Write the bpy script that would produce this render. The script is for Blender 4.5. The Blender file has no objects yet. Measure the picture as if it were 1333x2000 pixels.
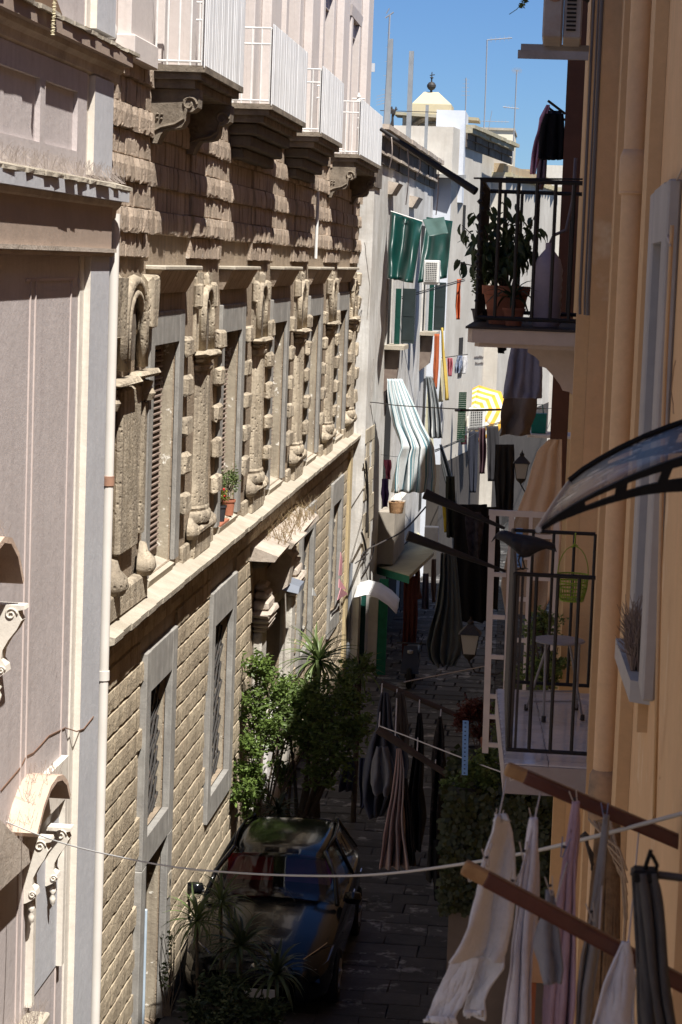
import bpy, bmesh, math, random
from math import sin, cos, pi, radians, sqrt, atan2
from mathutils import Vector, Matrix, noise
random.seed(7)
sc = bpy.context.scene
COL = sc.collection

# ------------------------------------------------------------------ camera
FPX, CAMH = 4400.0, 9.2            # focal length in photo pixels, eye height (street lies at z = -0.7)
G = -0.7
ROLL, CX, CY, VPX, VPY = radians(2.1), 666.5, 1000.0, 1097.0, 526.0
_ox, _oy = VPX - CX, VPY - CY
_t = _ox*cos(ROLL) + _oy*sin(ROLL); _u = _ox*sin(ROLL) - _oy*cos(ROLL)
_th = math.atan(_u/FPX); _yaw = math.atan(_t/math.hypot(FPX, _u))
FW = Vector((-sin(_yaw)*cos(_th), cos(_yaw)*cos(_th), -sin(_th)))
_R = Vector((cos(_yaw), sin(_yaw), 0)); _U = _R.cross(FW)
RI = _R*cos(ROLL) + _U*sin(ROLL); RJ = _U*cos(ROLL) - _R*sin(ROLL)
EYE = Vector((0, 0, CAMH))
cd = bpy.data.cameras.new('camera'); cam = bpy.data.objects.new('camera', cd); COL.objects.link(cam)
cd.sensor_fit = 'VERTICAL'; cd.sensor_height = 23.5; cd.lens = 23.5*FPX/2000.0
cd.clip_start = 0.1; cd.clip_end = 2500
cd.dof.use_dof = True; cd.dof.focus_distance = 34; cd.dof.aperture_fstop = 9.0
m4 = Matrix((RI, RJ, -FW)).transposed().to_4x4(); m4.translation = EYE
cam.matrix_world = m4
sc.camera = cam

# ------------------------------------------------------------------ sky, sun, exposure
SUN_D = Vector((-0.325, 0.50, -1.0)).normalized()
w = bpy.data.worlds.new('World'); sc.world = w; w.use_nodes = True
wn = w.node_tree; wn.nodes.clear()
sky = wn.nodes.new('ShaderNodeTexSky'); sky.sky_type = 'NISHITA'; sky.sun_disc = False
sky.sun_elevation = math.asin(-SUN_D.z); sky.sun_rotation = atan2(-SUN_D.x, -SUN_D.y) % (2*pi)
sky.altitude = 900; sky.air_density = 1.0; sky.dust_density = 0.0; sky.ozone_density = 3.0
bg = wn.nodes.new('ShaderNodeBackground'); bg.inputs[1].default_value = 0.037
wo = wn.nodes.new('ShaderNodeOutputWorld')
tint = wn.nodes.new('ShaderNodeMixRGB'); tint.blend_type = 'MULTIPLY'; tint.inputs[0].default_value = 1; tint.inputs[2].default_value = (.70, .96, 1.36, 1)
wn.links.new(sky.outputs[0], tint.inputs[1]); wn.links.new(tint.outputs[0], bg.inputs[0]); wn.links.new(bg.outputs[0], wo.inputs[0])
sl = bpy.data.lights.new('sun', 'SUN'); sl.energy = 5.0; sl.angle = radians(0.53); sl.color = (1.0, 0.965, 0.91)
so = bpy.data.objects.new('sun', sl); COL.objects.link(so)
so.rotation_euler = SUN_D.to_track_quat('-Z', 'Y').to_euler(); so.location = (20, -30, 60)
sc.view_settings.view_transform = 'Standard'; sc.view_settings.look = 'None'
sc.cycles.diffuse_bounces = 4
sc.view_settings.exposure = 1.0; sc.view_settings.gamma = 1.0; sc.view_settings.use_curve_mapping = False

# ------------------------------------------------------------------ finding real points along the photo's lines of sight
def ray(px, py): return FW*FPX + RI*(px-CX) - RJ*(py-CY)
def PX(px, py, X): d = ray(px, py); return EYE + d*(X/d.x)
def PY(px, py, Y): d = ray(px, py); return EYE + d*(Y/d.y)
def PZ(px, py, Z): d = ray(px, py); return EYE + d*((Z-CAMH)/d.z)

# ------------------------------------------------------------------ materials
MATS = {}
class NT:
    def __init__(s, name):
        s.m = bpy.data.materials.new(name); s.m.use_nodes = True; s.t = s.m.node_tree; s.t.nodes.clear()
        s.out = s.n('OutputMaterial'); s.p = s.n('BsdfPrincipled'); s.l(s.p.outputs[0], s.out.inputs[0])
    def n(s, k, **kw):
        x = s.t.nodes.new('ShaderNode'+k)
        for a, b in kw.items(): setattr(x, a, b)
        return x
    def l(s, a, b): s.t.links.new(a, b)
    def pos(s):
        return s.n('NewGeometry').outputs['Position']
    def mapped(s, sc_):
        mp = s.n('Mapping'); mp.inputs['Scale'].default_value = sc_; s.l(s.pos(), mp.inputs[0]); return mp.outputs[0]
    def noise(s, vec, scale, detail=5, rough=.6):
        x = s.n('TexNoise'); x.inputs['Scale'].default_value = scale; x.inputs['Detail'].default_value = detail
        x.inputs['Roughness'].default_value = rough; s.l(vec, x.inputs['Vector']); return x.outputs[0]
    def ramp(s, v, a, b, ca=(0,0,0,1), cb=(1,1,1,1)):
        r = s.n('ValToRGB'); r.color_ramp.elements[0].position = a; r.color_ramp.elements[1].position = b
        r.color_ramp.elements[0].color = ca; r.color_ramp.elements[1].color = cb; s.l(v, r.inputs[0]); return r.outputs[0]
    def mix(s, f, a, b, mode='MIX'):
        x = s.n('MixRGB', blend_type=mode)
        for i, v in enumerate((f, a, b)):
            if hasattr(v, 'is_linked') or hasattr(v, 'links'): s.l(v, x.inputs[i])
            elif isinstance(v, (int, float)): x.inputs[i].default_value = v if i == 0 else (v, v, v, 1)
            else: x.inputs[i].default_value = (*v[:3], 1)
        return x.outputs[0]
def M(name, c, c2=None, s=2.0, lo=.35, hi=.65, rough=.85, bump=0.0, bs=25, isl=0.0, streak=None, sk=(0.35, .6), spot=None, ss=(9, .62, .68),
      metal=0.0, pits=0.0, trans=0.0, coat=0.0, grime=None, extra=None, spec=.3):
    if name in MATS: return MATS[name]
    k = NT(name); P = k.pos()
    col = (*c, 1)
    src = None
    if c2 is not None:
        src = k.mix(k.ramp(k.noise(P, s, 7, .62), lo, hi), c, c2)
    if src is None:
        rgb = k.n('RGB'); rgb.outputs[0].default_value = col; src = rgb.outputs[0]
    if streak is not None:                                  # rain streaks running down the wall
        v = k.noise(k.mapped((4.5, 4.5, .35)), 1.6, 5, .65)
        src = k.mix(k.ramp(v, sk[0], sk[1], (0,0,0,1), (.75,.75,.75,1)), src, streak)
    if grime is not None:                                   # blotches of old dirt
        v = k.noise(P, .9, 8, .7)
        src = k.mix(k.ramp(v, .48, .7, (0,0,0,1), (.8,.8,.8,1)), src, grime)
    if spot is not None:
        v = k.noise(P, ss[0], 4, .7); src = k.mix(k.ramp(v, ss[1], ss[2]), src, spot)
    if isl:
        gi = k.n('NewGeometry').outputs['Random Per Island']; oi = k.n('ObjectInfo').outputs['Random']
        ad = k.n('Math', operation='ADD'); k.l(gi, ad.inputs[0]); k.l(oi, ad.inputs[1])
        fr = k.n('Math', operation='FRACT'); k.l(ad.outputs[0], fr.inputs[0])
        mr = k.n('MapRange'); mr.inputs[3].default_value = 1-isl; mr.inputs[4].default_value = 1+isl*.6; k.l(fr.outputs[0], mr.inputs[0])
        src = k.mix(1.0, src, mr.outputs[0], 'MULTIPLY')
    if bump:
        h = k.noise(P, bs, 8, .7)
        src = k.mix(k.ramp(h, .3, .7, (.35,.35,.35,1), (0,0,0,1)), src, tuple(x*.62 for x in c))
        if pits:
            vo = k.n('TexVoronoi'); vo.inputs['Scale'].default_value = bs*.8; k.l(P, vo.inputs['Vector'])
            pt = k.ramp(vo.outputs[0], .05, .3)
            mm = k.n('Math', operation='MULTIPLY_ADD'); k.l(pt, mm.inputs[0]); mm.inputs[1].default_value = pits; k.l(h, mm.inputs[2]); h = mm.outputs[0]
        b = k.n('Bump'); b.inputs['Strength'].default_value = min(bump, 1); b.inputs['Distance'].default_value = .03
        k.l(h, b.inputs['Height']); k.l(b.outputs[0], k.p.inputs['Normal'])
    k.l(src, k.p.inputs['Base Color']); k.p.inputs['Roughness'].default_value = rough
    k.p.inputs['Metallic'].default_value = metal; k.p.inputs['Specular IOR Level'].default_value = spec
    if coat: k.p.inputs['Coat Weight'].default_value = coat; k.p.inputs['Coat Roughness'].default_value = .04
    if trans:
        tl = k.n('BsdfTranslucent'); k.l(src, tl.inputs[0]); mx = k.n('MixShader'); mx.inputs[0].default_value = trans
        k.l(k.p.outputs[0], mx.inputs[1]); k.l(tl.outputs[0], mx.inputs[2]); k.l(mx.outputs[0], k.out.inputs[0])
    MATS[name] = k.m; return k.m
def stripes(name, cols, n, rough=.85, trans=.25, axis=0, wob=.0):
    """woven stripes along the cloth's own u (or v) coordinate; cols = [(position, colour), ...]"""
    k = NT(name); uv = k.n('UVMap').outputs[0]; sp = k.n('SeparateXYZ'); k.l(uv, sp.inputs[0])
    mu = k.n('Math', operation='MULTIPLY'); k.l(sp.outputs[axis], mu.inputs[0]); mu.inputs[1].default_value = n
    fr = k.n('Math', operation='FRACT'); k.l(mu.outputs[0], fr.inputs[0])
    r = k.n('ValToRGB'); r.color_ramp.interpolation = 'CONSTANT'
    e = r.color_ramp.elements; e[0].position = cols[0][0]; e[0].color = (*cols[0][1], 1); e[1].position = cols[1][0]; e[1].color = (*cols[1][1], 1)
    for p, c in cols[2:]:
        x = e.new(p); x.color = (*c, 1)
    k.l(fr.outputs[0], r.inputs[0])
    src = k.mix(k.ramp(k.noise(k.pos(), 14, 4), .3, .8, (0,0,0,1), (.3,.3,.3,1)), r.outputs[0], (.25,.24,.23))
    k.l(src, k.p.inputs['Base Color']); k.p.inputs['Roughness'].default_value = rough
    tl = k.n('BsdfTranslucent'); k.l(src, tl.inputs[0]); mx = k.n('MixShader'); mx.inputs[0].default_value = trans
    k.l(k.p.outputs[0], mx.inputs[1]); k.l(tl.outputs[0], mx.inputs[2]); k.l(mx.outputs[0], k.out.inputs[0])
    MATS[name] = k.m; return k.m
def glass(name, tint=(.02,.025,.03), rough=.04, alpha=None):
    k = NT(name); k.p.inputs['Base Color'].default_value = (*tint, 1); k.p.inputs['Roughness'].default_value = rough
    k.p.inputs['Specular IOR Level'].default_value = .7; k.p.inputs['Coat Weight'].default_value = .4
    if alpha is not None:
        k.p.inputs['Alpha'].default_value = alpha
    MATS[name] = k.m; return k.m

# ------------------------------------------------------------------ mesh building
class MB:
    def __init__(s): s.v = []; s.f = []; s.uv = {}; s.mi = []; s.cm = 0
    def face(s, f, uv=None):
        if uv: s.uv[len(s.f)] = uv
        s.f.append(tuple(f)); s.mi.append(s.cm)
    def add(s, vs, fs):
        b = len(s.v); s.v += [tuple(x) for x in vs]
        for f in fs: s.face([i+b for i in f])
        return s
    def hexa(s, p):                                         # p: 4 lower then 4 upper corners, same turning sense
        return s.add(p, [(0,3,2,1),(4,5,6,7),(0,1,5,4),(1,2,6,5),(2,3,7,6),(3,0,4,7)])
    def box(s, x0, x1, y0, y1, z0, z1, ch=0.0):
        if x1 < x0: x0, x1 = x1, x0
        if y1 < y0: y0, y1 = y1, y0
        if z1 < z0: z0, z1 = z1, z0
        if ch <= 0:
            return s.hexa([(x0,y0,z0),(x1,y0,z0),(x1,y1,z0),(x0,y1,z0),(x0,y0,z1),(x1,y0,z1),(x1,y1,z1),(x0,y1,z1)])
        c = min(ch, (x1-x0)*.45, (y1-y0)*.45, (z1-z0)*.45)
        vs = []; idx = {}
        for ix, X in enumerate((x0, x1)):
            for iy, Y in enumerate((y0, y1)):
                for iz, Z in enumerate((z0, z1)):
                    for a in range(3):
                        q = [X, Y, Z]
                        for b in range(3):
                            if b != a: q[b] += c if (ix, iy, iz)[b] == 0 else -c
                        idx[(ix,iy,iz,a)] = len(vs); vs.append(q)
        I = lambda x,y,z,a: idx[(x,y,z,a)]
        fs = [(I(0,0,0,0),I(0,0,1,0),I(0,1,1,0),I(0,1,0,0)), (I(1,0,0,0),I(1,1,0,0),I(1,1,1,0),I(1,0,1,0)),
              (I(0,0,0,1),I(1,0,0,1),I(1,0,1,1),I(0,0,1,1)), (I(0,1,0,1),I(0,1,1,1),I(1,1,1,1),I(1,1,0,1)),
              (I(0,0,0,2),I(0,1,0,2),I(1,1,0,2),I(1,0,0,2)), (I(0,0,1,2),I(1,0,1,2),I(1,1,1,2),I(0,1,1,2))]
        for a, b, o in ((0,1,2),(0,2,1),(1,2,0)):
            for i in (0,1):
                for j in (0,1):
                    q0 = [0]*3; q1 = [0]*3; q0[a] = q1[a] = i; q0[b] = q1[b] = j; q0[o] = 0; q1[o] = 1
                    fs.append((I(*q0,a),I(*q1,a),I(*q1,b),I(*q0,b)))
        for x in (0,1):
            for y in (0,1):
                for z in (0,1): fs.append((I(x,y,z,0),I(x,y,z,1),I(x,y,z,2)))
        return s.add(vs, fs)
    def tube(s, a, b, r, r2=None, n=6, caps=True):
        a, b = Vector(a), Vector(b); r2 = r if r2 is None else r2
        d = (b-a).normalized(); u = d.orthogonal().normalized(); w_ = d.cross(u)
        vs = []
        for p, q in ((a, r), (b, r2)):
            for i in range(n):
                t = 2*pi*i/n; vs.append(p + u*cos(t)*q + w_*sin(t)*q)
        fs = [(i, (i+1) % n, n+(i+1) % n, n+i) for i in range(n)]
        if caps: fs += [tuple(range(n-1, -1, -1)), tuple(range(n, 2*n))]
        return s.add(vs, fs)
    def path(s, pts, r, n=6, r_end=None):
        pts = [Vector(p) for p in pts]; m = len(pts); vs = []; u = None
        for i, p in enumerate(pts):
            d = (pts[min(i+1, m-1)]-pts[max(i-1, 0)]).normalized()
            if u is None: u = d.orthogonal().normalized()
            u = (u - d*u.dot(d)).normalized(); w_ = d.cross(u)
            q = r(i/(m-1)) if callable(r) else (r if r_end is None else r + (r_end-r)*i/(m-1))
            for j in range(n):
                t = 2*pi*j/n; vs.append(p + u*cos(t)*q + w_*sin(t)*q)
        fs = [(i*n+j, i*n+(j+1) % n, (i+1)*n+(j+1) % n, (i+1)*n+j) for i in range(m-1) for j in range(n)]
        fs += [tuple(range(n-1, -1, -1)), tuple(range((m-1)*n, m*n))]
        return s.add(vs, fs)
    def lathe(s, c, prof, n=16, axis='Z', a0=0, a1=2*pi, sy=1.0, sx=1.0):
        """profile of (radius, height) turned about a vertical axis through c; a partial turn gives a half column"""
        c = Vector(c); full = abs(a1-a0-2*pi) < 1e-6; k = n if full else n+1; vs = []
        for r, h in prof:
            for i in range(k):
                t = a0+(a1-a0)*i/n; vs.append(c + Vector((cos(t)*r*sx, sin(t)*r*sy, h)))
        fs = []
        for j in range(len(prof)-1):
            for i in range(n):
                i2 = (i+1) % k if full else i+1
                fs.append((j*k+i, j*k+i2, (j+1)*k+i2, (j+1)*k+i))
        if full: fs += [tuple(range(k-1, -1, -1)), tuple(range((len(prof)-1)*k, len(prof)*k))]
        return s.add(vs, fs)
    def prism(s, poly, off):                                # a flat outline swept along the vector off
        n = len(poly); off = Vector(off); p = [Vector(q) for q in poly]
        vs = p + [q+off for q in p]
        return s.add(vs, [tuple(range(n-1, -1, -1)), tuple(range(n, 2*n))] + [(i, (i+1) % n, n+(i+1) % n, n+i) for i in range(n)])
    def grid(s, fn, nu, nv, thick=0.0, uvs=True):
        P = [[Vector(fn(i/nu, j/nv)) for i in range(nu+1)] for j in range(nv+1)]
        def nrm(i, j):
            a = P[j][min(i+1, nu)]-P[j][max(i-1, 0)]; b = P[min(j+1, nv)][i]-P[max(j-1, 0)][i]
            q = a.cross(b); return q.normalized() if q.length > 1e-9 else Vector((0, 1, 0))
        b0 = len(s.v); W = nu+1
        for j in range(nv+1):
            for i in range(W): s.v.append(tuple(P[j][i]))
        for j in range(nv):
            for i in range(nu):
                s.face((b0+j*W+i, b0+j*W+i+1, b0+(j+1)*W+i+1, b0+(j+1)*W+i), [(i/nu, j/nv), ((i+1)/nu, j/nv), ((i+1)/nu, (j+1)/nv), (i/nu, (j+1)/nv)])
        if thick:
            b1 = len(s.v)
            for j in range(nv+1):
                for i in range(W): s.v.append(tuple(P[j][i]-nrm(i, j)*thick))
            for j in range(nv):
                for i in range(nu):
                    s.face((b1+j*W+i, b1+(j+1)*W+i, b1+(j+1)*W+i+1, b1+j*W+i+1), [(i/nu, j/nv), (i/nu, (j+1)/nv), ((i+1)/nu, (j+1)/nv), ((i+1)/nu, j/nv)])
            rim = [(i, 0) for i in range(nu)]+[(nu, j) for j in range(nv)]+[(i, nv) for i in range(nu, 0, -1)]+[(0, j) for j in range(nv, 0, -1)]
            for q in range(len(rim)):
                (i, j), (i2, j2) = rim[q], rim[(q+1) % len(rim)]
                s.face((b0+j*W+i, b1+j*W+i, b1+j2*W+i2, b0+j2*W+i2), [(i/nu, j/nv)]*2+[(i2/nu, j2/nv)]*2)
        return s
    def mesh(s, name, mat, smooth=False):
        me = bpy.data.meshes.new(name); me.from_pydata(s.v, [], s.f)
        mats = mat if isinstance(mat, (list, tuple)) else [mat]
        for m in mats: me.materials.append(m)
        if len(mats) > 1: me.polygons.foreach_set('material_index', s.mi)
        if s.uv:
            ul = me.uv_layers.new(name='UVMap')
            for fi, uv in s.uv.items():
                ls = me.polygons[fi].loop_start
                for q, c in enumerate(uv): ul.data[ls+q].uv = c
        if smooth:
            me.polygons.foreach_set('use_smooth', [True]*len(me.polygons))
            if smooth is not True: me.set_sharp_from_angle(angle=radians(smooth))
        me.update(); return me
    def build(s, name, mat, parent=None, smooth=False, **kw):
        o = bpy.data.objects.new(name, s.mesh(name, mat, smooth)); COL.objects.link(o)
        if parent is not None:
            o.parent = parent; o.matrix_parent_inverse = wmat(parent).inverted()
        return tag(o, **kw)
def wmat(o):
    return (wmat(o.parent) @ o.matrix_parent_inverse if o.parent else Matrix()) @ o.matrix_basis
def islands(m):
    par = list(range(len(m.v)))
    def find(a):
        while par[a] != a: par[a] = par[par[a]]; a = par[a]
        return a
    for f in m.f:
        for q in f[1:]: par[find(q)] = find(f[0])
    groups = {}
    for i, f in enumerate(m.f): groups.setdefault(find(f[0]), []).append(i)
    for fs in groups.values():
        n = MB(); mp = {}
        for i in fs:
            g = []
            for q in m.f[i]:
                if q not in mp: mp[q] = len(n.v); n.v.append(m.v[q])
                g.append(mp[q])
            n.face(g, m.uv.get(i))
        yield n
def each(m, name, mat, parent=None, **kw):                  # every loose piece becomes a part of its own
    return [n.build(name, mat, parent, **kw) for n in islands(m)]
def place(me, name, parent, loc, scale=(1,1,1), rot=(0,0,0)):      # a piece that shares its mesh with its like
    o = bpy.data.objects.new(name, me); COL.objects.link(o); o.location = loc; o.scale = scale; o.rotation_euler = rot
    if parent is not None: o.parent = parent; o.matrix_parent_inverse = wmat(parent).inverted()
    return o
def tag(o, label=None, cat=None, group=None, kind=None):
    if label: o['label'] = label
    if cat: o['category'] = cat
    if group: o['group'] = group
    if kind: o['kind'] = kind
    return o
def thing(name, label, cat, loc=(0,0,0), group=None):
    o = bpy.data.objects.new(name, None); COL.objects.link(o); o.location = loc; o.empty_display_size = .2
    return tag(o, label, cat, group)
def B(*a, ch=0.0): return MB().box(*a, ch=ch)
def R(a, b): return random.uniform(a, b)
def N3(x, y, z): return noise.noise(Vector((x, y, z)))
# ================================================================== materials used by the setting
tuff = M('tuff_stone', (.49,.39,.30), (.36,.28,.21), s=1.5, bump=.55, bs=22, isl=.17, streak=(.21,.165,.12), sk=(.46,.66), pits=.4, spot=(.46,.43,.38), ss=(7,.64,.7))
tuff_low = M('tuff_stone_lower', (.50,.415,.295), (.36,.29,.205), s=1.6, bump=.85, bs=18, isl=.15, streak=(.19,.15,.105), sk=(.5,.7), pits=.4, spot=(.36,.33,.28), ss=(6,.66,.72))
tuff_wall = M('tuff_wall_face', (.36,.285,.205), (.25,.19,.135), s=1.3, bump=.6, bs=20, streak=(.17,.135,.10), sk=(.45,.66), pits=.5)
carved = M('carved_stone', (.56,.475,.355), (.36,.295,.21), s=3.4, bump=.8, bs=16, isl=.1, streak=(.15,.12,.09), sk=(.42,.62), grime=(.16,.13,.10), pits=.6)
carved_dk = M('dark_stone', (.13,.105,.08), (.25,.215,.17), s=3.5, lo=.5, hi=.75, bump=.6, bs=16)  # dark tone for niche backs and the portal cornice
frame_st = M('grey_frame_stone', (.34,.325,.295), (.22,.205,.185), s=4, bump=.25, bs=30, streak=(.17,.16,.15), sk=(.42,.7))
jamb_pl = M('worn_jamb_plaster', (.40,.345,.26), (.28,.235,.175), s=2.2, bump=.45, bs=14, spot=(.72,.68,.60), ss=(7,.60,.65), streak=(.16,.13,.1), sk=(.5,.7))
ledge_st = M('pale_ledge_stone', (.46,.41,.33), (.33,.285,.22), s=2.6, bump=.4, bs=20, grime=(.3,.26,.2))
shut_br = M('dusty_brown_shutter', (.24,.18,.145), (.17,.125,.10), s=5, rough=.8)
iron = M('dark_iron', (.035,.032,.03), (.09,.06,.045), s=9, lo=.55, hi=.8, rough=.6)
dark_in = M('dark_interior', (.02,.018,.016), rough=.9)
white_rail = M('white_rail_paint', (.72,.71,.69), (.6,.58,.55), s=8, rough=.5)
pal_plas = M('pinkish_white_plaster', (.62,.555,.515), (.55,.49,.455), s=1.2, bump=.12, bs=14, streak=(.5,.44,.40), sk=(.55,.75))
pal_plas2 = M('mauve_grey_plaster', (.42,.365,.35), (.38,.33,.315), s=1.2, bump=.1, bs=14)
pink_w = M('dusty_pink_plaster', (.505,.45,.435), (.445,.395,.38), s=.9, bump=.25, bs=9, streak=(.385,.335,.325), sk=(.5,.75), spot=(.36,.31,.3), ss=(2.3,.62,.75))
pink_bl = M('blue_grey_trim_plaster', (.51,.51,.53), (.455,.455,.475), s=1.4, bump=.2, bs=10, streak=(.40,.395,.40), sk=(.52,.78))
pink_cr = M('cream_trim_plaster', (.70,.645,.565), (.62,.565,.49), s=1.6, bump=.2, bs=10, streak=(.52,.46,.39), sk=(.52,.78))  # trim cream, also painted on the sun-facing pilaster return
pink_line = M('peach_pinstripe_plaster', (.56,.475,.435), (.50,.42,.39), s=2, bump=.1, bs=10)
cornice_st = M('weathered_cornice', (.42,.35,.285), (.52,.45,.38), s=4, bump=.6, bs=18, grime=(.2,.165,.13))
pave_st = M('basalt_paving', (.065,.061,.06), (.10,.095,.09), s=2.5, bump=.35, bs=12, isl=.5, rough=.75, spot=(.34,.325,.31), ss=(2.1,.56,.64), grime=(.03,.028,.027))  # pale spots stand in for patches of sunlight on the paving
earth = M('street_joint_dirt', (.05,.046,.042), (.035,.032,.03), s=2, rough=.95)

# ================================================================== street
def ground_h(x, y): return G
gm = MB()
gm.add([(-60,-30,G-.05),(60,-30,G-.05),(60,400,G-.05),(-60,400,G-.05)], [(0,1,2,3)])
street = gm.build('street', earth, kind='structure')
st_var = []
for v in range(6):                                          # worn basalt slabs with rounded, uneven edges
    m = MB(); j = lambda: R(-.02, .02)
    lo = [(-.5+j(), -.5+j()), (.5+j(), -.5+j()), (.5+j(), .5+j()), (-.5+j(), .5+j())]
    vs = [(x, y, -.05) for x, y in lo] + [(x*.985, y*.98, -.003+R(-.003, .003)) for x, y in lo] + [(x*.9, y*.88, .002+R(-.005, .005)) for x, y in lo]
    m.add(vs, [(0,1,5,4),(1,2,6,5),(2,3,7,6),(3,0,4,7),(4,5,9,8),(5,6,10,9),(6,7,11,10),(7,4,8,11),(8,9,10,11)])
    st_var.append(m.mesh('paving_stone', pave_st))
rest = MB(); cnt = 0
y = 26.0; row = 0
while y < 100:
    d = R(.5, .62); x = -4.78 + R(0, .3)
    while x < .9:
        wd = R(.45, .95)
        if cnt < 300:
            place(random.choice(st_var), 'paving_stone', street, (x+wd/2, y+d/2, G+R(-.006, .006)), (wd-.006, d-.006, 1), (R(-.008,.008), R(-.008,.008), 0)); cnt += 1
        else:
            zz = G+R(-.005, .005); rest.hexa([(x,y,G-.05),(x+wd-.03,y,G-.05),(x+wd-.03,y+d-.03,G-.05),(x,y+d-.03,G-.05),(x+.01,y+.01,zz),(x+wd-.04,y+.01,zz),(x+wd-.04,y+d-.04,zz),(x+.01,y+d-.04,zz)])
        x += wd
    y += d
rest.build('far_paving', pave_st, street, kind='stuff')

# ================================================================== long stone palace on the left
WX = -4.8
pal = thing('stone_palace', 'long stone palace with rusticated base, tall shuttered windows and white balconies on the left', 'palace', (-4.8, 38, G))
BAYS = [26.45+5.65*k for k in range(5)]
PAL0, PAL1 = 23.0, 53.0
LOWIN = [(26.62,28.15,2.12,3.92), (31.8,33.6,1.4,3.9), (43.1,44.9,1.5,3.85), (48.9,50.75,1.3,3.85)]
PORT = (36.1, 41.3)
# backing walls with real openings
def wall_with_holes(m, x0, x1, ya, yb, za, zb, holes):
    ys = sorted({ya, yb} | {h[0] for h in holes} | {h[1] for h in holes})
    for a, b in zip(ys[:-1], ys[1:]):
        hs = sorted([h for h in holes if h[0] <= a+1e-6 and h[1] >= b-1e-6], key=lambda h: h[2]); z = za
        for h in hs:
            if h[2] > z: m.box(x0, x1, a, b, z, h[2])
            z = max(z, h[3])
        if zb > z: m.box(x0, x1, a, b, z, zb)
JD = .24                                                    # wall thickness in front of the recessed windows
low_holes = [(a, b, c, d) for a, b, c, d in LOWIN] + [(26.62, 28.15, G, 1.68), (37.55, 40.35, G, 3.1)]
m = MB(); wall_with_holes(m, WX-JD, WX-.002, PAL0, PAL1, G-.3, 4.9, low_holes); m.build('lower_wall', tuff_wall, pal)
m = MB(); wall_with_holes(m, WX-JD, WX-.002, PAL0, PAL1, 4.9, 9.1, [(y0, y0+1.75, 5.33, 8.12) for y0 in BAYS]); m.build('main_floor_wall', tuff_wall, pal)
m = MB(); m.box(WX-JD, WX-.002, PAL0, PAL1, 9.1, 11.2); m.build('mezzanine_wall', tuff_wall, pal)
m = MB(); m.box(WX-6, WX-JD-.003, PAL0, PAL1, G-.3, 15.7); m.build('inner_wall', dark_in, pal)

# stone pieces: cushion blocks with worn, uneven edges
def stone_mesh(seed, mat, top=.5, bev=.09, tooth=.05, side=.03, ed=.16, ru=.09):
    """a course stone: set back at the top, proud at its ragged lower edge"""
    rr = random.Random(seed); m = MB(); u = lambda a: rr.uniform(-a, a)
    ys = [-.5, -.18+u(.12), .2+u(.12), .5]; vs = []
    lev = [(.5, 0.0, 0), (.5-bev*.6, top, side), (.1, (1+top)*.55, side*.5), (-.5+bev*1.3, 1.0, side*.4), (-.5+bev*.5, .93, side*.7), (-.5, 0.0, 0)]
    for li, (z, d, sd) in enumerate(lev):
        for i, y in enumerate(ys):
            e = i in (0, 3); dz = u(tooth) if li in (3, 4) else u(.015)
            if li == 4: dz = min(dz, 0)-.01
            vs.append((0 if li in (0, 5) else d*(1-(ed if e else 0))+u(ru), y*(1-(2*sd if e else 0)), z+dz*(1 if li else .3)))
    fs = [(r*4+i, r*4+i+1, (r+1)*4+i+1, (r+1)*4+i) for r in range(5) for i in range(3)]
    fs = [f[::-1] for f in fs]
    fs += [(0,4,8,12,16,20), (3,23,19,15,11,7)]
    m.add(vs, fs); return m, m.mesh('stone_block', mat)
lowv = [stone_mesh(s, tuff_low, .95, .05, .095, .0, .03, .08) for s in range(10)]
bossv = [stone_mesh(50+s, tuff, .80, .10, .075, .012, .10, .07) for s in range(10)]
flatv = [stone_mesh(90+s, tuff, .9, .03, .01, .01) for s in range(8)]
def lay(name, restname, var, cells, mat, cap=300):
    cells.sort(key=lambda c: c[1]+abs(c[2]-4)*.02); rest = MB()
    for i, (x, yc, zc, dp, wd, ht) in enumerate(cells):
        mb, me = random.choice(var)
        if i < cap: place(me, name, pal, (x, yc, zc), (dp, wd, ht))
        else: rest.add([(x+v[0]*dp, yc+v[1]*wd, zc+v[2]*ht) for v in mb.v], mb.f)
    if rest.v: rest.build(restname, mat, pal, kind='stuff')
cells = []
CH = .272; blocked = [(a-.36, b+.42, c-.42, d+.6) for a, b, c, d in LOWIN] + [(26.2, 28.62, G, 2.2), (35.95, 41.5, G, 4.55)]
for r_ in range(22):
    z0 = -.82+CH*r_; zc = z0+CH/2
    if zc > 4.98: break
    y = 23.12+R(-.1, .1) + (0.17 if r_ % 2 else 0)
    while y < PAL1-.32:
        wd = R(.3, .46); yc = y+wd/2
        if not any(a < yc < b and c < zc < d for a, b, c, d in blocked):
            cells.append((WX-.005, yc, zc+.018, R(.040, .048), wd+.001, CH-.042))
        y += wd
lay('stone_block', 'far_stone_blocks', lowv, cells, tuff_low)
boss, flat = [], []
BH = .275
for r_ in range(10):                                        # mezzanine: proud cushion courses alternate with flat ones
    z0 = 9.16+BH*r_
    if z0 > 11.1: break
    proud = (r_ % 2 == 1)
    y = 23.05+R(-.05, .05)
    while y < PAL1-.2:
        wd = R(.24, .36)
        inhood = any(y0-.55 < y < y0+2.1 for y0 in BAYS) and r_ == 0
        pf_ = 0 if any(y0-.75 < y+wd/2 < y0+2.4 for y0 in BAYS) else .04   # piers stand forward of the bays over the windows
        if proud: boss.append((WX-.005, y+wd/2, z0+BH/2, R(.056, .084)+pf_, wd+.003, BH+.005))
        elif not inhood: flat.append((WX-.005, y+wd/2, z0+BH/2, R(.014, .030)+pf_, wd-.006, BH-.004))
        y += wd
lay('boss_stone', 'far_boss_stones', bossv, boss, tuff)
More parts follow.
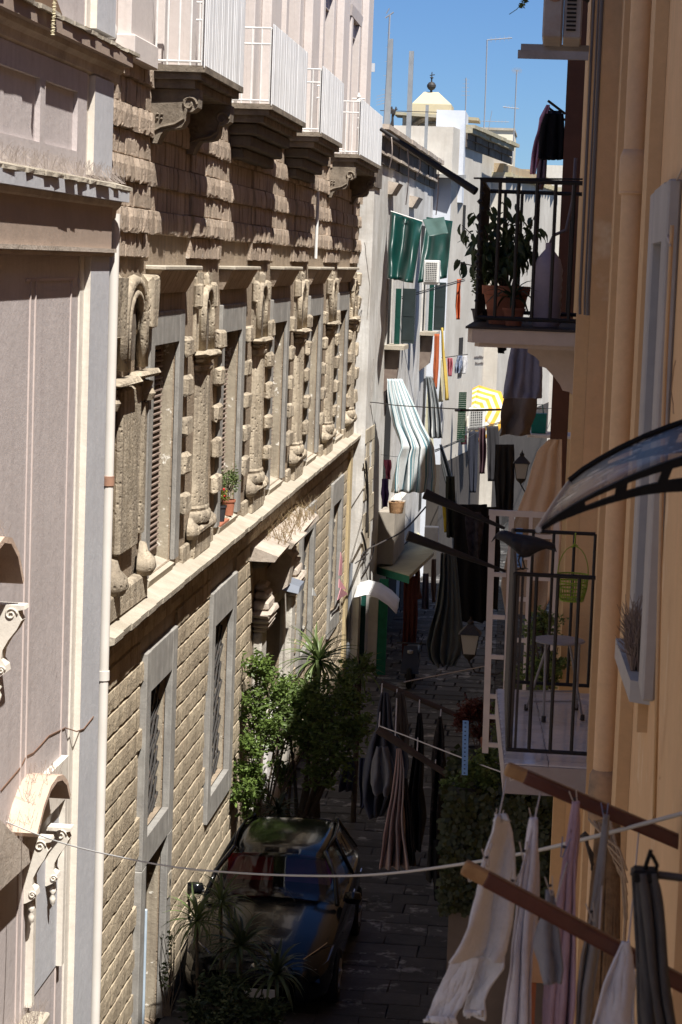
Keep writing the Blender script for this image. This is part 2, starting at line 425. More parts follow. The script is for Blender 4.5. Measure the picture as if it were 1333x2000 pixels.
lay('flat_stone', 'far_flat_stones', flatv, flat, tuff)

# pale ledge between base and main floor
def ledge_prof(dx): return [(0,0,-.2),(.05,0,-.17),(.07,0,-.11),(.215,0,-.085),(.255+dx,0,-.07),(.262+dx,0,0),(.2,0,.015),(0,0,.09)]
m = MB(); n = 60
for i in range(n):
    y0 = PAL0+.32+(PAL1-PAL0-.1)*i/n; y1 = PAL0+.32+(PAL1-PAL0-.1)*(i+1)/n
    m.prism([(WX+q[0], y0, 5.13+q[2]) for q in ledge_prof(R(-.012, .008))], (0, y1-y0-.004, 0))
m.build('main_ledge', ledge_st, pal)
B(WX-.01, WX+.10, PAL0+.28, PAL1, 4.80, 4.92, ch=.02).build('ledge_moulding', carved, pal)

# carved main-floor bays
def half_col(m, x, y, prof, a, b, n=14): m.lathe((x, y, 0), prof, n=n, a0=-pi/2, a1=pi/2, sx=b, sy=a)
def rough_block(m, x0, x1, y0, y1, z0, z1, s=.02):
    k = len(m.v); m.box(x0, x1, y0, y1, z0, z1, ch=.035)
    for i in range(k, len(m.v)):
        v = m.v[i]
        if v[0] > x0+.02: m.v[i] = (v[0]+R(-s, s), v[1]+R(-s, s), v[2]+R(-s, s))
wins = []
for k, y0 in enumerate(BAYS):
    y1 = y0+1.75
    m = MB()                                                # grey frame
    m.box(WX-.02, WX+.05, y0-.30, y0, 5.33, 8.52, ch=.01); m.box(WX-.02, WX+.05, y1, y1+.36, 5.33, 8.52, ch=.01); m.box(WX-.02, WX+.048, y0+.002, y1-.002, 8.12, 8.52, ch=.006)
    wf = m.build('window', frame_st, pal)
    m = MB(); m.box(WX-JD, WX-.03, y1-.012, y1+.02, 5.33, 8.12); m.box(WX-JD, WX-.03, y0-.02, y0+.012, 5.33, 8.12)
    each(m, 'jamb', jamb_pl, wf)
    m = MB(); m.hexa([(WX-JD, y0, 5.30), (WX+.03, y0, 5.20), (WX+.03, y1, 5.20), (WX-JD, y1, 5.30), (WX-JD, y0, 5.40), (WX+.06, y0, 5.30), (WX+.06, y1, 5.30), (WX-JD, y1, 5.40)])
    m.build('sill', ledge_st, wf)
    sh = MB()
    for a, b in ((y0+.02, y0+.86), (y0+.88, y1-.02)):
        sh.box(WX-JD+.03, WX-JD+.07, a, a+.07, 5.42, 8.1); sh.box(WX-JD+.03, WX-JD+.07, b-.07, b, 5.42, 8.1)
        sh.box(WX-JD+.03, WX-JD+.068, a+.071, b-.071, 5.42, 5.5); sh.box(WX-JD+.03, WX-JD+.068, a+.071, b-.071, 8.02, 8.1)
    sf = sh.build('shutter_frame', shut_br, wf)
    sm = MB()
    for i in range(34):
        z = 5.52+i*.0735
        sm.hexa([(WX-JD+.035,y0+.09,z+.03),(WX-JD+.10,y0+.09,z),(WX-JD+.10,y1-.09,z),(WX-JD+.035,y1-.09,z+.03),
                 (WX-JD+.035,y0+.09,z+.05),(WX-JD+.10,y0+.09,z+.018),(WX-JD+.10,y1-.09,z+.018),(WX-JD+.035,y1-.09,z+.05)])
    sm.build('shutter_slats', shut_br, wf, kind='stuff')
    # hood over the window, on a dark frieze block
    B(WX-.01, WX+.235, y0-.5, y1+.5, 9.02, 9.075, ch=.012).build('window_hood', ledge_st, pal)
    m = MB(); m.hexa([(WX-.01,y0-.38,8.74),(WX+.05,y0-.38,8.74),(WX+.05,y1+.4,8.74),(WX-.01,y1+.4,8.74),(WX-.01,y0-.45,9.017),(WX+.19,y0-.45,9.017),(WX+.19,y1+.45,9.017),(WX-.01,y1+.45,9.017)])
    m.build('hood_moulding', tuff, pal)
# piers with flat half column, capital, quoins, niche and pedestal
def pier(yc, ya, yb, first=False):
    root_n = MB(); a, b = .40, .15
    half_col(root_n, WX, yc, [(1.0, 5.82), (1.02, 5.9), (.97, 6.0), (.96, 6.8), (.92, 7.72), (.9, 7.78)], a, b)
    c = root_n.build('half_column', carved, pal, smooth=40)
    mm = MB(); half_col(mm, WX, yc, [(1.05,5.62),(1.28,5.64),(1.36,5.70),(1.3,5.76),(1.1,5.79),(1.16,5.83),(1.06,5.86)], a, b)
    mm.build('column_base', carved, c, smooth=40)
    mm = MB(); half_col(mm, WX, yc, [(.95,7.66),(1.12,7.69),(1.14,7.75),(.98,7.78),(1.0,7.84)], a, b)
    mm.build('column_neck', carved, c, smooth=40)
    mm = MB(); rough_block(mm, WX, WX+.21, yc-.58, yc+.58, 7.86, 7.94, .014); rough_block(mm, WX, WX+.15, yc-.50, yc+.50, 7.80, 7.86, .01)
    mm.build('capital_slab', carved, c)
    # niche with its arch above the capital
    B(WX-.005, WX+.04, yc-.66, yc+.66, 7.94, 8.98).build('niche_backing', carved, pal)
    mm = MB(); pts = []
    for i in range(13):
        t = pi*i/12; pts.append((WX+.05, yc+cos(t)*.36, 8.42+sin(t)*.36))
    pts = [(WX+.05, yc+.36, 7.95)] + pts + [(WX+.05, yc-.36, 7.95)]
    mm.path([Vector(p)+Vector((.03+R(-.01,.01), R(-.01,.01), 0)) for p in pts], .055, n=6)
    mm.path([(p[0]+.015, yc+(p[1]-yc)*.72, 7.95+(p[2]-7.95)*.8) for p in pts], .035, n=5)
    mm.build('niche_arch', carved, pal, smooth=True)
    mm = MB(); mm.lathe((WX+.05, yc, 0), [(.0,7.95),(.2,7.96),(.22,8.3),(.16,8.5),(.0,8.56)], n=10, a0=-pi/2, a1=pi/2, sx=.22)
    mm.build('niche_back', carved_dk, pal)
    mm = MB()
    for s in (-1, 1): rough_block(mm, WX, WX+.12, yc+s*.62-.10, yc+s*.62+.10, 8.50, 8.84, .015)
    rough_block(mm, WX, WX+.10, yc-.10, yc+.10, 8.78, 8.98, .015)
    each(mm, 'niche_shoulder', carved, pal)
    # quoins both sides
    for s, e in ((-1, ya), (1, yb)):
        for i in range(5):
            z = 5.86+i*.51; d = R(.10, .12)
            y_in = e-s*.50; y_out = e-s*.02
            lo, hi = min(y_in, y_out), max(y_in, y_out)
            if z+.3 > 8.45: continue
            mm = MB(); rough_block(mm, WX, WX+d, lo, hi, z, z+R(.24, .29), .014); mm.build('quoin', carved, pal)
    # pedestal with dado, bulging cushions and small panels
    mm = MB(); rough_block(mm, WX, WX+.12, yc-.72, yc+.72, 5.16, 5.5, .01); pd = mm.build('pedestal', carved, pal)
    mm = MB(); rough_block(mm, WX+.1, WX+.17, yc-.6, yc+.6, 5.5, 5.6, .012); mm.build('pedestal_cap', carved, pd)
    for s in (-1, 1):
        mm = MB(); mm.lathe((WX+.03, yc+s*.72, 0), [(.0,5.44),(.12,5.46),(.17,5.54),(.15,5.63),(.08,5.68),(.05,5.73),(0,5.74)], n=10, a0=-pi/2, a1=pi/2, sx=.95)
        mm.build('cushion_scroll', carved, pd, smooth=True)
        B(WX-.002, WX+.06, yc+s*1.02-.28, yc+s*1.02+.28, 5.17, 5.42, ch=.02).build('pedestal_wing', carved, pd)
for k in range(4): pier((BAYS[k]+1.75+BAYS[k+1])/2, BAYS[k]+1.75+.36, BAYS[k+1]-.30)
pier(52.0, 51.46, 52.6)
# the first pier is a flat weathered pilaster with an arched niche over it
yc = 24.9
mm = MB(); mm.box(WX, WX+.09, yc-.55, yc+.55, 5.86, 7.72, ch=.03); c = mm.build('flat_pilaster', carved, pal)
mm = MB(); rough_block(mm, WX, WX+.2, 23.6, 24.9, 7.76, 7.84, .01); rough_block(mm, WX, WX+.2, 25.0, 26.1, 7.80, 7.88, .01); each(mm, 'capital_slab', carved, c)
mm = MB()
for yy in (23.75, 25.85): mm.lathe((WX+.05, yy, 0), [(.0,7.5),(.1,7.52),(.13,7.6),(.08,7.68),(.1,7.74),(0,7.76)], n=8, a0=-pi/2, a1=pi/2); mm.box(WX, WX+.07, yy-.1, yy+.1, 5.95, 7.5, ch=.02)
each(mm, 'side_strip', carved, c, smooth=40)
mm = MB(); pts = [(WX+.07, yc+.6, 7.92)] + [(WX+.07, yc+cos(pi*i/12)*.6, 8.4+sin(pi*i/12)*.5) for i in range(13)] + [(WX+.07, yc-.6, 7.92)]
mm.path(pts, .075, n=7); mm.path([(p[0]+.03, yc+(p[1]-yc)*.75, 7.92+(p[2]-7.92)*.86) for p in pts], .045, n=6); mm.build('niche_arch', carved, pal, smooth=True)
mm = MB(); rough_block(mm, WX, WX+.14, 23.5, 24.1, 8.3, 8.95, .03); rough_block(mm, WX, WX+.16, 25.6, 26.1, 8.35, 8.95, .03); each(mm, 'niche_shoulder', carved, pal)
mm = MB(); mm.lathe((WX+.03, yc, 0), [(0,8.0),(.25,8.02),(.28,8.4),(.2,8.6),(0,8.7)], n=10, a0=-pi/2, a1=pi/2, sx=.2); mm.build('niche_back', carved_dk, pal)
mm = MB(); rough_block(mm, WX, WX+.12, 23.5, 26.0, 5.18, 5.5, .015); pd = mm.build('pedestal', carved, pal)
for yy in (24.05, 25.75):
    mm = MB(); mm.lathe((WX+.06, yy, 0), [(.0,5.46),(.14,5.48),(.2,5.58),(.18,5.68),(.1,5.76),(.07,5.86),(0,5.88)], n=10, a0=-pi/2, a1=pi/2); mm.build('cushion_scroll', carved, pd, smooth=True)

# lower windows: grey frame, lattice grille
for (y0, y1, z0, z1) in LOWIN:
    m = MB(); t = .30
    m.box(WX-.02, WX+.085, y0-t, y0, z0-.36, z1+.52, ch=.01); m.box(WX-.02, WX+.085, y1, y1+t+.05, z0-.36, z1+.52, ch=.01)
    m.box(WX-.02, WX+.083, y0+.002, y1-.002, z1, z1+.52, ch=.006); m.box(WX-.02, WX+.083, y0+.002, y1-.002, z0-.36, z0, ch=.006)
    wf = m.build('lower_window', frame_st, pal)
    m = MB(); m.box(WX-JD, WX-.03, y1-.01, y1+.02, z0, z1); m.build('jamb', jamb_pl, wf)
    m = MB(); na = 5; nz = 9; dy = (y1-y0)/na; dz = (z1-z0)/nz; gx = WX-.10
    for i in range(-nz, na+nz):
        for sgn in (1, -1):
            pts = []
            for j in range(nz+1):
                yy = y0+dy*(i+j if sgn > 0 else na-i-j)
                if y0-1e-6 <= yy <= y1+1e-6: pts.append((gx+.012*sgn+.02*(j % 2), yy, z0+dz*j))
            if len(pts) > 1: m.path(pts, .017, n=4)
    for j in range(0, nz+1, 3): m.tube((gx, y0, z0+dz*j), (gx, y1, z0+dz*j), .016, n=4)
    m.build('grille', iron, wf)
# door under the first grille
m = MB(); m.box(WX-.02, WX+.085, 26.3, 26.62, G, 1.76, ch=.01)
dr = m.build('side_door', frame_st, pal)
B(WX-.02, WX+.085, 28.15, 28.5, G, 1.76, ch=.01).build('door_post', frame_st, dr)
B(WX-JD, WX-.03, 28.14, 28.17, G, 1.68).build('jamb', jamb_pl, dr)
lb = M('pale_blue_paint', (.42,.50,.58), (.36,.44,.52), s=6, rough=.5)
B(WX-.24, WX-.17, 26.64, 28.14, G, 1.62, ch=.01).build('door_leaf', M('old_door_wood', (.10,.08,.065), (.06,.05,.04), s=6), dr)
B(WX-.02, WX+.105, 26.63, 26.68, G, 1.2, ch=.01).build('blue_edge_board', lb, dr)
m = MB(); m.box(WX+.086, WX+.10, 28.2, 28.44, .9, 1.22, ch=.004); m.build('letter_plate', ledge_st, dr)
m = MB(); m.lathe((WX+.09, 28.32, 1.08), [(.0,-.05),(.04,-.04),(.045,0),(.04,.04),(0,.05)], n=8, sx=.5); m.build('bell_hole', dark_in, dr)

# portal with capitals and a broken, overgrown hood
m = MB()
m.box(WX, WX+.16, 36.5, 37.15, G, 3.05, ch=.03); m.box(WX, WX+.16, 40.75, 41.35, G, 3.05, ch=.03)
m.box(WX-.02, WX+.06, 37.15, 37.55, G, 3.35, ch=.02); m.box(WX-.02, WX+.06, 40.35, 40.75, G, 3.35, ch=.02); m.box(WX-.02, WX+.055, 37.552, 40.348, 3.1, 3.5, ch=.01)
pt = m.build('portal', M('pale_portal_stone', (.55,.52,.46), (.36,.32,.27), s=3, bump=.5, bs=14, spot=(.3,.28,.25), ss=(6,.6,.7)), pal)
for yc in (36.85, 41.05):
    m = MB()
    for i, (w_, h) in enumerate(((.40,.09),(.47,.08),(.54,.10),(.60,.11),(.44,.16),(.34,.14),(.26,.12))):
        z = 3.05+sum((.09,.08,.10,.11,.16,.14,.12)[:i]); rough_block(m, WX, WX+.1+w_*.36, yc-w_, yc+w_, z+.008, z+h-.008, .012)
    each(m, 'capital_course', cornice_st, pt)
m = MB(); m.prism([(WX, 38.2, 3.35), (WX+.36, 38.2, 3.6), (WX+.42, 38.2, 4.1), (WX+.3, 38.2, 4.2), (WX, 38.2, 3.9)], (0, .5, 0)); m.build('keystone', cornice_st, pt)
m = MB(); m.box(WX-.35, WX-.3, 37.56, 40.34, G, 3.09); m.build('portal_door', M('very_dark_wood', (.05,.038,.03), (.035,.028,.022), s=5), pt)
m = MB(); m.box(WX-.05, WX+.12, 37.56, 40.2, 1.35, 1.47, ch=.03); m.build('transom', M('pale_portal_stone', (.5,.5,.5)), pt)
m = MB()
for a, b, o in ((35.6, 37.3, .50), (37.35, 39.0, .56), (39.05, 41.9, .50)):
    m.hexa([(WX,a,4.36),(WX+o-.06,a,4.36),(WX+o-.06+R(-.05,.05),b,4.36),(WX,b,4.36),(WX,a,4.62),(WX+o,a,4.45),(WX+o+R(-.08,.03),b,4.45),(WX,b,4.62)])
each(m, 'hood_slab', cornice_st, pt)
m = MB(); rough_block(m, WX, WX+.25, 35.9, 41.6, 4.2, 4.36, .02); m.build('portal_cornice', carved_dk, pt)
# corner quoins at the far end of the palace
m = MB(); m.box(WX, WX+.10, 52.4, 53.0, G, 4.78, ch=.02); m.build('end_strip', M('ochre_render', (.46,.36,.2), (.38,.3,.18), s=2, bump=.3), pal)
for i in range(6):
    m = MB(); rough_block(m, WX, WX+.16, 52.45, 53.0, 5.9+i*.55, 6.2+i*.55, .02); m.build('quoin', carved, pal)

# upper storey of plaster with French doors
OPEN2 = [(BAYS[k]+.1, BAYS[k]+1.65, 11.42, 14.1) for k in range(5)]
m = MB(); wall_with_holes(m, WX-JD, WX, PAL0+.1, PAL1, 11.2, 15.7, OPEN2); m.build('upper_wall', pal_plas, pal)
for k in range(5):
    y0, y1, z0, z1 = OPEN2[k]
    m = MB(); m.box(WX-.01, WX+.1, y0-.34, y0-.005, z0-.16, z1+.3, ch=.012); m.box(WX-.01, WX+.1, y1+.005, y1+.34, z0-.16, z1+.3, ch=.012)
    wf = m.build('balcony_door', pal_plas, pal)
    m = MB(); m.hexa([(WX,y0-.45,z1+.32),(WX+.1,y0-.45,z1+.32),(WX+.1,y1+.45,z1+.32),(WX,y1+.45,z1+.32),(WX,y0-.5,z1+.55),(WX+.12,y0-.5,z1+.55),(WX+.12,y1+.5,z1+.55),(WX,y1+.5,z1+.55)]); m.build('door_hood', pal_plas, wf)
    B(WX-.36, WX-.32, y0, y1, z0, z1).build('door_glass', glass('window_glass'), wf)
    m = MB()
    for a, b in ((y0+.01, y0+.12), ((y0+y1)/2-.06, (y0+y1)/2+.06), (y1-.12, y1-.01)): m.box(WX-.32, WX-.27, a, b, z0, z1)
    m.build('door_frame', M('red_brown_paint', (.2,.09,.06), (.15,.07,.05), s=6), wf)
    m = MB()
    for i in range(30): m.box(WX-.25, WX-.2, y1-.75, y1-.02, z0+.05+i*.085, z0+.1+i*.085)
    m.build('folded_shutter', M('red_brown_paint', (.2,.1,.07)), wf)
for k in range(6):                                          # giant pilasters between the doors
    yc = BAYS[0]-1.95+5.65*k
    m = MB(); m.box(WX, WX+.16, yc-.62, yc+.62, 11.25, 15.69, ch=.015); m.box(WX, WX+.22, yc-.7, yc+.7, 11.24, 11.5, ch=.015); m.build('giant_pilaster', pal_plas if k else pal_plas, pal)
    B(WX-.001, WX+.05, yc+.66, yc+1.0, 11.3, 15.68).build('panel_strip', pal_plas2, pal)

# balconies: worn slab, scroll bracket, white rail with ribbed panel
slab_st = M('worn_slab_stone', (.26,.215,.165), (.12,.095,.07), s=4, bump=.6, bs=16, grime=(.09,.07,.055))
rib_panel = M('white_ribbed_panel', (.80,.80,.80), (.70,.70,.70), s=3, rough=.5, streak=(.58,.57,.55), sk=(.5,.78))
BALC = [(25.75, 28.9), (31.75, 36.0), (38.3, 42.0), (45.7, 51.0)]
for bi, (ya, yb) in enumerate(BALC):
    px_ = WX+.66; ch = .35
    outline = [(WX, ya), (px_, ya+.02), (px_, yb-.02), (WX, yb)]
    m = MB(); m.prism([(x, y, 11.28) for x, y in outline], (0,0,.075)); m.prism([(x-.05 if x > WX else x, y+(.04 if y < yb-1 else -.04), 11.2) for x, y in outline], (0,0,.078)); m.prism([(x-.13 if x > WX else x, y+(.1 if y < yb-1 else -.1), 11.1) for x, y in outline], (0,0,.098))
    bal = m.build('balcony', slab_st, pal)
    if bi in (1, 2):                                        # the middle two rest on dark stepped slabs
        for q, (dz0, dz1, o) in enumerate(((10.93,11.095,.44),(10.76,10.928,.34),(10.6,10.758,.22))):
            B(WX, WX+o, ya+.25+q*.08, yb-.25-q*.08, dz0, dz1, ch=.02).build('stepped_support', M('near_black_stone', (.09,.075,.06), (.14,.115,.09), s=3, bump=.6, bs=14), bal)
    for yy in ((ya+.18, yb-.45) if bi == 0 else (ya+.1, yb-.4)) if bi in (0, 3) else ():
        prof = [(0,-.62),(.10,-.62),(.14,-.52),(.19,-.46),(.30,-.45),(.38,-.43),(.42,-.36),(.43,-.26),(.50,-.25),(.56,-.2),(.57,0),(0,0)]
        m = MB(); m.prism([(WX+a, yy, 11.095+b) for a, b in prof], (0,.3,0)); m.build('bracket', slab_st, bal)
        m = MB()
        sp = [(WX+.46+cos(t)*.09*(1-t/9), yy-.012, 10.93+sin(t)*.09*(1-t/9)) for t in [i*.5 for i in range(15)]]
        m.path(sp, .018, n=5); m.path([(WX+.03, yy-.012, 10.6), (WX+.14, yy-.012, 10.66), (WX+.3, yy-.012, 10.70), (WX+.40, yy-.012, 10.76), (WX+.43, yy-.012, 10.88)], .02, n=5)
        for t in range(4): m.lathe((WX+.12+cos(t*pi/2+.7)*.035, yy-.012, 10.78+sin(t*pi/2+.7)*.035), [(0,-.02),(.02,0),(0,.02)], n=6)
        m.build('scroll', slab_st, bal)
    z0, z1 = 11.36, 12.40; xr = px_-.05; y0, y1 = ya+.06, yb-.06
    bars = MB()
    for a, b in (((WX, y0), (xr, y0)), ((xr, y0), (xr, y1)), ((xr, y1), (WX, y1))):
        for z in (z0+.04, z1, z1-.22) if a[0] != b[0] else (z0+.04, z1):
            bars.tube((*a, z), (*b, z), .014, n=6)
    bars.build('rail', white_rail, bal)
    for x in [WX+.08+i*(xr-WX-.08)/4 for i in range(5)]:
        for yy in (y0, y1):
            MB().tube((x, yy, z0-.02), (x, yy, z1), .013, n=6).build('baluster', white_rail, bal)
    mesh_b = MB().tube((0,0,z0-.02), (0,0,z1), .011, n=5).mesh('baluster', white_rail)
    k = int((y1-y0)/.13)
    for i in range(1, k): place(mesh_b, 'baluster', bal, (xr, y0+(y1-y0)*i/k, 0))
    slat_ = MB().box(-.006, .006, -.052, .052, z0-.03, z1+.055, ch=.003).mesh('panel_slat', rib_panel); ns = int((y1-y0)/.118)
    for i in range(ns+1): place(slat_, 'panel_slat', bal, (xr+.04+R(-.004,.004), y0+(y1-y0)*i/ns, 0))
    def pf(u, v, y0=y0, y1=y1, xr=xr, z0=z0, z1=z1):
        return (xr+.035+.018*max(-.7,min(.7,sin(u*(y1-y0)*2*pi/.12))), y0+u*(y1-y0)-.02, z0-.03+(z1-z0+.09)*v + .01*sin(u*9))
    B(xr+.018, xr+.030, y0, y1, z0-.03, z1+.05).build('backing_sheet', M('grey_backing_sheet', (.38,.38,.39)), bal)
# finial knob on the last balcony
m = MB(); m.lathe((WX+.58, 45.8, 12.4), [(0,0),(.05,.02),(.02,.06),(.04,.1),(0,.2)], n=8); m.tube((WX+.45,45.8,12.46),(WX+.71,45.8,12.46),.015); m.build('rail_finial', white_rail, bal)

# drainpipes on the palace
cream_pipe = M('cream_pipe_paint', (.66,.62,.57), (.6,.56,.51), s=2, rough=.5)
def drainpipe(pts, r, mat, label, collars=(), group=None):
    t = MB().path(pts, r, n=12)
    o = t.build('drainpipe', mat, None, smooth=50, label=label, cat='pipe', group=group)
    for (p, q) in collars:
        MB().tube(Vector(p)-Vector((0,0,.05)), Vector(p)+Vector((0,0,.05)), r*1.18, n=12).build('pipe_clip', q, o, smooth=50)
    return o
rust = M('rusty_clip', (.36,.2,.13), (.25,.14,.1), s=12)
px0 = WX+.12; PXX = -4.575
drainpipe([(PXX, 22.93, G), (PXX, 22.93, 9.6)], .056, cream_pipe, 'tall cream downpipe in the gap between the pink building and the stone palace', [((PXX,22.93,6.85), rust), ((PXX,22.93,4.8), cream_pipe)])
dp = drainpipe([(px0, 22.93, 9.98), (px0, 22.93, 10.9)], .05, cream_pipe, 'short cream pipe beside the stone palace between the two pink cornices', [((px0,22.93,10.6), cream_pipe)])
dp2 = drainpipe([(px0, 22.95, 11.15), (px0, 22.95, 14)], .05, cream_pipe, 'uppermost cream pipe with a swollen joint above the pink cornice', [((px0,22.95,11.5), cream_pipe)])
MB().lathe((px0,22.95,11.42), [(.05,-.1),(.075,-.05),(.075,.05),(.05,.12)], n=12).build('pipe_elbow', cream_pipe, dp2, smooth=True)
# white drip pipe on the mezzanine
p_a, p_b = PX(622, 375, WX+.2), PX(617, 505, WX+.2)
drainpipe([p_a, p_b], .03, white_rail, 'short thin white pipe hanging on the rusticated wall under the third balcony')
# ================================================================== dusty pink building on the near left
QX = -4.55; QE = 22.2                                      # facade plane and far end
pk = thing('pink_building', 'dusty pink plastered building with grey-blue corner pilaster and jutting cornices, nearest on the left', 'building', (-6, 18, G))
B(-12, QX, -32, QE, G-.3, 13.0).build('wall', pink_w, pk)
FX = QX+.08
yn = PX(168, 950, FX).y                                     # near edge of the corner pilaster
def pilaster(za, zb):
    m = MB(); m.cm = 0; m.box(QX+.001, FX, yn, QE+.002, za, zb)
    # the cream on the return facing the viewer stands for direct sun
    o = m.build('corner_pilaster', pink_bl, pk)
    B(QX+.0015, FX+.001, yn-.012, yn-.001, za, zb).build('sunlit_return', pink_cr, o)
    B(QX+.0012, QX+.02, yn-.19, yn-.013, za, zb).build('cream_border', pink_cr, pk)
pilaster(G, 9.16); pilaster(9.93, 10.86); pilaster(11.3, 13)
for px in (50, 60, 128):                                    # raised pinstripes
    yy = PX(px, 1100, QX+.01).y
    B(QX, QX+.012, yy-.012, yy+.012, G, 8.95).build('pinstripe', pink_line, pk)
y2 = PX(60, 560, QX).y
B(QX, QX+.012, y2-.2, yn-.35, 8.93, 8.955).build('pinstripe', pink_line, pk)
fr = M('tan_frieze_plaster', (.36,.275,.22), (.31,.24,.19), s=1.4, bump=.2, bs=9)
m = MB(); m.box(QX+.001, FX+.012, 12, QE+.01, 9.24, 9.66); m.build('frieze', fr, pk)
m = MB()
for z0, z1, o in ((9.16,9.20,.035),(9.202,9.24,.06)): m.box(QX+.001, FX+o, 12, QE+.02+o*.3, z0, z1)
m.build('frieze_moulding', cornice_st, pk)
def cornice(za, zb, out, name, face, top):
    """a stepped cornice with a ragged, flaking lip"""
    m = MB(); h = zb-za
    prof = [(0,0),(out*.25,h*.08),(out*.32,h*.3),(out*.62,h*.42),(out*.7,h*.55)]
    m.prism([(FX-.05+a, 8, za+b) for a, b in prof]+[(FX-.05, 8, za+h*.55)], (0, QE+.34-8, 0)); m.build(name+'_moulding', cornice_st, pk)
    m = MB(); m.box(FX-.05, FX+out-.02, 8, QE+.38, za+h*.55+.002, zb-.035); m.build(name+'_fascia', face, pk)
    m = MB(); y = 8.0
    while y < QE+.36:
        d = R(.12, .4); o = out+R(-.02, .03); m.hexa([(QX,y,zb-.034),(FX+o,y,zb-.034+R(-.004,.004)),(FX+o+R(-.01,.01),y+d-.004,zb-.034),(QX,y+d-.004,zb-.034),(QX,y,zb+.05),(FX+o,y,zb),(FX+o,y+d-.004,zb),(QX,y+d-.004,zb+.05)]); y += d
    m.build(name+'_lip', top, pk)
cornice(9.52, 9.86, .13, 'cornice', pink_bl, ledge_st)
cornice(10.86, 11.2, .13, 'upper_cornice', fr, ledge_st)
# recessed panels between the cornices: raised rails and stiles leave the sunk fields
ys_ = [PX(px, 250, QX).y for px in (8, 68, 78, 142)]
for (a, b) in ((14, ys_[1]), (ys_[2], ys_[3])):
    m = MB(); t = .055
    m.box(QX, QX+.045, a-.001, b+.001, 10.66, 10.86); m.box(QX, QX+.045, a-.001, b+.001, 9.86, 10.12)
    m.build('panel_rail', pink_w, pk)
for a, b in ((ys_[1], ys_[2]), (ys_[3], yn-.2)):
    B(QX, QX+.046, a, b, 9.86, 10.86).build('panel_stile', pink_w, pk)
# gull spikes: fine steel pins along the ledges
spike = M('steel_bird_spikes', (.42,.36,.32), rough=.5, metal=.2)
m = MB(); y = 14.0
while y < QE:
    for s in range(3): m.tube((FX+.05+R(0,.1), y+R(-.02,.02), 9.88), (FX+.03+R(-.1,.16), y+R(-.05,.05), 9.99+R(0,.05)), .0016, n=3, caps=False)
    y += .045
m.build('bird_spikes', spike, pk, kind='stuff')
# opened shutter and tasselled cord at the top
m = MB(); m.hexa([tuple(PX(*q)) for q in ((62,0,-4.45),(122,28,-4.45),(122,28,-4.6),(62,0,-4.6))]+[tuple(PX(*q)) for q in ((50,-60,-4.45),(90,-60,-4.45),(90,-60,-4.6),(50,-60,-4.6))]); m.build('balcony_underside', M('brown_board', (.16,.1,.06)), pk)
m = MB(); q = PX(108, -10, -4.3); e = PX(103, 68, -4.3)
for i in range(24):
    p = q.lerp(e, i/23); m.lathe((p.x+R(-.004,.004), p.y, p.z), [(0,-.012),(.016+.006*(i % 2),0),(0,.012)], n=6)
m.build('knotted_rope', M('cream_rope', (.62,.55,.38), (.5,.43,.28), s=20, bump=.3), None, label='cream knotted rope end dangling from the top of the pink building', cat='rope')
# big window surrounds with curved hoods
def window_hood(rim, X, name='arched_hood'):
    pts = [PX(a, b, X) for a, b in rim]; xs = QX-X; m = MB(); n = len(pts)
    m.grid(lambda u, v: (X+xs*v, *[(1-(u*(n-1)-int(min(u*(n-1), n-2))))*pts[int(min(u*(n-1), n-2))][k]+(u*(n-1)-int(min(u*(n-1), n-2)))*pts[int(min(u*(n-1), n-2))+1][k] for k in (1, 2)]), (n-1)*4, 8, thick=.05)
    return m.build(name, M('peach_hood_render', (.58,.44,.34), (.48,.35,.27), s=4, bump=.5, bs=16), pk, smooth=40), pts
for rim in ([(73,1628),(86,1575),(100,1535),(113,1516),(124,1513),(133,1524),(139,1552)], [(-38,1180),(-22,1110),(-6,1068),(10,1048),(24,1050),(38,1078),(48,1132)]):
    hd, pts = window_hood(rim, -4.27)
    m = MB()
    for i in range(len(pts)-1):
        for s in range(14):
            p = pts[i].lerp(pts[i+1], s/26); x = R(QX+.02, -4.30)
            m.tube((x, p.y, p.z), (x+R(-.06,.06), p.y+R(-.03,.03), p.z+R(.08,.14)), .0018, n=3, caps=False)
    m.build('bird_spikes', spike, hd, kind='stuff')
def console(pxs, X, s=1.0):
    """scroll bracket beside the window: a bell-shaped top that runs down into a narrow volute"""
    p0, p1 = PX(*pxs[0], X), PX(*pxs[1], X); L = p0.z-p1.z; m = MB()
    prof = [(.0,0),(.30,0),(.31,-.05),(.25,-.07),(.26,-.14),(.28,-.2),(.24,-.32),(.17,-.46),(.12,-.6),(.11,-.72),(.15,-.8),(.16,-.88),(.1,-.95),(.03,-1.0),(0,-1.0)]
    m.prism([(QX+a*s*.8, p0.y-.08, p0.z+b*L) for a, b in prof], (0,.15,0)); c = m.build('scroll_console', pink_cr, pk)
    m = MB()
    for cz, r, cx in ((-.12, .055, .15), (-.86, .035, .09)):
        m.path([(QX+cx*s+cos(t)*r*(1-t/11), p0.y-.085, p0.z+cz*L+sin(t)*r*(1-t/11)) for t in [i*.55 for i in range(17)]], .008, n=5)
    each(m, 'volute', pink_cr, c, smooth=True)
    m = MB(); m.lathe((QX+.07, p0.y-.01, p1.z-.13), [(0,-.08),(.022,-.05),(.03,0),(.012,.04),(.035,.07),(.02,.1),(0,.12)], n=10); m.build('pendant', pink_cr, c, smooth=True)
console([(72,1632),(62,1770)], QX+.1); console([(113,1612),(100,1740)], QX+.1); console([(8,1178),(0,1330)], QX+.1, 1.2)
ya, yb = PX(50,1850,QX).y, PX(112,1850,QX).y
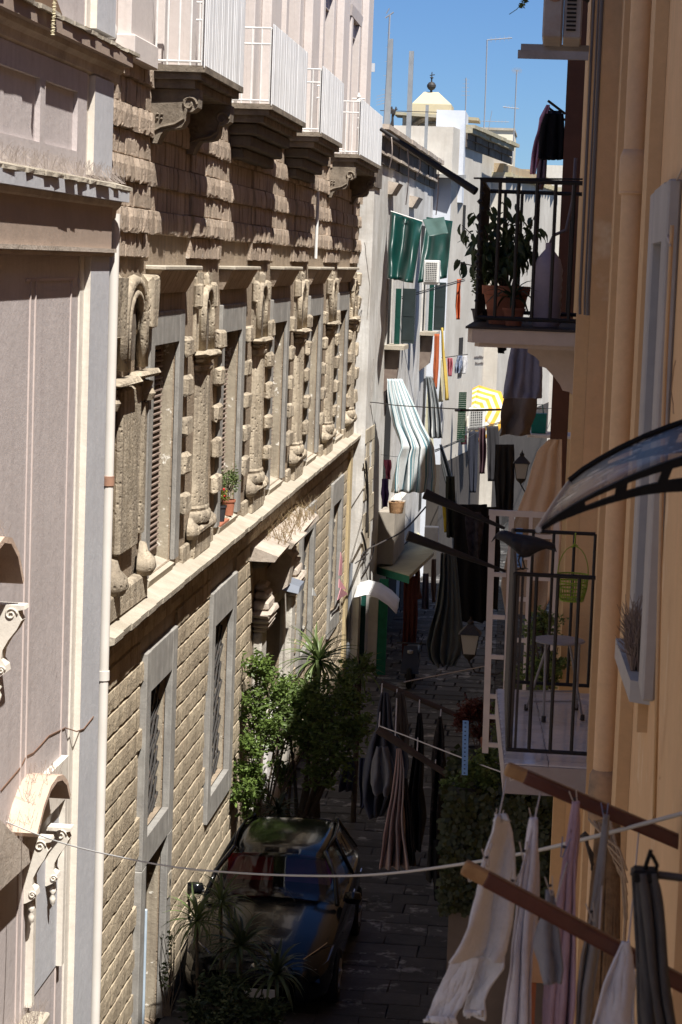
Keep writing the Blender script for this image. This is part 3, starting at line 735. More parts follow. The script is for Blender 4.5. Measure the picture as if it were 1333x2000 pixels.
m = MB(); m.box(QX+.001, QX+.07, ya, ya+.1, 2.35, 4.4); m.box(QX+.001, QX+.07, yb-.1, yb, 2.35, 4.4); m.box(QX+.001, QX+.07, ya+.101, yb-.101, 4.0, 4.4)
sw = m.build('window_surround', pink_cr, pk)
B(QX-.02, QX+.012, ya+.1, yb-.1, 2.35, 4.0).build('blind_window', pink_bl, sw)
a, b = PX(45,1985,QX+.22), PX(100,1915,QX+.22)
m = MB(); m.box(QX, QX+.22, a.y, b.y, 2.21, 2.29, ch=.015); m.box(QX, QX+.15, a.y+.03, b.y-.03, 2.12, 2.209, ch=.01); sl_ = m.build('window_sill', ledge_st, sw)
m = MB()
for s in range(130): y = R(a.y, b.y); x = R(QX+.02, QX+.2); m.tube((x,y,2.29), (x+R(-.05,.05), y+R(-.05,.05), 2.29+R(.08,.16)), .0016, n=3, caps=False)
m.build('bird_spikes', spike, sl_, kind='stuff')
# pediment of the nearer window
m = MB(); q = [PX(0,1600,-4.36), PX(66,1668,-4.36), PX(60,1684,-4.36), PX(0,1740,-4.36)]
m.prism([(-4.36, p.y, p.z) for p in q], (QX+4.36, 0, 0)); m.build('pediment', cornice_st, pk)
m = MB()
for s in range(160): t = R(0,1); p = q[0].lerp(q[1], t); x = R(-4.6,-4.38); m.tube((x,p.y,p.z), (x+R(-.05,.05), p.y+R(-.04,.04), p.z+R(.07,.12)), .0016, n=3, caps=False)
m.build('bird_spikes', spike, pk, kind='stuff')
# a long crack in the plaster
pts = [PX(x, y, QX+.003) for x, y in ((2,1548),(22,1520),(40,1500),(52,1478),(66,1466),(80,1455),(96,1440),(128,1424))]+[PX(x, y, FX+.003) for x, y in ((150,1432),(164,1420),(183,1396))]
MB().path([p+Vector((0, R(-.02,.02), R(-.02,.02))) for p in pts], .007, n=4).build('crack', M('crack_brown', (.16,.09,.06)), pk)

# ================================================================== orange building on the right
orange = M('orange_plaster', (.72,.48,.265), (.64,.415,.22), s=.8, bump=.3, bs=9, streak=(.58,.40,.22), sk=(.48,.72), spot=(.80,.65,.44), ss=(1.6,.60,.72), grime=(.60,.42,.23))
orange_d = M('orange_edge_plaster', (.66,.45,.24), (.58,.39,.21), s=1, bump=.1)
grey_tr = M('grey_white_trim', (.43,.415,.40), (.36,.35,.335), s=2, bump=.08, bs=12)
concrete = M('beige_concrete', (.60,.51,.43), (.52,.44,.37), s=3, bump=.2, bs=14)
OB = thing('orange_building', 'orange plastered building filling the right side of the alley with balconies and trim', 'building', (4, 20, G))
TOP = 14.95
m = MB()
m.box(.42, 9, -32, 12.25, G, TOP); m.build('wall', orange, OB)
B(.33, 9, 12.25, 15.7, G, TOP-.002).build('wall_section', orange, OB)
B(.21, 9, 15.7, 62, G, TOP-.004).build('far_wall', orange, OB)
B(.36, .419, 10.2, 10.75, G, TOP-.1).build('flat_strip', orange_d, OB)
B(.385, .419, 5.9, 7.05, G, TOP-.1).build('flat_strip', orange, OB)
B(.27, .329, 12.3, 12.62, G, TOP-.1).build('flat_strip', orange_d, OB)
B(.29, .3298, 13.2, 13.5, G, TOP-.1).build('flat_strip', orange, OB)
B(.12, .209, 15.72, 16.1, G, TOP-.1).build('flat_strip', orange_d, OB)
B(.42, 9, -7, 62, TOP+.001, TOP+.12).build('roof_slab', concrete, OB)
# grey jambs of the balcony door
B(.285, .3285, 12.75, 13.1, 6.46, 9.55, ch=.006).build('door_jamb', grey_tr, OB)
# window on the near wall
m = MB(); m.box(.37, .419, 9.6, 9.98, 7.62, 9.54, ch=.008); m.box(.37, .419, 8.3, 8.65, 7.62, 9.54, ch=.008); m.box(.372, .418, 8.651, 9.599, 9.32, 9.54)
wf = m.build('window', grey_tr, OB)
B(.41, .43, 8.65, 9.6, 7.6, 9.32).build('shutter', M('grey_shutter_paint', (.28,.27,.28)), wf)
m = MB(); m.prism([(.309,9.75,7.53),(.343,8.75,7.53),(.42,8.70,7.53),(.42,9.78,7.53)],(0,0,.085)); sill = m.build('window_sill', grey_tr, wf)
m = MB(); m.box(.38, .42, 8.8, 8.95, 7.4, 7.528); m.build('sill_bracket', orange_d, wf)
m = MB()
for i in range(260):
    y = R(8.95, 9.35); x = R(.35, .40); h = R(.08, .26); m.path([(x,y,7.615), (x+R(-.03,.02), y+R(-.03,.04), 7.615+h*.6), (x+R(-.07,.04), y+R(-.08,.10), 7.615+h)], .0035, n=3, r_end=.001)
m.build('dry_grass_tuft', M('dry_grass', (.14,.10,.09), (.2,.15,.11), s=20), None, label='dry wispy grass tuft growing on the grey window sill of the orange wall', cat='plant')
# big orange drainpipe
o_pipe = M('orange_pipe_paint', (.72,.49,.275), (.64,.425,.235), s=1.5, rough=.55, bump=.15, grime=(.55,.38,.25))
pa, pb = PX(1188, 1500, .345), PX(1246, -40, .345)
pipe = MB().path([(.345, 11.7, 4.0), (.345, 11.7, 6.5), (.345, 11.7, 12.9)], .058, n=18).build('drainpipe', o_pipe, None, smooth=50, label='thick orange-painted drainpipe running up the near orange wall', cat='pipe')
MB().lathe((.345, 11.7, 9.72), [(.058,-.13),(.072,-.11),(.076,-.02),(.074,.06),(.058,.1)], n=18).build('pipe_socket', o_pipe, pipe, smooth=True)
MB().lathe((.345, 11.7, 6.47), [(.058,-.16),(.072,-.14),(.078,.0),(.074,.1),(.058,.13)], n=18).build('pipe_socket', M('stained_pipe_socket', (.45,.3,.18), (.2,.15,.11), s=6), pipe, smooth=True)
MB().path([(.345+cos(t)*.066, 11.7+sin(t)*.066, 9.60) for t in [i*pi/8 for i in range(17)]], .008, n=5).build('pipe_strap', o_pipe, pipe)
# thin conduits and cables on the wall
cab = M('pale_cable', (.42,.36,.32), rough=.6); cabd = M('dark_cable', (.04,.035,.033), rough=.6)
def cable(pts, r, mat, label, cat='cable', sag=0):
    P_ = [Vector(p) for p in pts]; out = []
    n = len(P_)
    for i in range(n-1):                                    # smooth curve through the points
        a, b, c, d = P_[max(i-1,0)], P_[i], P_[i+1], P_[min(i+2,n-1)]
        for s in range(8):
            t = s/8; out.append(.5*((2*b)+(c-a)*t+(2*a-5*b+4*c-d)*t*t+(3*b-a-3*c+d)*t**3))
    out.append(P_[-1])
    return MB().path(out, r, n=5).build('cable', mat, None, smooth=True, label=label, cat=cat)
cable([PX(1333,330,.40), PX(1305,390,.40), PX(1300,440,.40), PX(1310,480,.35)], .004, cab, 'thin cable dropping in a curve beside the grey window frame')
cable([PX(1313,440,.355), PX(1298,760,.355), PX(1292,1000,.355), PX(1283,1390,.355), PX(1278,1600,.40)], .007, orange_d, 'straight orange conduit running down the wall beside the window', 'conduit')
cable([PX(1112,-20,.0), PX(1110,330,.0), PX(1106,520,.0), PX(1104,640,.0)], .003, cab, 'thin pale cord hanging straight down in front of the upper balcony', 'cord')
m = MB()
for dx, r in ((0,.010),(.05,.007),(.085,.014)):
    m.path([(.13+dx*.6, 15.5-dx*3, 12.9), (.135+dx*.6, 15.5-dx*3, 9.0), (.14+dx*.6, 15.5-dx*3, 8.9)], r, n=8)
m.build('conduit', M('grey_conduit', (.12,.11,.11), rough=.5), None, smooth=50, label='bunch of grey conduits running up the wall by the upper balcony', cat='conduit', kind=None)
# dark red strip: painted column of the next bay
B(-.03, .12, 19.6, 19.9, 7.3, TOP-.01).build('red_brown_strip', M('dark_red_paint', (.11,.05,.034), (.08,.038,.026), s=4, rough=.7), OB)

# ------------------------------------------------------------------ balconies of the orange building
blk = M('black_rail_iron', (.018,.016,.016), (.05,.035,.028), s=12, lo=.6, hi=.8, rough=.55)
def rail(parent, path2, z0, z1, step, r=.009, far_scale=1):
    top = MB()
    for (a, b) in zip(path2[:-1], path2[1:]):
        for z in (z0+.04, z1): top.tube((*a, z), (*b, z), r*1.25, n=6)
    top.build('handrail', blk, parent)
    mesh = MB().tube((0,0,0), (0,0,z1-z0-.03), r, n=6).mesh('baluster', blk)
    for (a, b) in zip(path2[:-1], path2[1:]):
        L = (Vector(b)-Vector(a)).length; k = max(1, round(L/step))
        for i in range(k): place(mesh, 'baluster', parent, (a[0]+(b[0]-a[0])*i/k, a[1]+(b[1]-a[1])*i/k, z0+.03))
    e = path2[-1]; place(mesh, 'baluster', parent, (e[0], e[1], z0+.03))
# lower balcony with white tiles
LZ = 6.44
lb_ = thing('tiled_balcony', 'small white-tiled balcony with black iron railing, low on the orange wall', 'balcony', (.3, 13.5, LZ))
poly = [(.33, 12.42), (-.19, 12.42), (-.30, 14.68), (.33, 14.68)]
m = MB(); m.prism([(x, y, LZ-.17) for x, y in poly], (0,0,.162)); m.build('slab', M('balcony_slab_render', (.40,.36,.35), (.34,.3,.29), s=4, bump=.2), lb_)
tile_m = M('white_floor_tile', (.66,.65,.67), (.6,.59,.61), s=5, rough=.12, isl=.08, spec=.6)
y = 12.43
tl = []
while y < 14.6:
    f = (y-12.42)/2.26; xl = -.185-.11*f
    for x0, x1 in ((xl, xl+.24), (xl+.245, .32)):
        B(x0, x1, y, y+.118, LZ-.006, LZ+.002).build('floor_tile', tile_m, lb_)
    y += .124
rail(lb_, [(.30, 12.52), (-.175, 12.52), (-.235, 14.62), (.30, 14.62)], LZ+.02, 7.5, .135, .0105)
# upper balcony
UZ = 8.77
ub = thing('upper_balcony', 'beige balcony slab with black railing and potted plants high on the orange wall', 'balcony', (.2, 17.5, UZ))
poly = [(.21, 16.35), (-.62, 16.35), (-.655, 16.45), (-.665, 18.9), (.21, 18.9)]
m = MB(); m.prism([(x, y, UZ-.12) for x, y in poly], (0,0,.10)); m.prism([(x+(.05 if x < 0 else 0), y+.05*(1 if y < 17 else 0), UZ-.15) for x, y in poly], (0,0,.029)); m.build('slab', concrete, ub)
B(-.67, .21, 16.34, 18.92, UZ-.019, UZ-.004).build('drip_edge', M('dark_drip_edge', (.05,.04,.035)), ub)
for yy in (16.75, 18.3):
    m = MB(); pr = [(.21,-.152),(-.22,-.152),(-.22,-.19),(-.17,-.215),(-.13,-.25),(-.13,-.285),(-.08,-.3),(-.02,-.36),(.03,-.42),(.05,-.46),(.1,-.47),(.21,-.56)]
    m.prism([(a, yy, UZ+b) for a, b in pr], (0,.3,0)); m.build('corbel', concrete, ub)
rail(ub, [(.2, 16.45), (-.60, 16.45), (-.625, 18.82), (.2, 18.82)], UZ+.02, 9.82, .135, .0135)
m = MB()
for i in range(16): m.lathe((-.60+R(-.012,.012), 16.45, 8.95+i*.055), [(0,-.03),(.018+R(0,.008),0),(0,.03)], n=6)
m.build('tied_post', M('black_rail_iron', (0,0,0)), ub)
MB().tube((-.66,16.43,9.83), (.2,16.43,9.85), .007, n=5).build('line_rod', blk, ub)

# ------------------------------------------------------------------ cloth, foliage and other makers
def pl(pts, t):                                             # point on a polyline at 0..1
    n = len(pts)-1; s = min(max(t*n, 0), n-1e-6); i = int(s); f = s-i
    return [a+(b-a)*f for a, b in zip(pts[i], pts[i+1])]
def drape(name, rows, Y, mat, label, cat='laundry', folds=3, amp=.03, nu=24, nv=20, thick=.006, parent=None, group=None, ph=None, slope=0.0, taper=.3):
    """hanging cloth; rows = (left px, right px, y px) down the cloth at street distance Y; folds run downwards and open towards the hem"""
    ph = R(0, 6) if ph is None else ph; fq = [(folds*R(.8,1.2), R(0,6), R(.5,1)) for _ in range(3)]
    def f(u, v):
        xl, xr, y = pl(rows, v); px = xl+(xr-xl)*u
        d = 0
        for q, p, a in fq: d += a*sin(u*q*2*pi+p+v*.8+ph*0)
        d += .5*N3(u*3, v*3+ph, ph)+.45*N3(u*8, v*5+ph, ph*2)+.2*N3(u*17, v*13, ph)
        q = PY(px, y, Y+slope*(u-.5)); k = amp*(taper+(1-taper)*v)*d
        return (q.x+k*.25*sin(v*7+ph), q.y+k, q.z)
    return MB().grid(f, nu, nv, thick=thick).build(name, mat, parent, smooth=True, label=label, cat=cat, group=group)
def cloth_m(name, c, c2=None, trans=.3, **k): return M(name, c, c2 or tuple(x*.88 for x in c), s=k.pop('s', 18), rough=.9, trans=trans, bump=k.pop('bump', .15), bs=k.pop('bs', 60), **k)
peg_m = M('wooden_peg', (.45,.4,.34), rough=.7); peg_b = M('blue_peg_plastic', (.14,.17,.3), rough=.5)
peg_proto = []
def peg(p, s=1.0, mat=None, label='', rot=0.0, group='clothes pegs on the near washing lines'):
    m = MB()
    m.hexa([(-.006,-.004,-.03),(-.001,-.004,-.03),(-.001,.004,-.03),(-.006,.004,-.03),(-.018,-.004,.05),(-.013,-.004,.05),(-.013,.004,.05),(-.018,.004,.05)])
    m.hexa([(.001,-.004,-.03),(.006,-.004,-.03),(.006,.004,-.03),(.001,.004,-.03),(.013,-.004,.05),(.018,-.004,.05),(.018,.004,.05),(.013,.004,.05)])
    o = bpy.data.objects.new('clothes_peg', m.mesh('clothes_peg', mat or peg_m)); COL.objects.link(o); o.location = p; o.scale = (s,s,s); o.rotation_euler = (0, rot, 0)
    tag(o, label, 'clothes peg', group)
    s_ = MB().lathe((0,0,.012), [(0,-.007),(.008,-.004),(.008,.004),(0,.007)], n=6).build('spring', iron, None); s_.parent = o
    return o
def leafy(m, c, rad, n, size, flat=.0, up=.3, inner=.35, pts=4):
    """n leaf blades scattered through an ellipsoid, clumped so light and gaps show"""
    c = Vector(c); seeds = [Vector((R(-1,1), R(-1,1), R(-1,1))) for _ in range(max(3, n//28))]
    seeds = [s.normalized()*R(inner, 1) for s in seeds]
    for i in range(n):
        s = random.choice(seeds); d = Vector((random.gauss(0,.2), random.gauss(0,.2), random.gauss(0,.2)))
        p = c+Vector(((s.x+d.x)*rad[0], (s.y+d.y)*rad[1], (s.z+d.z)*rad[2]))
        a = Vector((R(-1,1), R(-1,1), R(-.6,.9)*up*2)).normalized(); b = a.cross(Vector((R(-1,1), R(-1,1), R(-1,1)))).normalized()
        L = size*R(.7,1.3); W = L*.28; nrm = a.cross(b).normalized()*L*.12
        m.add([p, p+a*L*.45+b*W+nrm, p+a*L-nrm, p+a*L*.45-b*W+nrm], [(0,1,2,3)])
def leafmat(name, c, c2, tr=.35): return M(name, c, c2, s=5, isl=.35, rough=.45, trans=tr, spec=.4)
def leaf_mesh(name, L, W, mat, droop=.3, n=6):
    m = MB(); m.grid(lambda u, v: ((u-.5)*W*sin(pi*min(1, .12+v*.88))**.7*(1 if v < .98 else .1), L*v*cos(droop*v), -L*v*v*sin(droop*v)*1.0+abs(u-.5)*W*.35), 2, n)
    return m.mesh(name, mat, True)
def rosette(root, p, n, mesh, mat=None, tilt=(0.2, 1.9), scale=(.8, 1.15), name='leaf'):
    for i in range(n):
        f = i/n; az = i*2.39996; el = tilt[0]+(tilt[1]-tilt[0])*f
        place(mesh, name, root, p, (1, R(*scale)*(1 if f < .9 else .8), 1), (pi/2-el+R(-.1,.1), R(-.2,.2), az+R(-.15,.15)))
def pot(root, p, r, h, mat, name='pot', r0=.72):
    p = Vector(p); MB().lathe(p, [(r*r0,0),(r*.97,h*.84),(r*1.08,h*.85),(r*1.1,h),(r*.95,h),(r*.93,h*.88),(0,h*.86)], n=20).build(name, mat, root, smooth=35)
terra = M('terracotta', (.42,.16,.09), (.34,.125,.075), s=6, rough=.8, bump=.1)
dk_pot = M('dark_plastic_pot', (.035,.035,.04), rough=.5)
# ================================================================== white building after the palace and the row beyond it
whitep = M('patched_white_plaster', (.66,.645,.615), (.48,.455,.42), s=.7, lo=.4, hi=.6, bump=.3, bs=7, streak=(.33,.31,.28), sk=(.46,.7), grime=(.33,.30,.26), spot=(.34,.29,.22), ss=(1.3,.66,.74))
beigep = M('aged_beige_plaster', (.60,.56,.49), (.46,.42,.36), s=.6, bump=.2, bs=8, streak=(.42,.375,.31), sk=(.52,.74), grime=(.44,.39,.33))
bluew = M('bluish_limewash', (.58,.61,.66), (.5,.52,.56), s=1, bump=.15, bs=8)
yellowp = M('faded_yellow_render', (.52,.45,.29), (.44,.38,.27), s=.8, bump=.2, bs=6, grime=(.4,.37,.32))
old_st = M('sooty_shaded_cornice', (.13,.105,.085), (.08,.065,.055), s=2, bump=.6, bs=9, grime=(.24,.2,.16))  # soot, deepened to carry some of the overhang shadow
moss = M('mossy_roof_edge', (.34,.30,.18), (.42,.38,.3), s=3, bump=.5, bs=10)
grn = M('green_shutter_paint', (.006,.05,.038), (.005,.04,.03), s=4, rough=.5)
grn2 = M('dark_grey_green_panel', (.028,.038,.04), (.022,.03,.03), s=4, rough=.35)
def PF(px, py, a, b):                                       # a line of sight meets the upright plane through a and b
    d = ray(px, py); n = Vector((b[1]-a[1], -(b[0]-a[0]), 0)); k = n.dot(Vector((a[0], a[1], 0))-Vector((0,0,0)))/n.dot(d); return EYE+d*k
FA, FB = (-4.44, 53.06), (-4.1, 71.2)
def slabwall(m, a, b, z0, z1, depth=6.0):
    d = Vector((b[0]-a[0], b[1]-a[1], 0)).normalized(); n = Vector((-d.y, d.x, 0))*depth
    p = [(a[0],a[1]), (b[0],b[1]), (b[0]+n.x, b[1]+n.y), (a[0]+n.x, a[1]+n.y)]
    return m.hexa([(x,y,z0) for x, y in p]+[(x,y,z1) for x, y in p])
wb = thing('white_building', 'patched white plaster building with green awnings and shutters, just beyond the stone palace', 'building', (-5, 60, G))
m = MB(); slabwall(m, FA, FB, G-.3, 12.4); m.build('wall', whitep, wb)
def ab(t, out, z):                                          # along facade A: t in metres, out of the wall, height
    d = Vector((FB[0]-FA[0], FB[1]-FA[1], 0)).normalized(); n = Vector((d.y, -d.x, 0)); p = Vector((FA[0], FA[1], 0))+d*t+n*out; return (p.x, p.y, z)
def abox(m, t0, t1, o0, o1, z0, z1): return m.hexa([ab(t0,o0,z0), ab(t1,o0,z0), ab(t1,o1,z0), ab(t0,o1,z0), ab(t0,o0,z1), ab(t1,o0,z1), ab(t1,o1,z1), ab(t0,o1,z1)])
for i, (z0, z1, o) in enumerate(((11.55,11.75,.05),(11.752,11.82,.14),(11.822,12.15,.08),(12.152,12.3,.2),(12.302,12.42,.3))):
    m = MB(); t = 0
    while t < 17.9:
        d = R(.6, 1.6); abox(m, t, min(t+d-.01, 18.0), -.02, o+R(-.02,.02), z0+R(-.005,.005), z1); t += d
    m.build('cornice_course', old_st if i in (0, 2) else cornice_st, wb)
for t, z, w_ in ((3.3, 10.9, 1.3), (9.5, 10.75, 1.5)):
    m = MB(); m.hexa([ab(t,0,z), ab(t+w_,0,z), ab(t+w_,.10,z), ab(t,.10,z), ab(t,0,z+.32), ab(t+w_,0,z+.32), ab(t+w_,.26,z+.28), ab(t,.26,z+.28)]); m.build('broken_corbel', cornice_st, wb)
m = MB(); abox(m, -.05, 1.2, -.1, .05, 10.95, 11.55); m.build('eaves_stone', old_st, wb)
# windows: recessed dark openings are framed boxes proud of the wall with shutters swung out at right angles
def t_of(px, py): q = PF(px, py, FA, FB); return (Vector((q.x-FA[0], q.y-FA[1]))).length, q.z
def win(px_l, y_top, y_bot, wid, shut_w=.62, sill=True, label=None):
    t, zt = t_of(px_l, y_top); _, zb = t_of(px_l, y_bot)
    m = MB(); abox(m, t, t+wid, -.02, .012, zb, zt); w_ = m.build('window', dark_in, wb)
    m = MB(); abox(m, t-.06, t, -.01, .05, zb, zt); abox(m, t+wid, t+wid+.07, -.01, .05, zb, zt); each(m, 'window_post', whitep, w_)
    if sill:
        m = MB(); abox(m, t-.15, t+wid+.2, -.01, .5, zb-.11, zb-.002); m.build('window_sill', ledge_st, w_)
    return w_, t, zt, zb
for px_l, yt, ybm in ((757, 545, 672), (826, 535, 646)):
    w_, t, zt, zb = win(px_l, yt, ybm, 1.1)
    for k, (tt, o0, o1) in enumerate(((t+.32, .20, .34), (t+1.15, .30, .64))):
        m = MB(); zt_s = zb+(zt-zb)*.86
        abox(m, tt, tt+.045, o0, o1, zb+.02, zt_s); s_ = m.build('shutter', grn if k == 0 else grn2, w_)
        m = MB()
        for i in range(2): z = zb+.1+(zt_s-zb-.2)*i/2; abox(m, tt-.008, tt-.001, o0+.04, o1-.04, z, z+(zt_s-zb)*.38)
        each(m, 'shutter_panel', grn if k == 0 else grn2, s_)
    m = MB(); abox(m, t+.0, t+1.0, -.01, .42, zb-1.0, zb-.12) if False else None
    m = MB()
    pr = [(0, zb-.12), (.36, zb-.12), (.34, zb-.6), (.30, zb-.95), (.0, zb-1.2)]
    m.prism([ab(t+.1, o, z) for o, z in pr], Vector(ab(t+.45,0,0))-Vector(ab(t+.1,0,0))); m.build('box_bracket', M('brown_stained_render', (.13,.095,.08), (.2,.16,.13), s=3), w_)
for px_l, yt, ybm in ((757, 695, 1000), (828, 740, 985), (768, 436, 544), (824, 440, 534)):  # the upper pair are dark sheets painting the shadow behind the awnings
    t, zt = t_of(px_l, yt); _, zb = t_of(px_l, ybm)
    m = MB(); abox(m, t, t+1.6, -.02, .015, zb, zt); m.build('window', dark_in, wb)
# lower parts: porch box, yellow canopy with green edge, white visor, doors
t0, z0 = t_of(738, 1108)
c = [PF(738,1106,FA,FB), PY(800,1124,54.6), PY(848,1078,60.0), PF(818,1040,FA,FB)]
m = MB(); m.hexa([tuple(p-Vector((0,0,.10))) for p in c]+[tuple(p) for p in c])
can = m.build('porch_canopy', M('mustard_canopy', (.50,.46,.30), (.42,.38,.25), s=3, bump=.1), wb)
m = MB(); m.hexa([tuple(c[0]+Vector((0,-.03,-.2))), tuple(c[1]+Vector((0,-.03,-.2))), tuple(c[1]+Vector((0,0,-.2))), tuple(c[0]+Vector((0,0,-.2))), tuple(c[0]+Vector((0,-.03,-.02))), tuple(c[1]+Vector((0,-.03,-.02))), tuple(c[1]+Vector((0,-.001,-.02))), tuple(c[0]+Vector((0,-.001,-.02)))])
m.build('canopy_edge', M('green_edge_paint', (.02,.16,.09), (.015,.12,.07), s=5), can)
ta, za = t_of(740, 1000); tb, zb = t_of(742, 1095)
m = MB(); abox(m, ta, ta+3.2, .0, .42, zb+.02, za); m.build('porch_box', M('brown_grey_render', (.33,.29,.24), (.26,.23,.19), s=2), wb)  # porch box in its own brown-grey
m = MB(); abox(m, ta+3.21, ta+7, .0, .28, zb-.05, za); m.build('porch_panel', whitep, wb)
m = MB()
for (px, yt, yb_, w_, mt) in ((692, 1155, 1312, .8, grn), (716, 1165, 1312, .3, beigep), (735, 1130, 1305, .5, M('green_edge_paint', (0,0,0)))):
    q = PY(px, yb_, 53.6); q2 = PY(px+18, yb_, 53.6)
    MB().box(q.x, q2.x, 53.58, 53.66, G, PY(px, yt, 53.6).z).build('door_board', mt, wb)
for px, w_ in ((748, 3.0), (775, 2.4)):
    q = PF(px, 1290, FA, FB); t = (Vector((q.x-FA[0], q.y-FA[1]))).length
    m = MB(); abox(m, t, t+w_, -.02, .03, G, 2.1); m.build('street_door', dark_in, wb)
m = MB()
vp = [PY(x, y, 53.4) for x, y in ((700,1136),(722,1130),(745,1136),(766,1150),(781,1166))]
m.grid(lambda u, v: tuple(Vector(pl(vp, u))+Vector((0, -.15-v*.9, -.03-.22*v))), 12, 3, thick=.02)
m.build('entrance_visor', M('white_visor_plastic', (.8,.8,.79), (.7,.7,.69), s=4, rough=.4), None, smooth=True, label='curved white visor jutting over the street door at the end of the palace', cat='awning')
# end wall and the beige row after it
BW = [(-4.12,71.2), (-3.55,71.3), (-2.2,83.5), (-.5,99)]
be = thing('beige_building', 'tall beige building with weedy cornice and one white end wall, right of the green awnings', 'building', (-4, 76, G))
m = MB(); m.hexa([(x,y,G-.3) for x, y in ((-9,71.25),(-3.55,71.25),(-3.55,72.2),(-9,72.2))]+[(x,y,11.9) for x, y in ((-9,71.25),(-3.55,71.25),(-3.55,72.2),(-9,72.2))]); m.build('end_wall', bluew, be)
m = MB(); slabwall(m, (-3.56,71.26), (-2.855,77.6), G-.3, 13.5, 5); m.build('wall', beigep, be)
m = MB(); slabwall(m, (-3.30,77.603), (-2.25,88), G-.3, 13.46, 5); m.build('set_back_wall', beigep, be)
m = MB(); P_ = lambda a, z: None
slabwall(m, (-3.56+.02, 71.2), (-2.83,77.62), G-.3, 2.9, .4); slabwall(m, (-3.27,77.63), (-2.2,88), G-.3, 3.9, .4); m.build('ground_floor', M('shade_dark_ground_floor', (.07,.06,.052), (.045,.038,.034), s=1.2, bump=.3), be)  # dark band paints the shade of the enclosed alley end
m = MB(); q0, q1 = PY(850,300,72.6), PY(906,300,72.6); m.box(q0.x, q1.x, 72.6, 75, 11.2, 14.1); m.build('roof_hut', bluew, be)
m = MB(); m.hexa([(-6,71,11.9),(-3.3,70.7,11.9),(-3.2,73.5,12.0),(-6,73.5,12.0),(-6,71,12.02),(-3.3,70.7,12.0),(-3.2,73.5,12.12),(-6,73.5,12.12)]); m.build('low_roof', M('grey_roof_sheet', (.36,.35,.33), (.28,.27,.25), s=3), be)
dB = Vector((BW[2][0]+3.56, BW[2][1]-71.26, 0)).normalized(); nB = Vector((dB.y, -dB.x, 0))
def bb(m, t0, t1, o0, o1, z0, z1):
    P = lambda t, o, z: tuple(Vector((-3.56, 71.26, 0))+dB*t+nB*o+Vector((0,0,z)))
    return m.hexa([P(t0,o0,z0), P(t1,o0,z0), P(t1,o1,z0), P(t0,o1,z0), P(t0,o0,z1), P(t1,o0,z1), P(t1,o1,z1), P(t0,o1,z1)])
for i, (z0, z1, o) in enumerate(((13.0,13.25,.06),(13.252,13.45,.14),(13.452,13.6,.26),(13.602,13.72,.34))):
    m = MB(); t = 2.2
    while t < 12.3:
        d = R(.8, 1.8); bb(m, t, t+d-.01, -.02, o+R(-.03,.03), z0, z1+R(-.01,.015)); t += d
    m.build('cornice_course', old_st if i < 2 else moss, be)
for (px, py, w_, h) in ((905, 400, .5, .9), (897, 660, .8, 1.3)):
    q = PF(px, py, (-3.56,71.26), BW[2]); t = Vector((q.x+3.56, q.y-71.26)).length
    m = MB(); bb(m, t, t+w_, -.02, .02, q.z-h, q.z); m.build('window', dark_in, be)
# farther house with an ochre, crumbling top
fh = thing('far_ochre_house', 'farther pale house with a crumbling ochre parapet behind the black balcony railing', 'house', (-1, 92, G))
m = MB(); slabwall(m, (-2.19,83.52), (-.3,99), G-.3, 12.5, 5); m.build('wall', beigep, fh)
m = MB(); slabwall(m, (-2.17,83.52), (-.28,99), G-.3, 3.4, .4); m.build('ground_floor', M('shade_dark_ground_floor', (0,0,0)), fh)  # same painted shade along this wall foot
m = MB(); slabwall(m, (-2.3,84), (-.6,97), 12.5, 13.0, 3); m.build('parapet', M('ochre_crumbling_stone', (.42,.31,.18), (.33,.25,.16), s=3, bump=.5, grime=(.4,.37,.3)), fh)
m = MB(); t = 0
while t < 15:
    a = Vector((-2.19,83.52,0)).lerp(Vector((-.3,99,0)), t/15.6); m.box(a.x-.8, a.x+R(.15,.3), a.y, a.y+.8, 12.5, 12.6+R(0,.1)); t += .85
m.build('roof_edge', moss, fh)
for (x, y, w_, h, mt) in ((1012, 330, 26, 44, M('ochre_crumbling_stone', (0,0,0))), (1062, 322, 46, 40, beigep)):
    q = PY(x, y, 101); q2 = PY(x+w_, y, 101); m = MB(); m.box(q.x, q2.x, 101, 104, 9, q.z); m.build('roof_block', mt, fh)
# closing walls far down where the street bends
cl = thing('street_end_house', 'dim house closing the alley where it bends to the right', 'house', (0, 112, G))
B(-4, 8, 112, 118, G-.3, 12.2).build('wall', beigep, cl)
for x in (-1.2, .6): B(x, x+.8, 111.95, 112.01, 4, 6).build('window', dark_in, cl)
cb = thing('cream_block', 'plain cream block rising behind the beige cornice and antennas', 'building', (-3, 120, G))
q = PY(962, 254, 120); q2 = PY(1004, 262, 120)
B(q.x-1, q2.x, 120, 126, G, q.z).build('wall', M('cream_render', (.66,.60,.47), (.6,.55,.43), s=.6), cb)
B(q.x-1, q2.x+.05, 119.9, 126.1, q.z, q.z+.12).build('coping', ledge_st, cb)
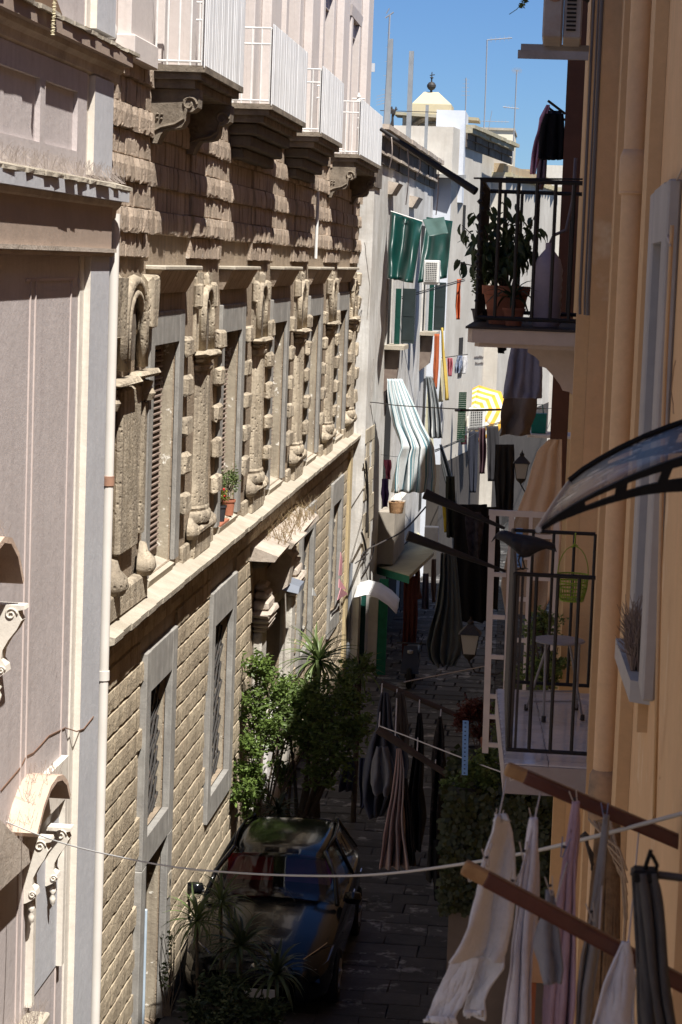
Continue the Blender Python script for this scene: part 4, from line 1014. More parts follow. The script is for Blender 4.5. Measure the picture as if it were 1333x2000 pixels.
# yellow hipped lantern roof with the arched wall under it
yl = thing('church_lantern', 'faded yellow hip-roofed church lantern with a ball finial above the white building', 'church', (-5, 95, 10))
a, b, t_, l2, r2 = PY(806,190,95), PY(882,212,95), PY(840,176,95), PY(806,235,95), PY(880,235,95)
m = MB(); x0, x1 = a.x, b.x; zt = t_.z; zs = a.z-.25; xm = t_.x
m.add([(x0,95,10),(x1,95,10),(x1,97,10),(x0,97,10),(x0,95,zs),(x1,95,zs),(x1,97,zs),(x0,97,zs),(xm-.3,96,zt),(xm+.3,96,zt)],
      [(0,1,5,4),(1,2,6,5),(2,3,7,6),(3,0,4,7),(4,5,9,8),(5,6,9),(6,7,8,9),(7,4,8)]); m.build('roof', yellowp, yl)
m = MB(); m.lathe((xm, 96, zt-.05), [(.05,0),(.05,.12),(.13,.16),(.19,.26),(.19,.34),(.12,.44),(.03,.48),(.03,.6),(.09,.64),(.02,.68),(.02,.86),(0,.9)], n=12); m.tube((xm-.09,96,zt+.68),(xm+.12,96,zt+.72),.02); m.build('finial', iron, yl)
m = MB(); c0 = PY(845, 290, 94.7)
m.path([(c0.x+cos(t*pi/12)*1.1, 94.7, c0.z+.3+sin(t*pi/12)*.95) for t in range(13)], .14, n=6); m.path([(c0.x+cos(t*pi/12)*.8, 94.6, c0.z+.3+sin(t*pi/12)*.65) for t in range(13)], .10, n=6); m.build('arch', carved, yl)
m = MB(); m.box(c0.x-1.3, c0.x+1.2, 94.8, 95, 11, c0.z+1.35); m.build('arch_wall', beigep, yl)
m = MB(); m.hexa([(c0.x-1.6,93.9,c0.z+1.3),(c0.x+1.9,93.9,c0.z+1.15),(c0.x+1.9,96,c0.z+1.15),(c0.x-1.6,96,c0.z+1.3),(c0.x-1.6,93.9,c0.z+1.42),(c0.x+1.9,93.9,c0.z+1.27),(c0.x+1.9,96,c0.z+1.27),(c0.x-1.6,96,c0.z+1.42)]); m.build('ledge', moss, yl)
m = MB(); m.tube((c0.x-.7,94.5,c0.z-.3),(c0.x+.2,94.5,c0.z+.7),.07); m.box(c0.x-1,c0.x+1,94.4,94.6,c0.z-.25,c0.z-.12); m.build('brace', grn2, yl)
# terrace structures seen over the white building: three bare steel posts
steel = M('galvanised_post', (.36,.37,.37), (.30,.31,.31), s=5, rough=.45, metal=.5)
for (xa, ya, xb, yb, Y, wd, lab) in ((762,76,757,255,60,.065,'tallest bare steel post standing on the white building roof'), (803,100,798,265,63,.065,'second bare steel post on the roof, in front of the yellow lantern'), (833,205,832,278,68,.045,'shortest bare steel post on the roof, right of the yellow lantern roof')):
    p, q = PY(xa, ya, Y), PY(xb, yb, Y)
    p.z = p.z; m = MB(); m.box(q.x-wd, q.x+wd, Y-wd, Y+wd, 12.0, p.z); m.build('steel_post', steel, None, label=lab, cat='post', group='bare steel posts on the roof')
# aerials
aer = M('aerial_metal', (.30,.31,.33), rough=.5, metal=.4)
def aerial(base, top, Y, kind, lab):
    p, q = PY(*base, Y), PY(*top, Y); m = MB(); m.path([p, p.lerp(q, .5)+Vector((.01,0,0)), q], .026, n=5); o = m.build('antenna', aer, None, label=lab, cat='antenna', group='television aerials on the roofs')
    L = (q-p).length
    m = MB()
    if kind == 'arm':
        m.tube(q, q+Vector((.95,0,.10)), .022)
        for i in range(5): m.tube(q+Vector((.15+i*.17,0,-.09+i*.02)), q+Vector((.15+i*.17,0,.12+i*.02)), .008, n=4)
    elif kind == 'fork':
        for i in range(5): z = -.08-i*.15; m.tube(q+Vector((-.10-.02*i,0,z)), q+Vector((.10+.02*i,0,z)), .009, n=4)
        for i in range(3): z = -1.5-i*.1; m.tube(q+Vector((-.2,0,z)), q+Vector((.2,0,z)), .009, n=4)
    elif kind == 'star':
        for i in range(7): t = pi*i/7; m.tube(q+Vector((cos(t)*.22,0,sin(t)*.14)), q-Vector((cos(t)*.22,0,sin(t)*.14)), .009, n=4)
        m.tube(q+Vector((-.5,0,-1.45)), q+Vector((.15,0,-1.5)), .02)
        for i in range(4): m.tube(q+Vector((-.4+i*.14,0,-1.55)), q+Vector((-.4+i*.14,0,-1.36)), .008, n=4)
    else:
        m.tube(q+Vector((-.12,0,-.1)), q+Vector((.1,0,.06)), .02); m.tube(q+Vector((-.1,0,.02)), q+Vector((-.02,0,.16)), .015)
        for i in range(6): z = -.5-i*.38; m.tube(q+Vector((-.05-.02*i,0,z)), q+Vector((.05+.02*i,0,z)), .008, n=4)
        for i in range(4): z = -2.2-i*.08; m.tube(q+Vector((-.28,0,z)), q+Vector((.15,0,z+.12)), .009, n=4)
    each(m, 'antenna_element', aer, o)
aerial((750,255),(762,28),62,'mast','tall thin aerial mast left of the tallest steel post')
aerial((909,235),(911,152),90,'fork','small comb-like aerial above the weedy cornice')
aerial((946,250),(952,78),88,'arm','tall aerial with a horizontal arm pointing right')
aerial((1001,318),(1010,138),92,'star','aerial with a star-shaped head, rightmost against the sky')
aerial((960,270),(962,205),96,'none','low aerial with a bent rod near the cream block') if False else None
m = MB(); q = PY(955, 237, 96); m.tube(q-Vector((.3,0,0)), q+Vector((.85,0,0)), .014); m.tube(q-Vector((0,0,.4)), q+Vector((.12,0,.45)), .012)
for i in range(6): m.tube(q+Vector((i*.14,0,-.08)), q+Vector((i*.14,0,.09)), .007, n=4)
m.build('antenna', aer, None, label='low yagi aerial lying level just left of the cream block', cat='antenna', group='television aerials on the roofs')
m = MB(); q = PY(768, 218, 62)
for i in range(4): m.path([q+Vector((R(-.1,.1),0,-.4)), q+Vector((R(-.1,.1),0,0)), q+Vector((R(-.15,.15),0,R(.05,.15)))], .02)
m.tube(q-Vector((.35,0,-.02)), q+Vector((1.2,0,.02)), .010); m.lathe(q, [(0,-.1),(.07,-.05),(.08,.04),(0,.08)], n=8); m.build('antenna', iron, None, label='knotted dark aerial bracket with a cross wire between two steel posts', cat='antenna')
m = MB(); q = PY(716, 123, 54); q2 = PY(732, 140, 54); m.box(q.x, q2.x, 54, 54.1, q2.z, q.z); m.tube((q.x-.3,54.05,(q.z+q2.z)/2),(q.x,54.05,(q.z+q2.z)/2),.015); m.build('wall_sign', M('grey_sign_face', (.5,.52,.55), rough=.5), None, label='small blank grey box sign sticking out at the top corner of the palace', cat='sign')

# ================================================================== things hung on the white and beige facades
tarp = M('green_tarpaulin', (.003,.034,.028), (.002,.025,.02), s=5, rough=.38, bump=.06, spec=.4)
def qdrape(name, c, mat, label, cat, folds=3, amp=.05, group=None, out=(0,-1,0), parent=None, nu=22, nv=18, sag=0):
    tl, tr, br, bl = [Vector(q) for q in c]; ph = R(0, 9); out = Vector(out)
    def f(u, v):
        p = tl.lerp(tr, u).lerp(bl.lerp(br, u), v)
        d = sin(u*folds*2*pi+ph)*(.35+.65*v)+.5*sin(u*folds*4.7+ph*2+v*2)+N3(u*3+ph, v*2.5, 0)*.8
        return p+out*amp*d+Vector((0,0,-sag*sin(pi*u)*(1-v)))
    return MB().grid(f, nu, nv, thick=.008).build(name, mat, parent, smooth=True, label=label, cat=cat, group=group)
aw = qdrape('awning', [PY(764,413,56.6), PY(826,434,56.0), PY(806,553,54.4), PY(757,543,55.6)], tarp, 'large green tarpaulin awning slung over the nearer upper window', 'awning', 1.6, .26)
B(PY(757,0,56.7).x, PY(765,0,56.7).x, 56.68, 56.74, PY(760,545,56.7).z, PY(760,413,56.7).z).build('white_edge_strip', white_rail, aw)
aw2 = qdrape('awning', [PY(834,424,66.5), PY(885,432,66), PY(873,543,64.6), PY(816,553,65)], tarp, 'second green tarpaulin awning farther right, behind the air conditioner', 'awning', 1.4, .26)
qdrape('valance', [PY(826,429,61), PY(868,424,61), PY(876,456,60.4), PY(838,462,60.4)], M('grey_green_tarpaulin', (.06,.10,.09), (.05,.085,.075), s=4, rough=.4), None, None, 1, .05, parent=aw2)
awn_rod = MB().tube(PY(764,413,56.7), PY(826,433,56.1), .02).build('awning_rod', white_rail, aw)
acm = M('ac_casing', (.70,.69,.66), (.62,.61,.58), s=5, rough=.5)
def ac_unit(p, w_, d, h, label, facing='-Y', rusty=False):
    """casing with a ribbed fan grille on the face towards the viewer"""
    t = thing('air_conditioner', label, 'air conditioner', p, 'outdoor air conditioning units')
    x, y, z = p
    B(x-w_/2, x+w_/2, y, y+d, z, z+h, ch=.015).build('casing', acm, t)
    B(x-w_/2+w_*.12, x+w_/2-w_*.12, y-.012, y-.001, z+h*.1, z+h*.9).build('fan_opening', dark_in, t)
    m = MB()
    for i in range(7):
        xx = x-w_/2+w_*(.14+.72*i/6); m.box(xx-.006, xx+.006, y-.026, y-.014, z+h*.1, z+h*.9)
    for i in range(10):
        zz = z+h*(.12+.76*i/9); m.box(x-w_*.38, x+w_*.38, y-.034, y-.027, zz-.006, zz+.006)
    m.build('grille', acm, t)
    m = MB(); m.box(x-w_/2, x+w_/2, y+.05, y+.09, z-.06, z-.003); m.box(x-w_/2, x+w_/2, y+d-.1, y+d-.05, z-.06, z-.003); m.build('bracket', white_rail, t)
    return t
q = PY(842, 552, 63); ac_unit((q.x, 63, q.z), .42, .7, .62, 'white air conditioner tucked under the second green awning')
q = PY(930, 838, 74.5); ac_unit((q.x, 74.5, q.z), .55, .7, .66, 'white air conditioner standing beside the yellow striped parasol')
# striped door curtains blowing out
st1 = stripes('blue_white_stripe', [(0,(.72,.75,.75)),(.42,(.10,.27,.33)),(.60,(.68,.73,.73)),(.72,(.25,.42,.46)),(.80,(.72,.75,.75))], 6)
drape('striped_curtain', [(756,786,740),(757,797,765),(761,811,795),(768,826,830),(778,842,858),(782,849,874),(774,851,895),(768,853,930),(765,849,962)], 55.2, st1, 'big blue and white striped curtain billowing out of a window of the white building', 'curtain', 3.6, .085, nu=44, nv=40, slope=1.2)
st2 = stripes('grey_white_stripe', [(0,(.13,.15,.16)),(.35,(.50,.52,.52)),(.5,(.2,.22,.23)),(.8,(.62,.63,.62))], 3)
drape('striped_curtain', [(832,845,735),(834,852,760),(836,858,790),(838,864,830),(838,866,856)], 64, st2, 'narrow grey striped curtain hanging right of the big striped one', 'curtain', 2.4, .10, nu=24, nv=24)
drape('striped_curtain', [(858,864,868),(862,874,900),(870,886,940),(876,888,975),(872,884,1010)], 67, st2, 'twisted grey and white striped curtain low on the facade under the wires', 'curtain', 1.6, .10)
drape('curtain', [(836,840,740),(832,844,800),(828,848,880)], 64.6, cloth_m('pale_yellow_cloth', (.62,.6,.45)), 'pale yellow curtain edge behind the narrow grey striped curtain', 'curtain', 1, .04)
G1 = 'garments drying on the white and beige facades'
drape('hanging_cloth', [(893,902,545),(892,900,570),(890,898,598),(893,900,624)], 66, cloth_m('orange_cloth', (.62,.14,.05)), 'knotted orange cloth hanging from a rod end under the second awning', 'laundry', 1.2, .04, group=G1)
drape('hanging_cloth', [(849,859,652),(848,858,690),(846,857,720),(848,854,760)], 67.5, cloth_m('rust_cloth', (.50,.13,.05)), 'long rust-orange cloth hanging below the farther green-shuttered window', 'laundry', 1, .04, group=G1)
drape('hanging_cloth', [(862,866,640),(864,870,700),(868,874,740),(870,878,782)], 68, cloth_m('yellow_cloth', (.72,.52,.12)), 'thin yellow cloth hanging beside the rust-orange one', 'laundry', 1, .04, group=G1)
drape('hanging_cloth', [(862,868,700),(860,868,740),(857,866,785)], 68.3, cloth_m('cream_cloth', (.65,.6,.42)), 'faint cream cloth hanging just left of the thin yellow one', 'laundry', 1, .04, group=G1)
drape('small_garment', [(874,884,699),(874,885,712),(876,882,735)], 70.3, cloth_m('pink_cloth', (.55,.16,.19)), 'small dusty pink garment on the short rod of the beige wall', 'laundry', 2, .05, group=G1)
drape('small_garment', [(895,904,695),(889,903,712),(889,899,729)], 70.5, cloth_m('blue_print_cloth', (.16,.22,.36), (.5,.52,.58), s=9), 'small blue patterned garment on the short rod of the beige wall', 'laundry', 2, .05, group=G1)
drape('small_garment', [(904,913,695),(902,914,710),(902,910,730)], 70.6, cloth_m('white_cloth', (.75,.74,.74)), 'small white garment at the right end of the short rod', 'laundry', 2, .05, group=G1)
def rods(a, b, label, n=2, r=.015, gap=.12):
    m = MB()
    for i in range(n): m.tube(Vector(a)+Vector((0,gap*i,-gap*.4*i)), Vector(b)+Vector((0,gap*i,-gap*.4*i)), r, n=5)
    m.build('drying_rod', iron, None, label=label, cat='drying rod')
rods(PY(785,580,60), PY(908,545,66), 'pair of thin drying rods reaching out under the second green awning')
rods(PY(863,699,70.2), PY(914,692,70.8), 'short horizontal drying rod holding three small garments', 1)
rods(PY(905,845,74), PY(985,822,74), 'drying rod below the air conditioner holding dark clothes', 2)
rods(PY(850,880,66), PY(905,856,70), 'thin bent drying rods under the twisted striped curtain', 2)
# roll-down green blind and the parasol
m = MB(); q0, q1 = PY(897,766,73), PY(912,766,73); q2, q3 = PY(892,864,73), PY(908,864,73)
n = 26
for i in range(n):
    a0, a1 = i/n, (i+.86)/n; l0, r0_, l1, r1_ = q0.lerp(q2,a0), q1.lerp(q3,a0), q0.lerp(q2,a1), q1.lerp(q3,a1)
    m.hexa([tuple(l1), tuple(r1_), tuple(r1_+Vector((0,.03,0))), tuple(l1+Vector((0,.03,0))), tuple(l0), tuple(r0_), tuple(r0_+Vector((0,.03,0))), tuple(l0+Vector((0,.03,0)))])
bl_ = m.build('roller_blind', M('bottle_green_blind', (.005,.032,.014), (.004,.024,.01), s=5), None, label='dark green slatted roller blind hanging straight on the beige wall', cat='blind')
um = thing('parasol', 'round yellow and white striped parasol tilted towards the viewer', 'parasol', PY(952,815,74))
k = NT('parasol_stripe'); uv = k.n('UVMap').outputs[0]; sp = k.n('SeparateXYZ'); k.l(uv, sp.inputs[0])
mu = k.n('Math', operation='MULTIPLY'); k.l(sp.outputs[1], mu.inputs[0]); mu.inputs[1].default_value = 4.5
fr_ = k.n('Math', operation='FRACT'); k.l(mu.outputs[0], fr_.inputs[0]); rp = k.ramp(fr_.outputs[0], .5, .54, (.74,.42,.05,1), (.72,.68,.56,1)); k.l(rp, k.p.inputs['Base Color']); k.p.inputs['Roughness'].default_value = .8
tl_ = k.n('BsdfTranslucent'); k.l(rp, tl_.inputs[0]); mx_ = k.n('MixShader'); mx_.inputs[0].default_value = .3; k.l(k.p.outputs[0], mx_.inputs[1]); k.l(tl_.outputs[0], mx_.inputs[2]); k.l(mx_.outputs[0], k.out.inputs[0])
hub = PY(926, 800, 79.2); ax = Vector((-.28,-.80,.52)).normalized(); e1 = ax.orthogonal().normalized(); e2 = ax.cross(e1)
RR = 1.18
for s in range(8):
    a0, a1 = 2*pi*s/8, 2*pi*(s+1)/8
    def f(u, v, a0=a0, a1=a1):
        r = RR*v; p0 = e1*cos(a0)+e2*sin(a0); p1 = e1*cos(a1)+e2*sin(a1); return hub+(p0.lerp(p1, u))*r-ax*(.34*v**1.7)-ax*.02*sin(pi*u)
    MB().grid(f, 4, 8, thick=.004).build('parasol_panel', k.m, um, smooth=True)
    p0 = e1*cos(a0)+e2*sin(a0); MB().path([hub-ax*.02, hub+p0*RR*.5-ax*.13, hub+p0*RR-ax*.36], .008, n=4).build('rib', white_rail, um)
MB().tube(hub+ax*.06, hub-ax*1.9, .02).build('pole', white_rail, um)
B(PY(947,0,76).x, PY(977,0,76).x, 76, 76.5, PY(950,836,76).z, PY(950,816,76).z, ch=.02).build('storage_box', M('cream_plastic', (.7,.66,.55)), None, label='cream plastic box below the yellow striped parasol', cat='box')
# faded lettering on the wall: two short worn lines
m = MB(); dl = Vector((BW[3][0]-BW[2][0], BW[3][1]-BW[2][1], 0)).normalized()
for row, (yy, xa, xb) in enumerate(((700, 926, 943), (712, 928, 942))):
    x = xa
    while x < xb:
        q = PF(x, yy, (-3.30,77.603), (-2.25,88))+nB*.012; h = R(.05,.10); m.hexa([tuple(q+nB*a+dB*b+Vector((0,0,c))) for c in (0,h) for a, b in ((0,0),(.004,0),(.004,.22),(0,.22))]); x += R(1.6,2.6)
each(m, 'faded_letter', M('worn_black_letters', (.12,.10,.09)), be)
# dark clothes on the rod near the bend
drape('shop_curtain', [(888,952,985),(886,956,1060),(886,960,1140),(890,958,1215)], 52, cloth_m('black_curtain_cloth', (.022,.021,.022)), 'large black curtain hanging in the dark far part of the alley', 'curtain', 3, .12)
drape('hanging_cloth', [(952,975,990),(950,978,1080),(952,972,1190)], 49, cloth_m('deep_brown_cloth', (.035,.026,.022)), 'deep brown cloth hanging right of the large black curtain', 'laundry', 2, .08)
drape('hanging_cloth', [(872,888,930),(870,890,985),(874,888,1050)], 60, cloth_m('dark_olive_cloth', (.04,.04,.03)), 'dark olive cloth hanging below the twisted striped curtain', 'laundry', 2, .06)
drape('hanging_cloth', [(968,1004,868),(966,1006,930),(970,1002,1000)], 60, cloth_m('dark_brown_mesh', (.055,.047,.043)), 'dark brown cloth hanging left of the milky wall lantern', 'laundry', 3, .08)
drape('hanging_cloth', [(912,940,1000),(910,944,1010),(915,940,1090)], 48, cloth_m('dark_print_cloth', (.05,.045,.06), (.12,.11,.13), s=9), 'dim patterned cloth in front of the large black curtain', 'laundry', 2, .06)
G2 = 'dark clothes on the rod by the green blind'
drape('dark_garment', [(916,936,842),(914,934,880),(916,932,930),(918,930,962)], 73.5, cloth_m('navy_cloth', (.035,.038,.055)), 'long navy garment at the left of the rod by the green blind', 'laundry', 2, .06, group=G2)
drape('dark_garment', [(936,950,836),(936,950,870),(938,948,925)], 73.7, cloth_m('plum_cloth', (.09,.045,.055)), 'plum-coloured garment in the middle of the rod by the green blind', 'laundry', 2, .06, group=G2)
drape('dark_garment', [(950,974,832),(952,976,880),(953,974,940)], 73.9, cloth_m('charcoal_cloth', (.045,.042,.045)), 'charcoal garment at the right of the rod by the green blind', 'laundry', 2, .06, group=G2)
drape('dark_garment', [(902,912,850),(900,912,868)], 73.2, cloth_m('maroon_cloth', (.07,.02,.025)), 'short maroon garment beside the bottom of the green blind', 'laundry', 1, .04, group=G2)
# window of the striped curtain: pink cloth, purple cloth, wicker basket
drape('hanging_cloth', [(750,764,898),(752,766,915),(755,762,936)], 55.5, cloth_m('rose_cloth', (.55,.15,.24)), 'rose pink cloth hanging left of the big striped curtain', 'laundry', 1.5, .05)
drape('hanging_cloth', [(746,758,935),(745,760,965),(748,758,990)], 55.4, cloth_m('violet_cloth', (.07,.035,.13)), 'dark violet cloth above the wicker basket', 'laundry', 1.5, .05)
bp = PY(774, 1001, 54.6); bk = thing('wicker_basket', 'small wicker basket hanging on strings under the striped curtain', 'basket', bp)
wick = M('wicker', (.40,.24,.12), (.22,.12,.06), s=40, bump=.5, bs=60)
m = MB()
for i in range(9):
    r = .15+.035*i/8; z = i*.031; m.path([bp+Vector((cos(t*pi/10)*r, sin(t*pi/10)*r, z+.006*(t % 2))) for t in range(21)], .017, n=5)
m.lathe(bp, [(0,0),(.14,.0),(.14,.02),(0,.02)], n=12); m.build('basket_body', wick, bk)
m = MB()
for t in range(4): m.tube(bp+Vector((cos(t*pi/2+.6)*.18, sin(t*pi/2+.6)*.18, .26)), bp+Vector((0,0,.75)), .006, n=4)
m.build('string', cab, bk)
# small white meter box and clutter by the wall
q = PY(842, 1045, 61); B(q.x-.18, q.x+.2, 61, 61.3, q.z-.25, q.z+.22, ch=.02).build('meter_box', M('white_box_paint', (.75,.74,.72), (.65,.64,.62), s=8), None, label='white meter box on the sunlit wall above the mustard canopy', cat='box')
drape('hanging_cloth', [(864,876,985),(866,880,1010),(868,876,1040)], 62, cloth_m('mustard_cloth', (.6,.42,.04)), 'bright mustard cloth hanging low near the white meter box', 'laundry', 1.5, .05)
# cables across
cable([PX(708,905,-4.75), PY(700,820,54), PY(712,787,54), PY(780,792,52), PY(900,799,40), PY(980,800,25), PX(1090,797,.18)], .012, cabd, 'black cable strung across the alley from the palace corner to the orange wall')
cable([PY(744,888,55), PY(800,890,58), PY(900,862,68), PY(940,838,73)], .006, cabd, 'thin wire running past the striped curtain to the rod by the green blind')
for i, (a, b) in enumerate((((695,1040),(700,1100)),((703,900),(704,1040)))):
    cable([PF(a[0]+8,a[1],FA,FB)+Vector((.05,0,0)), PF(b[0]+9,(a[1]+b[1])/2,FA,FB)+Vector((.07,0,0)), PF(b[0]+8,b[1],FA,FB)+Vector((.05,0,0))], .03, cabd, ('knot of dark cables on the white wall above the visor', 'dark cable running down the joint between palace and white building')[i])
m = MB(); q = PF(726, 930, FA, FB)
cable([PF(700,1085,FA,FB)+Vector((.08,0,0)), PY(715,1075,53.6), PY(745,1060,54.5), PY(790,1035,56), PY(832,990,58)], .022, cabd, 'thick dark cable drooping over the porch box')
cable([PX(1333-1340,1597,-4.68), PY(90,1636,18), PY(180,1662,16.5), PY(330,1692,14.5), PY(480,1706,12.5), PY(640,1711,11), PY(760,1706,9.5), PY(900,1688,8), PY(1020,1667,7), PY(1130,1642,6.2), (.42,5.8,7.82)], .0062, M('grey_washing_line', (.42,.42,.41), rough=.7), 'long grey washing line crossing the alley above the car', 'washing line')
# ================================================================== parked car
def make_car():
    X0, Y0 = -3.56, 29.6
    car = thing('parked_car', 'glossy black hatchback parked tight against the rusticated palace wall', 'car', (X0, Y0+2.2, G))
    paint = M('black_car_paint', (.004,.0045,.006), rough=.16, coat=.3, spec=.3)
    trim = M('black_plastic_trim', (.02,.02,.02), rough=.6); chrome = M('chrome', (.6,.6,.62), rough=.15, metal=1.0)
    gl = glass('car_glass', (.006,.007,.009), .02, alpha=.38)
    T = lambda s, x, z: (X0+x, Y0+s, G+z)
    st = [(-.02,.50,.30,.42,.44),(.0,.66,.24,.60,.62),(.05,.78,.20,.68,.71),(.22,.87,.18,.76,.80),(.6,.915,.18,.86,.90),(1.0,.925,.18,.92,.965),(1.42,.93,.18,.985,1.03),(1.6,.93,.18,1.0,1.03),
          (2.6,.935,.18,1.01,1.03),(3.6,.925,.18,1.02,1.04),(4.1,.89,.2,1.01,1.03),(4.35,.82,.25,.95,.97),(4.42,.7,.32,.7,.72)]
    m = MB(); ring = []
    def sec(hw, zb, zs, zt):
        half = [(0,zb),(hw*.80,zb),(hw*.96,zb+.10),(hw,zb+.26),(hw*.985,zs-.16),(hw*.955,zs-.05),(hw*.87,zs+.0),(hw*.45,zt-.012),(0,zt)]
        return half+[(-x, z) for x, z in half[-2:0:-1]]
    vs = []; n = 16
    for s, hw, zb, zs, zt in st: vs += [T(s, x, z) for x, z in sec(hw, zb, zs, zt)]
    fs = [(j*n+i, (j+1)*n+i, (j+1)*n+(i+1) % n, j*n+(i+1) % n) for j in range(len(st)-1) for i in range(n)]+[tuple(range(n)), tuple(range((len(st))*n-1, (len(st)-1)*n-1, -1))]
    m.add(vs, fs); body = m.build('body', paint, car, smooth=35)
    m = MB(); rs = [(2.12,.56,1.46),(2.3,.60,1.50),(2.8,.62,1.525),(3.3,.61,1.52),(3.8,.57,1.47),(3.95,.54,1.43)]
    m.grid(lambda u, v: T(*( (lambda q: (q[0], (u-.5)*2*q[1], q[2]-.035*(abs(u-.5)*2)**2.5))(pl(rs, v)))), 10, 14, thick=.03); m.build('roof', paint, car, smooth=True)
    # windscreen and the other panes
    def pane(c, bulge, name, nu=8, nv=5):
        bl, br, tr, tl = [Vector(T(*q)) for q in c]; nn = (br-bl).cross(tl-bl).normalized()
        return MB().grid(lambda u, v: bl.lerp(br,u).lerp(tl.lerp(tr,u), v)+nn*bulge*(1-(2*u-1)**2), nu, nv, thick=.006).build(name, gl, car, smooth=True)
    pane([(1.40,-.80,1.03),(1.40,.80,1.03),(2.13,.56,1.455),(2.13,-.56,1.455)], .06, 'windscreen')
    pane([(4.28,.74,1.02),(4.28,-.74,1.02),(3.95,-.53,1.42),(3.95,.53,1.42)], .04, 'rear_window')
    for s in (-1, 1):
        a = [(1.62,s*.865,1.02),(2.75,s*.885,1.03),(2.75,s*.63,1.47),(2.25,s*.60,1.45)]; b = [(2.83,s*.885,1.03),(3.95,s*.86,1.04),(3.7,s*.60,1.44),(2.83,s*.635,1.47)]
        for q in (a, b):
            if s > 0: q = [q[1], q[0], q[3], q[2]]
            pane(q, .02, 'side_window', 4, 3)
        for p in ([(1.38,s*.83,1.02),(1.75,s*.76,1.26),(2.14,s*.585,1.465)], [(2.79,s*.895,1.02),(2.79,s*.64,1.485)], [(4.2,s*.8,1.02),(3.9,s*.56,1.45)]):
            MB().path([T(*q) for q in p], .032, n=6).build('pillar', paint, car, smooth=True)
        MB().path([T(2.14,s*.59,1.47), T(2.8,s*.635,1.50), T(3.4,s*.62,1.50), T(3.92,s*.56,1.44)], .02, n=6).build('roof_rail', paint, car, smooth=True)
        m = MB(); m.lathe((0,0,0), [(0,-.11),(.10,-.10),(.13,-.02),(.11,.08),(0,.10)], n=10); m.v = [T(1.62+y*.55, s*1.0+x*.9, 1.06+z*.7) for x, y, z in m.v]; mir = m.build('wing_mirror', paint, car, smooth=True)
        MB().tube(T(1.62,s*.88,1.02), T(1.62,s*.98,1.03), .025).build('mirror_arm', trim, mir)
        m = MB(); hl = [(.05,s*.50,.60),(.05,s*.72,.62),(.24,s*.84,.68),(.55,s*.88,.78),(.40,s*.80,.81),(.12,s*.55,.70)]
        m.add([T(a_-.012, b_+s*.012, c_+.004) for a_, b_, c_ in hl], [tuple(range(6)) if s > 0 else tuple(range(5,-1,-1))]); m.add([T(a_+.03, b_-s*.03, c_-.02) for a_, b_, c_ in hl], [tuple(range(6))])
        hd = m.build('headlight', glass('headlight_glass', (.12,.12,.13), .05), car)
        m = MB(); m.path([T(.10,s*.56,.715), T(.25,s*.72,.80), T(.42,s*.81,.835)], .008, n=5); m.build('chrome_strip', chrome, hd)
        for cy in (.82, 3.55):
            wm = MB(); wm.lathe((0,0,0), [(.17,-.1),(.30,-.105),(.325,-.08),(.325,.08),(.30,.105),(.17,.1)], n=28)
            wm.v = [T(cy+x, s*.84+z, .325+y) for x, y, z in wm.v]; wh = wm.build('wheel', M('tyre_rubber', (.012,.012,.012), rough=.9), car, smooth=40)
            rm = MB()
            for k_ in range(5):
                t = 2*pi*k_/5; rm.tube((0,0,.09), (cos(t)*.19, sin(t)*.19, .10), .03, .022, n=6)
            rm.lathe((0,0,0), [(.19,.07),(.205,.105),(.185,.108),(.17,.08)], n=24); rm.lathe((0,0,0), [(0,.08),(.05,.09),(.04,.115),(0,.12)], n=10)
            rm.v = [T(cy+x, s*(.84+z), .325+y) for x, y, z in rm.v]; rm.build('rim', M('alloy', (.3,.3,.31), rough=.3, metal=.8), wh, smooth=40)
        MB().path([T(1.0,s*.945,.80), T(2.4,s*.955,.82), T(3.9,s*.93,.83)], .010, n=5).build('side_moulding', trim, car)
        for dy in (2.35, 3.35): MB().tube(T(dy,s*.945,.90), T(dy+.16,s*.945,.905), .014).build('door_handle', chrome, car)
    m = MB(); m.box(*[X0-.42, X0+.42], Y0-.045, Y0+.02, G+.40, G+.58, ch=.02); gr = m.build('grille', trim, car)
    for i in range(4): MB().box(X0-.40, X0+.40, Y0-.055, Y0-.046, G+.425+i*.04, G+.437+i*.04).build('grille_bar', chrome, gr)
    MB().box(X0-.26, X0+.26, Y0-.065, Y0-.045, G+.27, G+.38, ch=.006).build('number_plate', M('plate_white', (.6,.6,.58), rough=.5), car)
    m = MB(); m.lathe((0,0,0), [(0,-.01),(.045,-.008),(.05,0),(0,.012)], n=14); m.v = [T(-.03-z, x, .63+y) for x, y, z in m.v]; m.build('badge', chrome, car)
    for s in (-1, 1): MB().path([T(1.36, -.12+s*.42, 1.045), T(1.62,-.30+s*.4, 1.20), T(1.78,-.38+s*.4,1.275)], .009, n=5).build('wiper', trim, car)
    MB().box(X0-.78, X0+.78, Y0+1.5, Y0+2.0, G+.93, G+1.0, ch=.03).build('dashboard', trim, car)
    red = M('red_reflection_seat', (.55,.02,.03), (.4,.015,.03), s=6); vio = M('plum_reflection_seat', (.28,.10,.34), (.2,.1,.3), s=6)  # seat colours stand in for red and plum windscreen reflections
